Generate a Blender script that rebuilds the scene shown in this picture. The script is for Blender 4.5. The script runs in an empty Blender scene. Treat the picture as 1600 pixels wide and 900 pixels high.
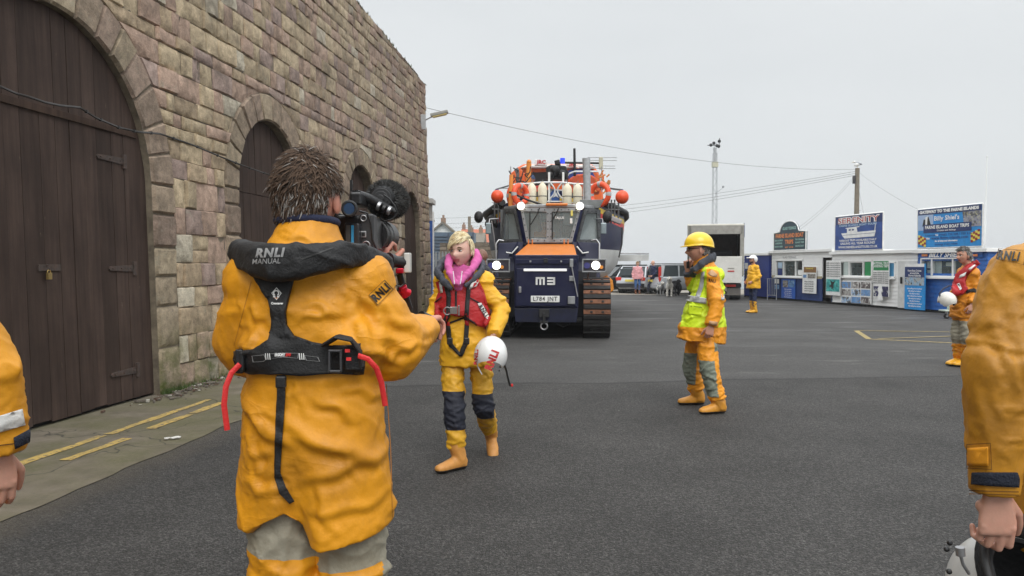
import bpy, bmesh, math, random
from math import sin, cos, pi, radians, sqrt, atan2
from mathutils import Vector, Matrix, noise
from mathutils.bvhtree import BVHTree
V = Vector
R = random.Random(11)
sc = bpy.context.scene
C = sc.collection
# ---------------------------------------------------------------- camera, sky, sun, exposure
F = 1200.0
PITCH = math.atan(35 / F)
cam_d = bpy.data.cameras.new('camera'); cam = bpy.data.objects.new('camera', cam_d); C.objects.link(cam)
cam.location = (0, 0, 1.45); cam.rotation_euler = (pi / 2 - PITCH, 0, 0)
cam_d.sensor_width = 36; cam_d.lens = 27.0; cam_d.clip_end = 9000; cam_d.clip_start = 0.05
sc.camera = cam
CF, CU = V((0, cos(PITCH), -sin(PITCH))), V((0, sin(PITCH), cos(PITCH)))
def P(px, py, d):                      # a measured point of the place: photo pixel + distance ahead (m)
    r = CF * F + V((1, 0, 0)) * (px - 800) + CU * (450 - py)
    return V((0, 0, 1.45)) + r / r.y * d
def G(px, py):
    r = CF * F + V((1, 0, 0)) * (px - 800) + CU * (450 - py)
    return V((0, 0, 1.45)) + r * (-1.45 / r.z)
SUN_EL, SUN_AZ = 46, 168               # azimuth clockwise from +Y (ahead): behind and to the right
w = bpy.data.worlds.new('World'); sc.world = w; w.use_nodes = True
nt = w.node_tree; nt.nodes.clear()
def N(nt, typ, **kw):
    n = nt.nodes.new(typ)
    for k, v in kw.items():
        if k in n.inputs.keys(): n.inputs[k].default_value = v
        else: setattr(n, k, v)
    return n
L = lambda nt, a, b: nt.links.new(a, b)
sky = N(nt, 'ShaderNodeTexSky', sky_type='NISHITA', sun_disc=False)
sky.sun_elevation = radians(SUN_EL); sky.sun_rotation = radians(SUN_AZ)
bg = N(nt, 'ShaderNodeBackground', Strength=0.1); wo = N(nt, 'ShaderNodeOutputWorld')
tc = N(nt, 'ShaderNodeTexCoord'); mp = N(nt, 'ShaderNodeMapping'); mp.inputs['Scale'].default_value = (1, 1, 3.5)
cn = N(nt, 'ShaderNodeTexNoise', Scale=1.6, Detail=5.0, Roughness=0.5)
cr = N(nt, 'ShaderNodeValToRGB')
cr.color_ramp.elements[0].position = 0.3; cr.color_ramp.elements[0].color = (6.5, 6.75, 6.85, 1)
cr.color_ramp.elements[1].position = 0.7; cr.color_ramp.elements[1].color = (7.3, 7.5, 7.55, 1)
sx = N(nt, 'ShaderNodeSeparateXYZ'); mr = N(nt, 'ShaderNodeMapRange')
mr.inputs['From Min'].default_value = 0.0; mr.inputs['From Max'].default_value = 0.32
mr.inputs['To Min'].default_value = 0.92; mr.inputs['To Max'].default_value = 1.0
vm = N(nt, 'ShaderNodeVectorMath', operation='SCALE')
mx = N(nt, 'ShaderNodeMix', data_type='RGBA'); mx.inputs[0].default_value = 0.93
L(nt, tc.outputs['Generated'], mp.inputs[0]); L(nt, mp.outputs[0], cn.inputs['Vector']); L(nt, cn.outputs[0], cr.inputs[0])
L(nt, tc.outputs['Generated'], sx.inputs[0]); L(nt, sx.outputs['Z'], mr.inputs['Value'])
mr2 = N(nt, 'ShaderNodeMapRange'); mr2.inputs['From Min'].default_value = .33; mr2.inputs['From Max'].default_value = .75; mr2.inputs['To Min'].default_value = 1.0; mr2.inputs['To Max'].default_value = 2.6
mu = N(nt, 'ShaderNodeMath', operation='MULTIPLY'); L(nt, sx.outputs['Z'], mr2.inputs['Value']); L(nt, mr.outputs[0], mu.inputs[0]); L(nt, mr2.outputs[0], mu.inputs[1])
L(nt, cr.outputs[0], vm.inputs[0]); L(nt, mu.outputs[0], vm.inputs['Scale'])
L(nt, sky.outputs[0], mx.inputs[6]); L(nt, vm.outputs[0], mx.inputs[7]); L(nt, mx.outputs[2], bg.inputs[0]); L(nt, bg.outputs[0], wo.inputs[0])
sd = bpy.data.lights.new('sun', 'SUN'); sd.energy = 1.2; sd.angle = radians(35); sd.color = (1, .97, .92)
so = bpy.data.objects.new('sun', sd); C.objects.link(so)
a_, e_ = radians(SUN_AZ), radians(SUN_EL)
so.rotation_euler = (-V((sin(a_) * cos(e_), cos(a_) * cos(e_), sin(e_)))).to_track_quat('-Z', 'Y').to_euler()
sc.view_settings.view_transform = 'Standard'; sc.view_settings.look = 'None'
sc.view_settings.exposure = 0.2; sc.view_settings.gamma = 1; sc.view_settings.use_curve_mapping = False
# ---------------------------------------------------------------- materials
MATS = {}
def M(name, col=(.5, .5, .5), rough=.6, metal=0, var=.12, vs=6, bump=0, bs=60, spec=.5, dirt=0, ds=4, dc=(.05, .04, .03),
      emit=None, es=1, alpha=None, coat=0, attr=None, bd=.01):
    if name in MATS: return MATS[name]
    m = bpy.data.materials.new(name); m.use_nodes = True; t = m.node_tree
    b = t.nodes['Principled BSDF']; b.inputs['Roughness'].default_value = rough; b.inputs['Metallic'].default_value = metal
    b.inputs['Specular IOR Level'].default_value = spec
    if coat: b.inputs['Coat Weight'].default_value = coat; b.inputs['Coat Roughness'].default_value = .12
    co = N(t, 'ShaderNodeTexCoord'); src = None
    n1 = N(t, 'ShaderNodeTexNoise', Scale=float(vs), Detail=6.0, Roughness=.6); L(t, co.outputs['Object'], n1.inputs['Vector'])
    r1 = N(t, 'ShaderNodeMapRange'); r1.inputs['From Min'].default_value = .3; r1.inputs['From Max'].default_value = .7
    r1.inputs['To Min'].default_value = 1 - var; r1.inputs['To Max'].default_value = 1 + var
    L(t, n1.outputs[0], r1.inputs['Value'])
    sc_ = N(t, 'ShaderNodeVectorMath', operation='SCALE'); L(t, r1.outputs[0], sc_.inputs['Scale'])
    if attr:
        at = N(t, 'ShaderNodeAttribute', attribute_name=attr); L(t, at.outputs['Color'], sc_.inputs[0])
    else: sc_.inputs[0].default_value = col[:3]
    src = sc_.outputs[0]
    if dirt:
        n2 = N(t, 'ShaderNodeTexNoise', Scale=float(ds), Detail=8.0, Roughness=.65); L(t, co.outputs['Object'], n2.inputs['Vector'])
        r2 = N(t, 'ShaderNodeMapRange'); r2.inputs['From Min'].default_value = .46; r2.inputs['From Max'].default_value = .68
        r2.inputs['To Max'].default_value = dirt; L(t, n2.outputs[0], r2.inputs['Value'])
        mm = N(t, 'ShaderNodeMix', data_type='RGBA'); mm.inputs[7].default_value = (*dc, 1)
        L(t, r2.outputs[0], mm.inputs[0]); L(t, src, mm.inputs[6]); src = mm.outputs[2]
    L(t, src, b.inputs['Base Color'])
    if bump:
        n3 = N(t, 'ShaderNodeTexNoise', Scale=float(bs), Detail=4.0); L(t, co.outputs['Object'], n3.inputs['Vector'])
        bp = N(t, 'ShaderNodeBump', Strength=bump, Distance=bd); L(t, n3.outputs[0], bp.inputs['Height']); L(t, bp.outputs[0], b.inputs['Normal'])
    if emit: b.inputs['Emission Color'].default_value = (*emit, 1); b.inputs['Emission Strength'].default_value = es
    if alpha is not None: b.inputs['Alpha'].default_value = alpha
    MATS[name] = m; return m
def glass(name, col=(.6, .7, .72), a=.35):
    if name in MATS: return MATS[name]
    m = bpy.data.materials.new(name); m.use_nodes = True; t = m.node_tree; t.nodes.clear()
    o = N(t, 'ShaderNodeOutputMaterial'); mxs = N(t, 'ShaderNodeMixShader'); tr = N(t, 'ShaderNodeBsdfTransparent'); gl = N(t, 'ShaderNodeBsdfPrincipled')
    gl.inputs['Base Color'].default_value = (*col, 1); gl.inputs['Roughness'].default_value = .06
    mxs.inputs[0].default_value = a; L(t, tr.outputs[0], mxs.inputs[1]); L(t, gl.outputs[0], mxs.inputs[2]); L(t, mxs.outputs[0], o.inputs[0])
    MATS[name] = m; return m
# ---------------------------------------------------------------- mesh builder
class MB:
    def __init__(s): s.v, s.f, s.m, s.c = [], [], [], []; s.cur = 0; s.col = None
    def add(s, vs, fs, m=None):
        o = len(s.v); s.v += [V(p) for p in vs]
        for f in fs: s.f.append([i + o for i in f]); s.m.append(s.cur if m is None else m)
        if s.col is not None: s.c += [s.col] * len(vs)
        return s
    def box(s, c, d, rot=None, m=None, tx=1, ty=1):     # centre, size; tx,ty = top scale
        hx, hy, hz = d[0] / 2, d[1] / 2, d[2] / 2; vs = []
        for z, kx, ky in ((-hz, 1, 1), (hz, tx, ty)):
            for x, y in ((-1, -1), (1, -1), (1, 1), (-1, 1)): vs.append(V((x * hx * kx, y * hy * ky, z)))
        if rot is not None: vs = [rot @ p for p in vs]
        return s.add([p + V(c) for p in vs], [(3, 2, 1, 0), (4, 5, 6, 7), (0, 1, 5, 4), (1, 2, 6, 5), (2, 3, 7, 6), (3, 0, 4, 7)], m)
    def hexa(s, p8, m=None):                              # 4 bottom + 4 top points
        return s.add(p8, [(3, 2, 1, 0), (4, 5, 6, 7), (0, 1, 5, 4), (1, 2, 6, 5), (2, 3, 7, 6), (3, 0, 4, 7)], m)
    def tube(s, pts, r, n=8, m=None, sq=1.0, up=None, caps=True, pw=2.0):   # r: number, list, or list of (ra, rb)
        pts = [V(p) for p in pts]; k = len(pts)
        if not isinstance(r, (list, tuple)): r = [r] * k
        vs, fs = [], []
        ref = V(up) if up else None; prev = None
        for i, p in enumerate(pts):
            t = (pts[min(i + 1, k - 1)] - pts[max(i - 1, 0)]); t = t.normalized() if t.length > 1e-9 else V((0, 0, 1))
            if ref is None:
                a = V((0, 0, 1)) if abs(t.z) < .9 else V((1, 0, 0))
                if prev is not None: a = prev
            else: a = ref
            bx = (a - t * a.dot(t)); bx = bx.normalized() if bx.length > 1e-6 else t.orthogonal().normalized()
            by = t.cross(bx); prev = bx
            ra, rb = r[i] if isinstance(r[i], (tuple, list)) else (r[i], r[i] * sq)
            for j in range(n):
                an = 2 * pi * j / n; ca, sa = cos(an), sin(an)
                ex = 2.0 / pw
                ca, sa = math.copysign(abs(ca) ** ex, ca), math.copysign(abs(sa) ** ex, sa)
                vs.append(p + bx * ca * ra + by * sa * rb)
        for i in range(k - 1):
            for j in range(n):
                a, b = i * n + j, i * n + (j + 1) % n
                fs.append((a, b, b + n, a + n))
        if caps: fs.append(tuple(range(n - 1, -1, -1))); fs.append(tuple((k - 1) * n + j for j in range(n)))
        return s.add(vs, fs, m)
    def cap(s, p0, p1, r0, r1, n=12, m=None, sq=1.0, up=None):               # rounded tapered capsule
        p0, p1 = V(p0), V(p1); d = (p1 - p0).normalized() if (p1 - p0).length > 1e-6 else V((0, 0, 1)); pts, rs = [], []
        for a in (-85, -60, -30): pts.append(p0 + d * r0 * sin(radians(a))); rs.append(r0 * cos(radians(a)))
        pts += [p0, p1]; rs += [r0, r1]
        for a in (30, 60, 85): pts.append(p1 + d * r1 * sin(radians(a))); rs.append(r1 * cos(radians(a)))
        return s.tube(pts, rs, n, m, sq, up)
    def ball(s, c, r, n=12, k=8, rot=None, m=None):
        r = (r, r, r) if not isinstance(r, (tuple, list)) else r; vs, fs = [V((0, 0, r[2]))], []
        for i in range(1, k):
            a = pi * i / k
            for j in range(n): b = 2 * pi * j / n; vs.append(V((r[0] * sin(a) * cos(b), r[1] * sin(a) * sin(b), r[2] * cos(a))))
        vs.append(V((0, 0, -r[2])))
        for j in range(n):
            fs.append((0, 1 + j, 1 + (j + 1) % n)); q = 1 + (k - 2) * n; fs.append((len(vs) - 1, q + (j + 1) % n, q + j))
        for i in range(k - 2):
            for j in range(n):
                a, b = 1 + i * n + j, 1 + i * n + (j + 1) % n; fs.append((a, a + n, b + n, b))
        if rot is not None: vs = [rot @ p for p in vs]
        return s.add([p + V(c) for p in vs], fs, m)
    def loft(s, rings, closed=True, caps=True, m=None):
        n = len(rings[0]); vs = [p for r in rings for p in r]; fs = []
        for i in range(len(rings) - 1):
            for j in range(n if closed else n - 1):
                a, b = i * n + j, i * n + (j + 1) % n; fs.append((a, b, b + n, a + n))
        if caps and closed: fs.append(tuple(range(n - 1, -1, -1))); fs.append(tuple((len(rings) - 1) * n + j for j in range(n)))
        return s.add(vs, fs, m)
    def prism(s, poly, o, ax, ay, depth, m=None):          # 2D polygon in the (ax, ay) plane, extruded by vector depth
        o, ax, ay, depth = V(o), V(ax), V(ay), V(depth); n = len(poly)
        a = [o + ax * x + ay * y for x, y in poly]; b = [p + depth for p in a]
        return s.add(a + b, [tuple(range(n - 1, -1, -1)), tuple(range(n, 2 * n))] + [(i, (i + 1) % n, (i + 1) % n + n, i + n) for i in range(n)], m)
    def torus(s, c, Rr, r, ax=(0, 0, 1), n=20, k=8, a0=0, a1=2 * pi, m=None):
        ax = V(ax).normalized(); x = ax.orthogonal().normalized(); y = ax.cross(x); c = V(c); full = abs(a1 - a0 - 2 * pi) < 1e-6
        st = n if full else n + 1; rings = []
        for i in range(st):
            a = a0 + (a1 - a0) * i / n; d = x * cos(a) + y * sin(a)
            rings.append([c + d * (Rr + r * cos(2 * pi * j / k)) + ax * r * sin(2 * pi * j / k) for j in range(k)])
        if full: rings.append(rings[0])
        return s.loft(rings, True, not full, m)
    def build(s, name, mats, parent=None, loc=None, bevel=0, smooth=None, wn=True):
        me = bpy.data.meshes.new(name); me.from_pydata([tuple(p) for p in s.v], [], s.f)
        mats = mats if isinstance(mats, (list, tuple)) else [mats]
        for x in mats: me.materials.append(x)
        me.polygons.foreach_set('material_index', s.m)
        if s.c:
            ca = me.color_attributes.new('tint', 'FLOAT_COLOR', 'POINT')
            ca.data.foreach_set('color', [x for c in s.c for x in (c[0], c[1], c[2], 1)])
        bm = bmesh.new(); bm.from_mesh(me); bmesh.ops.recalc_face_normals(bm, faces=bm.faces); bm.to_mesh(me); bm.free()
        me.update(); o = bpy.data.objects.new(name, me); C.objects.link(o)
        if parent is not None: o.parent = parent
        if loc is not None: o.location = loc
        if bevel:
            b = o.modifiers.new('bevel', 'BEVEL'); b.width = bevel; b.segments = 2; b.limit_method = 'ANGLE'; b.angle_limit = radians(35)
        if smooth: shade(o, smooth)
        return o
def shade(o, ang=None):
    me = o.data; me.polygons.foreach_set('use_smooth', [True] * len(me.polygons))
    if ang and ang < 180:
        me.set_sharp_from_angle(angle=radians(ang))
    me.update()
def tag(o, label=None, cat=None, group=None, kind=None):
    for k, v in (('label', label), ('category', cat), ('group', group), ('kind', kind)):
        if v: o[k] = v
    return o
def thing(name, label, cat, loc=(0, 0, 0), rz=0, group=None):
    o = bpy.data.objects.new(name, None); C.objects.link(o); o.location = loc; o.rotation_euler = (0, 0, rz); o.empty_display_size = .2
    return tag(o, label, cat, group)
def box(name, mat, parent, c, d, bevel=0, rot=None, **k): return MB().box(c, d, rot, **k).build(name, mat, parent, bevel=bevel)
def tube(name, mat, parent, pts, r, n=8, **k): return MB().tube(pts, r, n, **k).build(name, mat, parent, smooth=50)
def text_mesh(s, size=1, bold=0, shear=0, width=None, align='CENTER', sx=1, res=2):
    cu = bpy.data.curves.new('t', 'FONT'); cu.body = s; cu.size = size; cu.offset = bold; cu.shear = shear; cu.align_x = align; cu.align_y = 'CENTER'
    cu.resolution_u = res; cu.space_character = 1.16 if s in ('RNLI', 'L784 JNT') else 1.0; ob = bpy.data.objects.new('t', cu); C.objects.link(ob)
    me = bpy.data.meshes.new_from_object(ob.evaluated_get(bpy.context.evaluated_depsgraph_get())); bpy.data.objects.remove(ob); bpy.data.curves.remove(cu)
    if len(me.vertices):
        xs = [v.co.x for v in me.vertices]; wd = max(xs) - min(xs)
        k = (width / wd) if width else sx
        for v in me.vertices: v.co.x *= k
    return me
def text(name, s, mat, parent, o, ax, ay, h, width=None, bold=0.0, shear=0, align='CENTER', off=.004):
    """flat lettering standing on a surface: o centre, ax/ay unit axes, h letter height"""
    ax, ay = V(ax).normalized(), V(ay).normalized(); nz = ax.cross(ay).normalized()
    me = text_mesh(s, h * 1.35, bold * h, shear, width, align); me.name = name; me.materials.append(mat); ob = bpy.data.objects.new(name, me); C.objects.link(ob)
    m = Matrix((ax, ay, nz)).transposed().to_4x4(); m.translation = V(o) + nz * off
    if parent is not None: ob.parent = parent
    ob.matrix_local = m
    return ob
# ---------------------------------------------------------------- ground
def node_mat(name):
    m = bpy.data.materials.new(name); m.use_nodes = True; return m, m.node_tree, m.node_tree.nodes['Principled BSDF']
def mathn(t, op, a, b=None, c=None, clamp=False):
    n = t.nodes.new('ShaderNodeMath'); n.operation = op; n.use_clamp = clamp
    for i, x in enumerate((a, b, c)):
        if x is None: continue
        if isinstance(x, (int, float)): n.inputs[i].default_value = x
        else: L(t, x, n.inputs[i])
    return n.outputs[0]
def noise_n(t, vec, scale, detail=4, rough=.5, sx=None):
    if sx:
        mpn = t.nodes.new('ShaderNodeMapping'); mpn.inputs['Scale'].default_value = sx; L(t, vec, mpn.inputs[0]); vec = mpn.outputs[0]
    n = t.nodes.new('ShaderNodeTexNoise'); n.inputs['Scale'].default_value = scale; n.inputs['Detail'].default_value = detail
    n.inputs['Roughness'].default_value = rough; L(t, vec, n.inputs['Vector']); return n.outputs[0]
def rng(t, x, a, b, c=0, d=1, smooth=False):
    n = t.nodes.new('ShaderNodeMapRange'); n.clamp = True
    if smooth: n.interpolation_type = 'SMOOTHSTEP'
    for i, q in zip((1, 2, 3, 4), (a, b, c, d)): n.inputs[i].default_value = q
    L(t, x, n.inputs[0]); return n.outputs[0]
def mixc(t, f, a, b):
    n = t.nodes.new('ShaderNodeMix'); n.data_type = 'RGBA'
    for i, x in ((0, f), (6, a), (7, b)):
        if isinstance(x, (tuple, list)): n.inputs[i].default_value = (*x[:3], 1)
        elif isinstance(x, (int, float)): n.inputs[i].default_value = x
        else: L(t, x, n.inputs[i])
    return n.outputs[2]
def asphalt():
    m, t, b = node_mat('asphalt'); co = t.nodes.new('ShaderNodeTexCoord').outputs['Object']
    s = t.nodes.new('ShaderNodeSeparateXYZ'); L(t, co, s.inputs[0])
    wob = noise_n(t, co, .6, 3)
    yy = mathn(t, 'ADD', s.outputs[1], mathn(t, 'MULTIPLY', wob, .5)); yy = mathn(t, 'ADD', yy, mathn(t, 'MULTIPLY', s.outputs[0], -.12))
    far = rng(t, yy, 9.55, 9.75)                                         # older smoother surface beyond the seam
    seam = mathn(t, 'MULTIPLY', rng(t, yy, 9.55, 9.6), rng(t, yy, 9.62, 9.68, 1, 0))
    g1 = noise_n(t, co, 150, 3, .6); g2 = noise_n(t, co, 38, 3, .55); big = noise_n(t, co, .9, 6, .62)
    vor = t.nodes.new('ShaderNodeTexVoronoi'); vor.inputs['Scale'].default_value = 105; L(t, co, vor.inputs['Vector'])
    grain = mathn(t, 'MULTIPLY', rng(t, g1, .34, .66, .55, 1.6), rng(t, g2, .3, .7, .8, 1.2))
    val = mathn(t, 'MULTIPLY', grain, rng(t, big, .3, .7, .72, 1.25))
    vc_ = t.nodes.new('ShaderNodeTexVoronoi'); vc_.inputs['Scale'].default_value = 95; L(t, co, vc_.inputs['Vector']); sv = t.nodes.new('ShaderNodeSeparateColor'); L(t, vc_.outputs['Color'], sv.inputs[0])
    agg = mathn(t, 'POWER', sv.outputs[0], 2.5); val = mathn(t, 'MULTIPLY', val, rng(t, agg, 0, 1, .72, 2.1))
    c1 = t.nodes.new('ShaderNodeVectorMath'); c1.operation = 'SCALE'; L(t, mathn(t, 'MULTIPLY', val, 1.0), c1.inputs['Scale']); c1.inputs[0].default_value = (.046, .0435, .0415)
    # worn, tyre polished and dusty streaks that run across the yard
    st = noise_n(t, co, .55, 7, .68, (.35, 1.5, 1)); st2 = noise_n(t, co, 1.7, 6, .7, (.3, 1.6, 1))
    wear = mathn(t, 'MULTIPLY', rng(t, st, .5, .68), rng(t, yy, 8.5, 13))
    col = mixc(t, mathn(t, 'MULTIPLY', wear, .5), c1.outputs[0], (.105, .103, .10))
    col = mixc(t, mathn(t, 'MULTIPLY', rng(t, st2, .6, .66), mathn(t, 'MULTIPLY', far, .45)), col, (.19, .185, .17))
    col = mixc(t, mathn(t, 'MULTIPLY', far, .14), col, (.07, .069, .068))
    col = mixc(t, mathn(t, 'MULTIPLY', seam, .65), col, (.02, .02, .02))
    offw = mathn(t, 'ADD', mathn(t, 'SUBTRACT', s.outputs[0], mathn(t, 'MULTIPLY', s.outputs[1], .115)), 4.88)
    col = mixc(t, mathn(t, 'MULTIPLY', rng(t, mathn(t, 'ADD', offw, mathn(t, 'MULTIPLY', noise_n(t, co, 3, 6, .7), .5)), 1.62, 2.1, .95, 0), rng(t, g2, .25, .6, .35, 1)), col, (.105, .088, .066))
    # odd pale chips
    v2 = t.nodes.new('ShaderNodeTexVoronoi'); v2.inputs['Scale'].default_value = 3.1; L(t, co, v2.inputs['Vector'])
    chip = mathn(t, 'MULTIPLY', rng(t, v2.outputs['Distance'], .012, .03, 1, 0), rng(t, noise_n(t, co, 2.1, 2), .5, .56))
    col = mixc(t, mathn(t, 'MULTIPLY', chip, .8), col, (.42, .41, .38))
    L(t, col, b.inputs['Base Color'])
    damp = noise_n(t, co, .42, 4, .6, (.5, 1.6, 1))
    ro = mathn(t, 'SUBTRACT', .8, mathn(t, 'MULTIPLY', rng(t, damp, .54, .64), mathn(t, 'MULTIPLY', rng(t, yy, 13, 18), .32)))
    L(t, ro, b.inputs['Roughness']); b.inputs['Specular IOR Level'].default_value = .35
    bp = t.nodes.new('ShaderNodeBump'); bp.inputs['Distance'].default_value = .012
    L(t, rng(t, far, 0, 1, .95, .4), bp.inputs['Strength'])
    hgt = mathn(t, 'ADD', mathn(t, 'MULTIPLY', vor.outputs['Distance'], -1.0), mathn(t, 'MULTIPLY', g2, .8))
    L(t, hgt, bp.inputs['Height']); L(t, bp.outputs[0], b.inputs['Normal']); return m
def sheet(name, poly, z, mat, kind='structure', label=None):
    me = bpy.data.meshes.new(name); me.from_pydata([(x, y, z) for x, y in poly], [], [tuple(range(len(poly)))])
    me.materials.append(mat); o = bpy.data.objects.new(name, me); C.objects.link(o); o['kind'] = kind; return o
sheet('ground', [(-60, -30), (80, -30), (80, 48), (-60, 48)], 0, asphalt())
# beyond the yard: rough pale ground, then sea, with low land behind
sheet('gravel', [(-60, 38.2), (8, 38.2), (40, 38.8), (40, 47), (-60, 47)], .004, M('pale_gravel', (.26, .235, .2), .9, var=.35, vs=3, bump=.4, bs=20))
sheet('water', [(-4000, 48), (4000, 48), (4000, 7000), (-4000, 7000)], -.3, M('sea', (.16, .19, .2), .35, var=.1, vs=.02, bump=.3, bs=.5))
g = MB()
for x0, x1, y0, h, sd_ in ((-500, 900, 2300, 16, 3), (450, 1700, 2900, 12, 9)):
    n = 60; pts = []
    for i in range(n + 1):
        x = x0 + (x1 - x0) * i / n; e = min(1, 6 * i / n, 6 * (n - i) / n)
        pts.append((x, h * e * (.55 + .45 * noise.noise(V((x * .004, sd_, 0))) + .12 * noise.noise(V((x * .02, sd_, 0))))))
    rings = [[V((x, y0 - 60, -1)), V((x, y0, max(z, .1))), V((x, y0 + 260, max(z * .8, .1))), V((x, y0 + 400, -1))] for x, z in pts]
    g.loft(rings, closed=False, caps=False)
tag(g.build('hills', M('far_hill', (.09, .11, .09), .9, vs=.02, var=.3), smooth=180), kind='structure')
# ---------------------------------------------------------------- the leaning old stone building
WN = V((1, -.115, 0)).normalized(); WT = V((.115, 1, 0)).normalized(); LEAN = .03
def WL(s, z, off=0): return V((-4.88 + .115 * s, s, 0)) + WN * (off - LEAN * z) + V((0, 0, z))
def wall_hit(px, py, off=0):
    r = CF * F + V((1, 0, 0)) * (px - 800) + CU * (450 - py); o = V((0, 0, 1.45))
    a, b, c = WL(0, 0, off), WL(1, 0, off), WL(0, 1, off); n = (b - a).cross(c - a); k = (a - o).dot(n) / r.dot(n); h = o + r * k
    return h
S0, S1 = -3.0, 22.4
ARCH = [(7.05, 1.48, 2.36, .42), (11.7, 1.13, 2.5, .40), (16.1, .93, 2.6, .36), (20.3, .88, 2.5, .30)]  # centre, half width, springing, ring
def ztop(s): return 6.68 + max(0, 22.4 - s) * .045
def ext(a, z, ring=True):           # half width of the opening (with its ring) at height z
    c, r, sp, t = a; rr = r + (t if ring else 0)
    if z <= sp: return rr
    q = rr * rr - (z - sp) ** 2
    return sqrt(q) if q > 0 else 0
def spans(z, ring=True):
    out = []; s = S0
    for a in ARCH:
        e = ext(a, z, ring)
        if e > 0: out.append((s, a[0] - e)); s = a[0] + e
    out.append((s, S1)); return out
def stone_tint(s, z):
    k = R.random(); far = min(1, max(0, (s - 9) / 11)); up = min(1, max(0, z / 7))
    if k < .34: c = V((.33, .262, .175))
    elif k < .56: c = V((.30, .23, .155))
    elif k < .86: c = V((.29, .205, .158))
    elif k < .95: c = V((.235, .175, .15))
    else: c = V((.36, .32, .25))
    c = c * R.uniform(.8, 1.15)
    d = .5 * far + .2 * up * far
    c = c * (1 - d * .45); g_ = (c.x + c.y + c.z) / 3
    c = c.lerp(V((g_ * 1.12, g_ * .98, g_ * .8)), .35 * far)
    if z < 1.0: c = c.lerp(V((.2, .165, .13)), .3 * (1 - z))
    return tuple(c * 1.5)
wl = thing('stone_building', 'old coursed sandstone building with four arched wooden doors along its leaning wall', 'building', (0, 0, 0))
sb = MB()
def stone(mb, lf, rf, z0, z1, zt0=None, zt1=None, nu=None):
    """a single dressed block; lf/rf give its side positions at height z"""
    za, zb = z0 + .003, z1 - .003; mid = (za + zb) / 2; l, r_ = lf(mid), rf(mid)
    ln = r_ - l
    if ln < .05: return
    pr = R.uniform(-.012, .02); e = .014; ez = .013; hz = zb - za; sd = R.uniform(0, 99)
    k = 3 if l > 14 else (4 if ln < .5 else 6)
    us = [0, min(.3, e / ln)] + [min(.3, e / ln) + (1 - 2 * min(.3, e / ln)) * i / k for i in range(1, k)] + [1 - min(.3, e / ln), 1]
    vs_ = [0, min(.3, ez / hz)] + [min(.3, ez / hz) + (1 - 2 * min(.3, ez / hz)) * i / 3 for i in (1, 2)] + [1 - min(.3, ez / hz), 1]
    tl = R.uniform(-.012, .012)
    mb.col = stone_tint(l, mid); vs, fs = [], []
    for j, b in enumerate(vs_):
        z = za + hz * b
        for i, a in enumerate(us):
            s = lf(z) + .003 + (rf(z) - lf(z) - .006) * a
            edge = (i in (0, len(us) - 1)) or (j in (0, len(vs_) - 1))
            q = V((s * 3.1, z * 3.1, sd))
            jz = .012 * noise.noise(V((s * 2.0, z * 1.3, sd))) ; js = .012 * noise.noise(V((s * 1.5, z * 2.2, sd + 5)))
            off = -.024 if edge else pr + tl * (a - .5) * 2 + .014 * noise.noise(q * 2) + .010 * noise.noise(q * 6)
            if not edge and ((i in (1, len(us) - 2)) or (j in (1, len(vs_) - 2))): off -= .007 + .008 * R.random()
            vs.append(WL(s + js, z + jz, off))
    n = len(us)
    for j in range(len(vs_) - 1):
        for i in range(n - 1): fs.append((j * n + i, j * n + i + 1, (j + 1) * n + i + 1, (j + 1) * n + i))
    mb.add(vs, fs)
z = 0; cnt = 0
while z < 7.6:
    h = R.uniform(.24, .37) if z < 2.2 else R.uniform(.16, .28)
    z1 = z + h; mid = z + h / 2
    sp0, sp1 = spans(z), spans(z1)
    def mk(f, a, side): # boundary of span at height z
        return lambda zz: a[0] + side * ext(a, zz)
    bounds = []
    act = [a for a in ARCH if ext(a, z) > 0 or ext(a, z1) > 0]
    lefts = [lambda zz: 3.2] + [mk(None, a, 1) for a in act]; rights = [mk(None, a, -1) for a in act] + [lambda zz: S1 + .03 * noise.noise(V((0, zz * 3, 4)))]
    for lf, rf in zip(lefts, rights):
        l, r_ = lf(mid), rf(mid)
        if r_ - l < .06: continue
        cuts = []; s = max(l, min(lf(z), lf(z1), lf(mid)))
        s = max(lf(z), lf(z1), lf(mid))
        e = min(rf(z), rf(z1), rf(mid))
        s += R.uniform(.12, .35)
        while s < e - .14:
            cuts.append(s); s += R.uniform(.2, .62) * (1 if z < 3 else .85)
        fl = lf
        for c in cuts:
            fr = (lambda c: lambda zz: c)(c)
            if R.random() < .12 and h > .3 and z < 6:
                hz = z + h * R.uniform(.4, .6); stone(sb, fl, fr, z, hz); stone(sb, fl, fr, hz, z1)
            else: stone(sb, fl, fr, z, z1)
            fl = fr
        stone(sb, fl, rf, z, z1)
    z = z1
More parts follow.
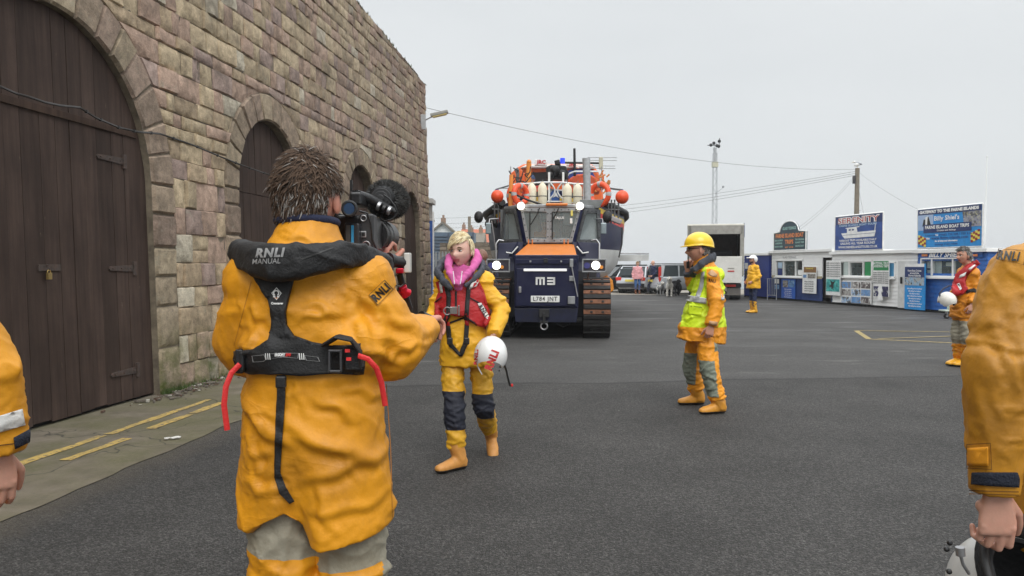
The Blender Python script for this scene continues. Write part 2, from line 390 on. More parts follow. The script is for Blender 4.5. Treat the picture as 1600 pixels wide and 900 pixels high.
# drop the blocks above the eaves line by trimming their height
for i, p in enumerate(sb.v):
    zt = ztop(p.y) + .07 * noise.noise(V((p.y * 1.3, 0, 7)))
    if p.z > zt: sb.v[i] = V((p.x, p.y, zt + (p.z - zt) * .02))
def stone_mat():
    m, t, b = node_mat('sandstone'); co = t.nodes.new('ShaderNodeTexCoord').outputs['Object']
    at = t.nodes.new('ShaderNodeAttribute'); at.attribute_name = 'tint'
    s = t.nodes.new('ShaderNodeSeparateXYZ'); L(t, co, s.inputs[0])
    n1 = noise_n(t, co, 9, 8, .68); n2 = noise_n(t, co, 2.2, 6, .6); n3 = noise_n(t, co, 60, 4, .6)
    f = mathn(t, 'MULTIPLY', rng(t, n1, .3, .7, .58, 1.36), rng(t, n3, .3, .7, .86, 1.14))
    sc_ = t.nodes.new('ShaderNodeVectorMath'); sc_.operation = 'SCALE'; L(t, at.outputs['Color'], sc_.inputs[0]); L(t, f, sc_.inputs['Scale'])
    col = mixc(t, rng(t, n2, .52, .7, 0, .55), sc_.outputs[0], (.1, .08, .06))
    n5 = noise_n(t, co, 5, 5, .7, (1, 1, 1))
    col = mixc(t, rng(t, n5, .6, .7, 0, .35), col, (.34, .33, .26))
    col = mixc(t, rng(t, noise_n(t, co, 34, 5, .75), .60, .72, 0, .6), col, (.07, .055, .04)); col = mixc(t, rng(t, noise_n(t, co, 15, 7, .7), .58, .68, 0, .4), col, (.36, .28, .22))
    moss = mathn(t, 'MULTIPLY', rng(t, s.outputs[2], .12, .95, 1, 0), rng(t, noise_n(t, co, 3.2, 6, .7), .4, .62))
    col = mixc(t, mathn(t, 'MULTIPLY', moss, .9), col, (.075, .095, .018))
    L(t, col, b.inputs['Base Color']); b.inputs['Roughness'].default_value = .88; b.inputs['Specular IOR Level'].default_value = .2
    bp = t.nodes.new('ShaderNodeBump'); bp.inputs['Strength'].default_value = .75; bp.inputs['Distance'].default_value = .02
    L(t, mathn(t, 'ADD', n1, mathn(t, 'MULTIPLY', n3, .5)), bp.inputs['Height']); L(t, bp.outputs[0], b.inputs['Normal']); return m
SM = stone_mat()
sb.build('wall_face', SM, wl, smooth=40)
# arch rings and jambs
RBS = [MB() for _ in ARCH]
def ring_stone(a, r0, r1, t0, t1, jamb=None):
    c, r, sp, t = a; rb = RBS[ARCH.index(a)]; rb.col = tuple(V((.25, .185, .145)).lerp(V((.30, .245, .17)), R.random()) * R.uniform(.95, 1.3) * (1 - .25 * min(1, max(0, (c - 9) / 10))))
    pr = R.uniform(-.004, .016); sd = R.uniform(0, 99); nr, na = 5, 6; vs = []
    for i in range(na):
        for j in range(nr):
            fa = [0, .08, .36, .64, .92, 1][i]; fr = [0, .06, .5, .94, 1][j]
            edge = i in (0, na - 1) or j in (0, nr - 1)
            if jamb is None:
                an = t0 + (t1 - t0) * fa; an += (.004 if i == 0 else -.004 if i == na - 1 else 0); rr = r0 + (r1 - r0) * fr
                s, z = c + rr * cos(an), sp + rr * sin(an)
            else:
                z = t0 + .006 + (t1 - t0 - .012) * fa; s = c + jamb * (r0 + (r1 - r0) * fr)
            o = (-.032 if edge else pr + .014 * noise.noise(V((s * 5, z * 5, sd))))
            if j == 0: o = -.03
            vs.append(WL(s + (.01 * noise.noise(V((z * 4, sd, 0))) if j else 0), z, o))
    rb.add(vs, [(i * nr + j, i * nr + j + 1, (i + 1) * nr + j + 1, (i + 1) * nr + j) for i in range(na - 1) for j in range(nr - 1)])
for a in ARCH:
    c, r, sp, t = a; n = max(9, int(pi * (r + t) / .36)); ang = [0]
    for i in range(n): ang.append(ang[-1] + R.uniform(.8, 1.2))
    ang = [x / ang[-1] * pi for x in ang]
    for i in range(n): ring_stone(a, r, r + t - .004, ang[i], ang[i + 1])
    for sd in (-1, 1):
        z = 0
        while z < sp:
            h = min(R.uniform(.3, .55), sp - z)
            if sp - z - h < .15: h = sp - z
            ring_stone(a, r, r + t - .004, z, z + h, sd); z += h
for rb in RBS: rb.build('arch_ring', SM, wl, smooth=40)
# mortar backing with the openings, soffits, end wall and top
mb = MB(); zs = [i * .08 for i in range(96)]
def clampz(s, z): return min(z, ztop(s) - .02)
for i in range(len(zs) - 1):
    za, zb = zs[i], zs[i + 1]; sa, sbb = spans(za, False), spans(zb, False)
    if len(sa) == len(sbb):
        for (l0, r0), (l1, r1) in zip(sa, sbb):
            k = max(1, int((r0 - l0) / 1.2))
            for q in range(k):
                f0, f1 = q / k, (q + 1) / k
                pts = [(l0 + (r0 - l0) * f0, za), (l0 + (r0 - l0) * f1, za), (l1 + (r1 - l1) * f1, zb), (l1 + (r1 - l1) * f0, zb)]
                mb.add([WL(s, clampz(s, z), -.03) for s, z in pts], [(0, 1, 2, 3)])
    else:
        for (l0, r0) in sa:
            inside = [(l0, r0)]
            l1, r1 = l0, r0
            for (u, v_) in sbb:
                if u <= l0 + .6 and v_ >= r0 - .6: pass
            mb.add([WL(s, clampz(s, z), -.03) for s, z in ((l0, za), (r0, za), (r0, zb), (l0, zb))], [(0, 1, 2, 3)])
        for a in ARCH:
            if ext(a, za, False) > 0 and ext(a, zb, False) == 0:
                e = ext(a, za, False); mb.add([WL(a[0] - e, zb, -.035), WL(a[0] + e, zb, -.035), WL(a[0], a[2] + a[1], -.035)], [(0, 1, 2)])
for a in ARCH:
    c, r, sp, t = a; path = [(c - r, 0), (c - r, sp)] + [(c - r * cos(pi * i / 20), sp + r * sin(pi * i / 20)) for i in range(1, 20)] + [(c + r, sp), (c + r, 0)]
    for (s0, z0), (s1, z1) in zip(path[:-1], path[1:]):
        mb.add([WL(s0, z0, -.028), WL(s1, z1, -.028), WL(s1, z1, -.5), WL(s0, z0, -.5)], [(0, 1, 2, 3)])
mort = M('lime_mortar', (.17, .14, .1), .95, var=.3, vs=12, bump=.5, bs=40, dirt=.6, dc=(.05, .04, .03))
mb.build('mortar_bed', mort, wl)
eb = MB(); e0, e1 = WL(S1, 0, -.04), WL(S1, ztop(S1), -.04); bk = -WN * 7
eb.add([e0, e1, e1 + bk, e0 + bk], [(0, 1, 2, 3)])
t0 = WL(S0, ztop(S0) - .03, -.03); t1 = WL(S1, ztop(S1) - .03, -.03); eb.add([t0, t1, t1 + bk, t0 + bk], [(0, 1, 2, 3)])
n0 = WL(S0, 0, -.03); eb.add([n0, t0, t0 + bk, n0 + bk], [(0, 1, 2, 3)])
eb.build('end_wall', mort, wl)
# weeds and turf along the wall head
tb = MB()
for i in range(900):
    s = R.uniform(8, S1); zt = ztop(s) + .05 * noise.noise(V((s * 1.3, 0, 7)))
    if noise.noise(V((s * 1.1, 3, 0))) < -.1: continue
    p = WL(s, zt - .02, R.uniform(-.3, .02)); a = R.uniform(0, 6.28); hh = R.uniform(.03, .11); d = V((cos(a), sin(a), 0)) * .02
    tb.add([p - d, p + d, p + V((R.uniform(-.03, .03), R.uniform(-.03, .03), hh))], [(0, 1, 2)])
tb.build('wall_top_growth', M('dry_moss', (.07, .075, .03), .95, var=.4, vs=10), wl)['kind'] = 'stuff'
def door_mat():
    m, t, b = node_mat('brown_door_paint'); co = t.nodes.new('ShaderNodeTexCoord').outputs['Object']
    at = t.nodes.new('ShaderNodeAttribute'); at.attribute_name = 'tint'
    g1 = noise_n(t, co, 14, 7, .65, (1, 1, .07)); g2 = noise_n(t, co, 1.6, 5, .6)
    sc_ = t.nodes.new('ShaderNodeVectorMath'); sc_.operation = 'SCALE'; L(t, at.outputs['Color'], sc_.inputs[0])
    L(t, mathn(t, 'MULTIPLY', rng(t, g1, .3, .7, .72, 1.3), rng(t, g2, .3, .7, .8, 1.25)), sc_.inputs['Scale'])
    chips = noise_n(t, co, 30, 6, .75, (1, 1, .12))
    col = mixc(t, mathn(t, 'MULTIPLY', rng(t, chips, .66, .70), rng(t, noise_n(t, co, 2.4, 2), .5, .6)), sc_.outputs[0], (.2, .15, .11))
    L(t, col, b.inputs['Base Color']); b.inputs['Roughness'].default_value = .75; b.inputs['Specular IOR Level'].default_value = .15
    bp = t.nodes.new('ShaderNodeBump'); bp.inputs['Strength'].default_value = .5; bp.inputs['Distance'].default_value = .006
    L(t, g1, bp.inputs['Height']); L(t, bp.outputs[0], b.inputs['Normal']); return m
DM = door_mat(); rust = M('rusty_iron', (.055, .04, .034), .8, var=.4, vs=30, bump=.3, dirt=.5, ds=20, dc=(.1, .045, .025))
def arch_door(a, off, nb, seams, label):
    c, r, sp, t = a; d = MB(); e = -r; rr = r + .005
    bw = 2 * rr / nb; x = -rr; i = 0
    while x < rr - .01:
        w_ = min(bw * R.uniform(.8, 1.2), rr - x); xa, xb = x + .003, x + w_ - .003; k = R.uniform(.85, 1.12)
        d.col = (.054 * k, .036 * k, .029 * k)
        levels = [.03] + [s_ for s_ in seams] + [None]
        za = .03 + R.uniform(0, .02)
        ys = [xa, (xa + xb) / 2, xb]
        for si, se in enumerate(seams + [None]):
            top = [(sp + sqrt(max(0, rr * rr - u * u))) for u in ys]
            z1s = [min(se - .004, q) if se else q for q in top]
            if min(z1s) > za + .02 or se is None:
                lo = [WL(c + u, za, off + R.uniform(0, .0)) for u in ys]; hi = [WL(c + u, max(z1, za + .001), off) for u, z1 in zip(ys, z1s)]
                bk_ = -WN * .04; jj = R.uniform(-.003, .004); lo = [p + WN * jj for p in lo]; hi = [p + WN * jj for p in hi]
                d.add(lo + hi + [p + bk_ for p in lo + hi], [(0, 1, 4, 3), (1, 2, 5, 4), (0, 3, 9, 6), (2, 8, 11, 5), (3, 4, 10, 9), (4, 5, 11, 10), (0, 6, 7, 1), (1, 7, 8, 2)])
            if se: za = se + .004
        x += w_
    o = d.build('door', DM, wl, bevel=.0025); o['label'] = label
    bb = MB().add([WL(c - rr, 0, off - .06), WL(c + rr, 0, off - .06), WL(c + rr, sp + r, off - .06), WL(c - rr, sp + r, off - .06)], [(0, 1, 2, 3)])
    bb.build('door_gap', M('dark_gap', (.008, .007, .006), .9), o)
    return o
d1 = arch_door(ARCH[0], -.10, 15, [2.87], 'largest dark brown plank door, padlocked, nearest the camera')
d2 = arch_door(ARCH[1], -.16, 11, [2.5], 'second plank door from the camera, behind the cameraman')
d3 = arch_door(ARCH[2], -.2, 9, [1.5], 'third plank door, behind the video camera')
d4 = arch_door(ARCH[3], -.15, 8, [1.5], 'farthest brown plank door by the corner of the wall')
def hinge(s, z, ln, dr, par):
    h = MB(); h.prism([(0, -.035), (ln * .95, -.022), (ln, 0), (ln * .95, .022), (0, .035)], WL(s, z, -.098), WT * dr, (0, 0, 1), WN * .012)
    h.box(WL(s - dr * .03, z, -.088), (.03, .05, .15), Matrix.Rotation(-.115, 3, 'Z'))
    for q in (.1, .5, .85): h.ball(WL(s + dr * ln * q, z, -.083), .009, 6, 4)
    h.build('hinge', rust, par, bevel=.002)
hinge(8.12, 2.55, .42, -1, d1); hinge(8.22, 1.42, .4, -1, d1); hinge(8.2, .33, .42, -1, d1); hinge(5.95, 1.42, .35, 1, d1)
hinge(12.5, 1.5, .3, -1, d2)
pb = MB(); pb.prism([(-.14, -.03), (.14, -.03), (.14, .03), (-.14, .03)], WL(6.98, 1.43, -.098), WT, (0, 0, 1), WN * .012); pb.torus(WL(6.93, 1.43, -.07), .022, .005, WT)
pb.build('hasp', rust, d1, bevel=.002)
pd = MB(); pd.box(WL(6.93, 1.355, -.06), (.025, .055, .06)); pd.torus(WL(6.93, 1.39, -.06), .02, .005, WN)
pd.build('padlock', M('brass', (.5, .36, .14), .35, .9), d1, bevel=.004)
for a, b_, z in ((7.97, 7.97, 2.87),):
    pass
rl = MB(); rl.col = (.05, .031, .023); rl.prism([(0, 0), (3.4, 0), (3.4, .07), (0, .07)], WL(5.0, 2.83, -.1), WT, (0, 0, 1), WN * .02); rl.build('door_rail', DM, d1, bevel=.003)
# concrete apron, kerb line, yellow lines
def apron_mat():
    m, t, b = node_mat('old_concrete'); co = t.nodes.new('ShaderNodeTexCoord').outputs['Object']
    n1 = noise_n(t, co, 3.5, 8, .65); n2 = noise_n(t, co, 45, 5, .6); n3 = noise_n(t, co, .9, 5, .6)
    col = mixc(t, rng(t, n1, .3, .7), (.10, .083, .06), (.19, .16, .12))
    col = mixc(t, mathn(t, 'MULTIPLY', rng(t, n3, .40, .6), rng(t, n2, .2, .6, .3, .8)), col, (.085, .082, .03))
    col = mixc(t, rng(t, n2, .6, .75, 0, .5), col, (.05, .045, .035))
    cv = t.nodes.new('ShaderNodeTexVoronoi'); cv.feature = 'DISTANCE_TO_EDGE'; cv.inputs['Scale'].default_value = .55
    wv = t.nodes.new('ShaderNodeVectorMath'); wv.operation = 'ADD'; L(t, co, wv.inputs[0]); nn = t.nodes.new('ShaderNodeTexNoise'); nn.inputs['Scale'].default_value = 2.5; L(t, co, nn.inputs['Vector']); L(t, nn.outputs[1], wv.inputs[1])
    L(t, wv.outputs[0], cv.inputs['Vector']); col = mixc(t, rng(t, cv.outputs['Distance'], .002, .008, .8, 0), col, (.03, .027, .02))
    L(t, col, b.inputs['Base Color']); b.inputs['Roughness'].default_value = .85
    bp = t.nodes.new('ShaderNodeBump'); bp.inputs['Strength'].default_value = .5; bp.inputs['Distance'].default_value = .01
    L(t, mathn(t, 'ADD', n1, mathn(t, 'MULTIPLY', n2, .4)), bp.inputs['Height']); L(t, bp.outputs[0], b.inputs['Normal']); return m
def strip(name, o0, o1, s0, s1, z, mat, n=60, wob=.02, seed=0, kind='structure'):
    me = bpy.data.meshes.new(name); vs, fs = [], []
    for i in range(n + 1):
        s = s0 + (s1 - s0) * i / n
        for k, o in ((0, o0), (1, o1)):
            p = WL(s, 0, o + wob * noise.noise(V((s * 2.2, k * 7 + seed, 0))) + wob * .4 * noise.noise(V((s * 11, k * 7 + seed, 0)))); vs.append((p.x, p.y, z))
        if i: fs.append((2 * i - 2, 2 * i - 1, 2 * i + 1, 2 * i))
    me.from_pydata(vs, [], fs); me.materials.append(mat); o = bpy.data.objects.new(name, me); C.objects.link(o); o['kind'] = kind; return o
strip('pavement', -.6, 1.5, -3, 24, .006, apron_mat(), 160, .04)
def yline():
    m, t, b = node_mat('worn_yellow_paint'); co = t.nodes.new('ShaderNodeTexCoord').outputs['Object']
    col = mixc(t, rng(t, noise_n(t, co, 26, 7, .75), .51, .60), (.45, .31, .085), (.14, .115, .08)); col = mixc(t, rng(t, noise_n(t, co, 5, 5, .7), .45, .7, 0, .7), col, (.16, .13, .075))
    L(t, col, b.inputs['Base Color']); b.inputs['Roughness'].default_value = .85; return m
yl = yline()
for s0_, s1_, o_ in ((4.2, 6.55, .62), (6.6, 8.3, .63), (5.75, 6.48, .88), (6.85, 7.5, .86), (7.55, 8.15, .86), (9.2, 13, .65), (13.2, 19, .7)):
    strip('road_marking', o_, o_ + .085, s0_, s1_, .011, yl, 60, .03, o_ * 9 + s0_)
# parking bay lines on the right
pl = M('faded_yellow_line', (.33, .25, .09), .8, var=.3, vs=12, dirt=.7, ds=9, dc=(.1, .1, .09))
def gline(pts, w_, z=.004):
    mb_ = MB()
    for a, b_ in zip(pts[:-1], pts[1:]):
        a, b_ = G(*a), G(*b_); t = (b_ - a); n_ = V((-t.y, t.x, 0)).normalized() * w_ / 2
        mb_.add([V((q.x, q.y, z)) for q in (a - n_, b_ - n_, b_ + n_, a + n_)], [(0, 1, 2, 3)])
    o = mb_.build('road_marking', pl); o['kind'] = 'structure'
gline([(1338, 517), (1358, 530), (1490, 536)], .11); gline([(1338, 517), (1484, 519)], .09, .008); gline([(1372, 530), (1487, 526)], .07, .012)
# litter and rubble by the door foot
lt = MB()
for i in range(170):
    s = 8.55 + R.gauss(.3, .45); o = abs(R.gauss(0, .13)) + .0; p = WL(s, 0, o); sz = R.uniform(.006, .035)
    lt.cur = R.choice([0, 0, 0, 1, 2]); lt.box(V((p.x, p.y, .014 + sz * .3)), (sz * R.uniform(.6, 2.4), sz, sz * R.uniform(.2, .8)), Matrix.Rotation(R.uniform(0, 3), 3, 'Z') @ Matrix.Rotation(R.uniform(-.3, .3), 3, 'X'))
tag(lt.build('debris', [M('grit', (.13, .11, .09), .9), M('pale_grit', (.4, .38, .33), .9), M('brown_grit', (.1, .06, .04), .9)]), kind='stuff')
gb = MB()
for i in range(420):
    s = 8.5 + abs(R.gauss(0, .3)) if R.random() < .6 else R.uniform(8.5, 10.3); p = WL(s, 0, abs(R.gauss(0, .05))); a = R.uniform(0, 6.28); hh = R.uniform(.02, .09); d = V((cos(a), sin(a), 0)) * .006; p.z = .008
    gb.add([p - d, p + d, p + V((R.uniform(-.03, .04), R.uniform(-.03, .03), hh))], [(0, 1, 2)])
tag(gb.build('weeds', M('weed_green', (.06, .1, .02), .8, var=.4)), kind='stuff')
fl = MB(); q = G(268, 688)
for i in range(5):
    fl.box(V((q.x + R.uniform(-.05, .05), q.y + R.uniform(-.04, .04), .022)), (R.uniform(.03, .08), .03, .006), Matrix.Rotation(R.uniform(0, 3), 3, 'Z') @ Matrix.Rotation(.15, 3, 'X'))
tag(fl.build('paper_scrap', M('dirty_paper', (.6, .58, .55), .8)), 'torn white paper scraps lying at the edge of the old concrete strip', 'litter')
# cable clipped along the wall
cpx = [(-60, 112), (0, 135), (25, 146), (50, 153), (70, 160), (95, 165), (125, 168), (150, 184), (185, 199), (215, 206), (250, 209), (300, 226), (340, 243), (375, 257), (400, 266), (430, 276), (480, 290), (530, 305)]
cb = MB(); pts = []
for (x, y) in cpx: pts.append(wall_hit(x, y, .035))
fine = []
for a, b_ in zip(pts[:-1], pts[1:]):
    for i in range(5): fine.append(a.lerp(b_, i / 5))
cb.tube(fine, .011, 6)
cable = tag(cb.build('wall_cable', M('black_cable', (.04, .036, .034), .6), smooth=60), 'black cable clipped across the stone wall and the big door', 'cable')
for i in range(32, len(fine) - 1, 4): box('cable_clip', M('black_clip', (.015, .015, .015), .5), cable, fine[i], (.025, .02, .03))
# lamp on the far corner
lp = thing('wall_lamp', 'slim grey floodlight on an arm at the far corner of the stone wall', 'lamp', wall_hit(659, 192))
zinc = M('galvanised', (.42, .43, .44), .45, .7, var=.15, vs=14)
box('junction_box', zinc, lp, (.05, -.08, 0), (.14, .12, .42), .01)
tube('arm', zinc, lp, [(.1, -.1, .05), (.25, -.14, .12), (.4, -.2, .17)], .018)
b_ = MB(); b_.box((.52, -.25, .21), (.5, .2, .09), Matrix.Rotation(-.22, 3, 'Y')); b_.build('lamp_body', M('lamp_housing', (.3, .3, .28), .5), lp, bevel=.02)
b_ = MB(); b_.box((.53, -.26, .155), (.4, .15, .04), Matrix.Rotation(-.22, 3, 'Y')); b_.build('lamp_glass', M('yellowed_glass', (.6, .5, .2), .3), lp, bevel=.01)
# ---------------------------------------------------------------- launching tractor and lifeboat
TO = V((.66, 15.0, 0)); TYAW = radians(-4.9); TR = Matrix.Rotation(TYAW, 3, 'Z')
def TP(px, py, ly):                      # tractor-frame point seen at a pixel, in the cross plane ly metres behind the nose
    r = CF * F + V((1, 0, 0)) * (px - 800) + CU * (450 - py); o = TR.transposed() @ (V((0, 0, 1.45)) - TO); d = TR.transposed() @ r
    return o + d * ((ly - o.y) / d.y)
navy = M('navy_gloss_paint', (.007, .009, .040), .45, coat=.08, spec=.3, var=.2, vs=3, dirt=.25, ds=3, dc=(.05, .05, .055))
frame_m = M('aluminium_frame', (.33, .34, .35), .45, .5, var=.15, vs=10, dirt=.3, ds=12)
orange_m = M('orange_paint', (.72, .22, .035), .4, var=.08, coat=.2, dirt=.15, ds=3, dc=(.4, .2, .08))
white_m = M('white_paint', (.78, .78, .76), .4, var=.05, vs=3)
black_m = M('black_rubber', (.016, .016, .017), .6, var=.3, bump=.2)
steel = M('steel', (.4, .4, .41), .4, .8, var=.15)
trk = M('track_rubber', (.022, .021, .021), .75, var=.4, vs=9, bump=.4, bs=30)
tru = M('track_rusty_plate', (.20, .085, .045), .8, var=.45, vs=14, dirt=.5, ds=9, dc=(.03, .02, .018))
cabglass = glass('cab_glass', (.5, .58, .58), .28)  # pale tint and opacity painted in for sky reflected in the panes
lampw = M('lit_lamp', (.9, .9, .85), .3, emit=(1, .92, .76), es=5)
T = thing('launching_tractor', 'dark blue tracked launching tractor with orange bonnet lid, lit headlamps and riveted cab windows', 'tractor', TO, TYAW)
# nose
nb = MB()
def q8(b, t): return [V(p) for p in b + t]
x0, x1 = -.62, .635
nb.hexa([V((x0, 0, .62)), V((x1, 0, .62)), V((x1, .9, .62)), V((x0, .9, .62)), V((x0, 0, 1.66)), V((x1, 0, 1.66)), V((x1, .9, 1.66)), V((x0, .9, 1.66))])
nb.build('nose_body', navy, T, bevel=.02)
b = MB(); b.hexa([V((-.6, .03, .34)), V((.6, .03, .34)), V((.6, .9, .3)), V((-.6, .9, .3)), V((-.62, .0, .615)), V((.63, .0, .615)), V((.63, .9, .615)), V((-.62, .9, .615))])
b.build('lower_plate', M('navy_matt_paint', (.012, .015, .04), .5, var=.3, dirt=.4, dc=(.03, .025, .02)), T, bevel=.01)
b = MB(); b.hexa([V((-.59, -.05, .66)), V((.6, -.05, .66)), V((.6, .0, .66)), V((-.59, .0, .66)), V((-.57, -.05, 1.40)), V((.54, -.05, 1.40)), V((.54, .0, 1.40)), V((-.57, .0, 1.40))])
nd = b.build('nose_door', navy, T, bevel=.012)
b = MB(); b.box((0, -.012, 1.53), (1.2, .03, .10)); b.build('nose_rail', navy, T, bevel=.01)
for xx in (-.3, .3): box('rail_bolt', steel, T, (xx, -.035, 1.53), (.035, .03, .035), .005)
box('light_bar', M('white_strip', (.85, .85, .85), .3, emit=(1, 1, 1), es=.25), T, (-.01, -.065, 1.365), (.84, .03, .05), .008)
box('catch', steel, T, (-.5, -.075, .98), (.05, .03, .12), .006)
box('catch', black_m, T, (0, -.045, 1.55), (.08, .05, .09), .01)
b = MB(); b.box((.5, -.08, .78), (.14, .05, .15)); b.box((.5, -.07, 1.2), (.09, .05, .1)); b.box((.5, -.07, 1.5), (.07, .05, .16)); b.build('hinge_block', frame_m, T, bevel=.01)
tube('door_stay', steel, T, [(.5, -.1, 1.45), (.56, -.11, 1.15), (.62, -.1, .85)], .012)
tm = M('sign_white', (.82, .82, .8), .4)
pb = box('number_plate', tm, T, (-.01, -.062, .80), (.56, .015, .125), .01)
text('plate_text', 'L784 JNT', M('sign_black', (.01, .01, .012), .4), pb, (-.01, -.071, .80), (1, 0, 0), (0, 0, 1), .085, .47, bold=.02)
# M3 badge in square built letters
b = MB(); e_ = .028
for xx in (-.175, -.105, -.035): b.box((xx, -.062, 1.15), (.036, .02, .15))
b.box((-.105, -.062, 1.208), (.175, .02, .036))
for zz in (1.208, 1.15, 1.092): b.box((.105, -.062, zz), (.15, .02, .034))
b.box((.165, -.062, 1.15), (.036, .02, .15)); b.build('fleet_number', tm, nd)
# tow hitch
b = MB(); b.box((-.03, -.03, .52), (.2, .06, .16)); b.box((-.03, -.07, .42), (.05, .05, .22)); b.box((-.03, -.06, .35), (.16, .06, .05)); b.build('hitch', black_m, T, bevel=.01)
b = MB(); b.torus((-.03, -.07, .27), .065, .016, (0, 1, 0), a0=radians(0), a1=radians(360)); b.build('shackle', steel, T, smooth=60)
tube('hanging_cable', black_m, T, [(.15, .05, .45), (.22, .1, .3), (.34, .12, .24), (.46, .1, .3), (.55, .05, .45)], .008)
# bonnet: sloping, orange on top
bo = [V((-.6, .02, 1.665)), V((.6, .02, 1.665)), V((.54, 1.0, 1.90)), V((-.43, 1.0, 1.90))]
b = MB(); b.hexa([p - V((0, 0, .06)) for p in bo] + bo); b.build('bonnet_lid', orange_m, T, bevel=.012)
b = MB(); b.hexa([V((-.62, .06, 1.5)), V((.62, .06, 1.5)), V((.6, 1.05, 1.5)), V((-.6, 1.05, 1.5)), V((-.6, .06, 1.60)), V((.6, .06, 1.60)), V((.56, 1.0, 1.84)), V((-.46, 1.0, 1.84))]); b.build('bonnet_side', navy, T, bevel=.01)
for xx in (-.36, .38):
    for q in (-.04, .04): box('bonnet_handle', orange_m, T, (xx + q, .97, 1.93), (.025, .04, .12), .005)
# shoulders beside the bonnet
for sgn in (-1, 1):
    a = [TP(853 + sgn * 47, 470, .6), TP(853 + sgn * 86, 420, .6)]
    b = MB(); b.hexa([V((sgn * .62, .75, 1.2)), V((sgn * 1.08, .75, 1.2)), V((sgn * 1.08, 1.5, 1.2)), V((sgn * .62, 1.5, 1.2)),
                      V((sgn * .50, .95, 1.94)), V((sgn * 1.03, .95, 1.92)), V((sgn * 1.03, 1.6, 1.92)), V((sgn * .50, 1.6, 1.94))])
    b.build('shoulder_panel', navy, T, bevel=.015)
    b = MB(); b.prism([(0, 0), (.22, .02), (.02, .34)], (sgn * .58, .7, 1.62), (sgn, 0, 0), (0, 0, 1), (0, .02, 0)); b.build('shoulder_gusset', navy, T, bevel=.004)
    b = MB(); b.tube([(sgn * 1.05, .72, 1.42), (sgn * 1.06, .74, 1.9), (sgn * 1.0, .78, 1.98), (sgn * .9, .8, 1.96)], .018); b.build('grab_rail', steel, T, smooth=60)
    tube('strap_bar', white_m, T, [(sgn * .6, .68, 1.84), (sgn * .72, .66, 1.70), (sgn * .84, .66, 1.72)], .016)
    # headlamp box
    cx = sgn * .94; hb = MB()
    hb.box((cx, .12, 1.45), (.44, .16, .24)); ho = hb.build('headlamp_box', M('dark_lamp_inside', (.04, .035, .05), .3), T, bevel=.006)
    fb = MB()
    for dx, dz, wx, wz in ((0, .118, .46, .025), (0, -.118, .46, .025), (-.222, 0, .025, .24), (.222, 0, .025, .24)): fb.box((cx + dx, .03, 1.45 + dz), (wx, .05, wz))
    fb.build('lamp_frame', frame_m, ho, bevel=.004)
    lx = cx + (-.03 if sgn < 0 else .03)
    l_ = MB(); l_.tube([(lx, .0, 1.455), (lx, .05, 1.455)], .078, 20); l_.build('headlamp', lampw, ho, smooth=40)
    l_ = MB(); l_.torus((lx, .02, 1.455), .085, .008, (0, 1, 0)); l_.build('lamp_ring', steel, ho, smooth=60)
    l_ = MB(); l_.tube([(lx + .11, .01, 1.42), (lx + .11, .05, 1.42)], .035, 12); l_.build('indicator', M('amber', (.8, .3, .05), .3), ho, smooth=40)
    l_ = MB(); l_.tube([(cx - .14, .01, 1.45), (cx - .14, .05, 1.45)], .06, 16); l_.build('side_lamp', M('blue_lens', (.05, .05, .2), .15), ho, smooth=40)
    tube('lamp_bracket', steel, T, [(cx - .1, .2, 1.33), (cx - .12, .5, 1.2)], .02)
# cab
def cabp(px, py, ly): return TP(px, py, ly)
def frame_window(name, quad, mat, bw=.09, th=.04, gl=True, label=None, bolts=6):
    """riveted frame round a quad (bl, br, tr, tl)"""
    q = [V(p) for p in quad]; n_ = (q[1] - q[0]).cross(q[3] - q[0]).normalized(); cen = sum(q, V()) / 4
    inn = [p + (cen - p).normalized() * bw * 1.35 for p in q]; b = MB()
    for i in range(4):
        j = (i + 1) % 4; b.hexa([q[i], q[j], inn[j], inn[i]] + [p + n_ * th for p in (q[i], q[j], inn[j], inn[i])])
    o = b.build(name, mat, T, bevel=.004)
    bb = MB()
    for i in range(4):
        j = (i + 1) % 4; a_, c_ = (q[i] + inn[i]) / 2, (q[j] + inn[j]) / 2; k = max(2, int((c_ - a_).length / .13))
        for s in range(k): bb.ball(a_.lerp(c_, (s + .5) / k) + n_ * (th + .002), .014, 6, 4)
    bb.build('rivet_row', M('dark_bolt', (.03, .03, .03), .5), o)
    if gl:
        g = MB().add([p + n_ * .012 for p in inn], [(0, 1, 2, 3)]); g.build('pane', cabglass, o)
    return o
fy = 1.0
A = [TP(823, 379, fy), TP(858.5, 379, fy), TP(858.5, 325, fy), TP(813, 325, fy)]
B = [TP(858.5, 379, fy), TP(894, 379, fy), TP(908, 325, fy), TP(858.5, 325, fy)]
w1 = frame_window('windscreen', A, frame_m, .075); w2 = frame_window('windscreen', B, frame_m, .075)
sl = [TP(783, 380, 1.55), TP(817, 380, 1.12), TP(806, 326, 1.12), TP(789, 326, 1.55)]
sr = [TP(899, 380, 1.12), TP(937, 380, 1.55), TP(934, 326, 1.55), TP(912, 326, 1.12)]
dk = M('dark_zinc_frame', (.12, .125, .13), .5, .4, var=.3, vs=12)
w3 = frame_window('side_window', sl, dk, .085); w4 = frame_window('side_window', sr, dk, .085)
for a, c in ((A, sl), (B, sr)):
    if a is A: pts_ = [sl[1], A[0], A[3], sl[2]]
    else: pts_ = [B[1], sr[0], sr[3], B[2]]
    b = MB(); nn = V((0, .05, 0)); b.hexa([p + nn for p in (pts_[0], pts_[1])] + [pts_[1] + nn * 3, pts_[0] + nn * 3] + [pts_[3] + nn, pts_[2] + nn, pts_[2] + nn * 3, pts_[3] + nn * 3])
    b.build('cab_pillar', M('navy_pillar', (.03, .035, .11), .35, coat=.3), T, bevel=.005)
xl, xr = sl[0].x, sr[1].x
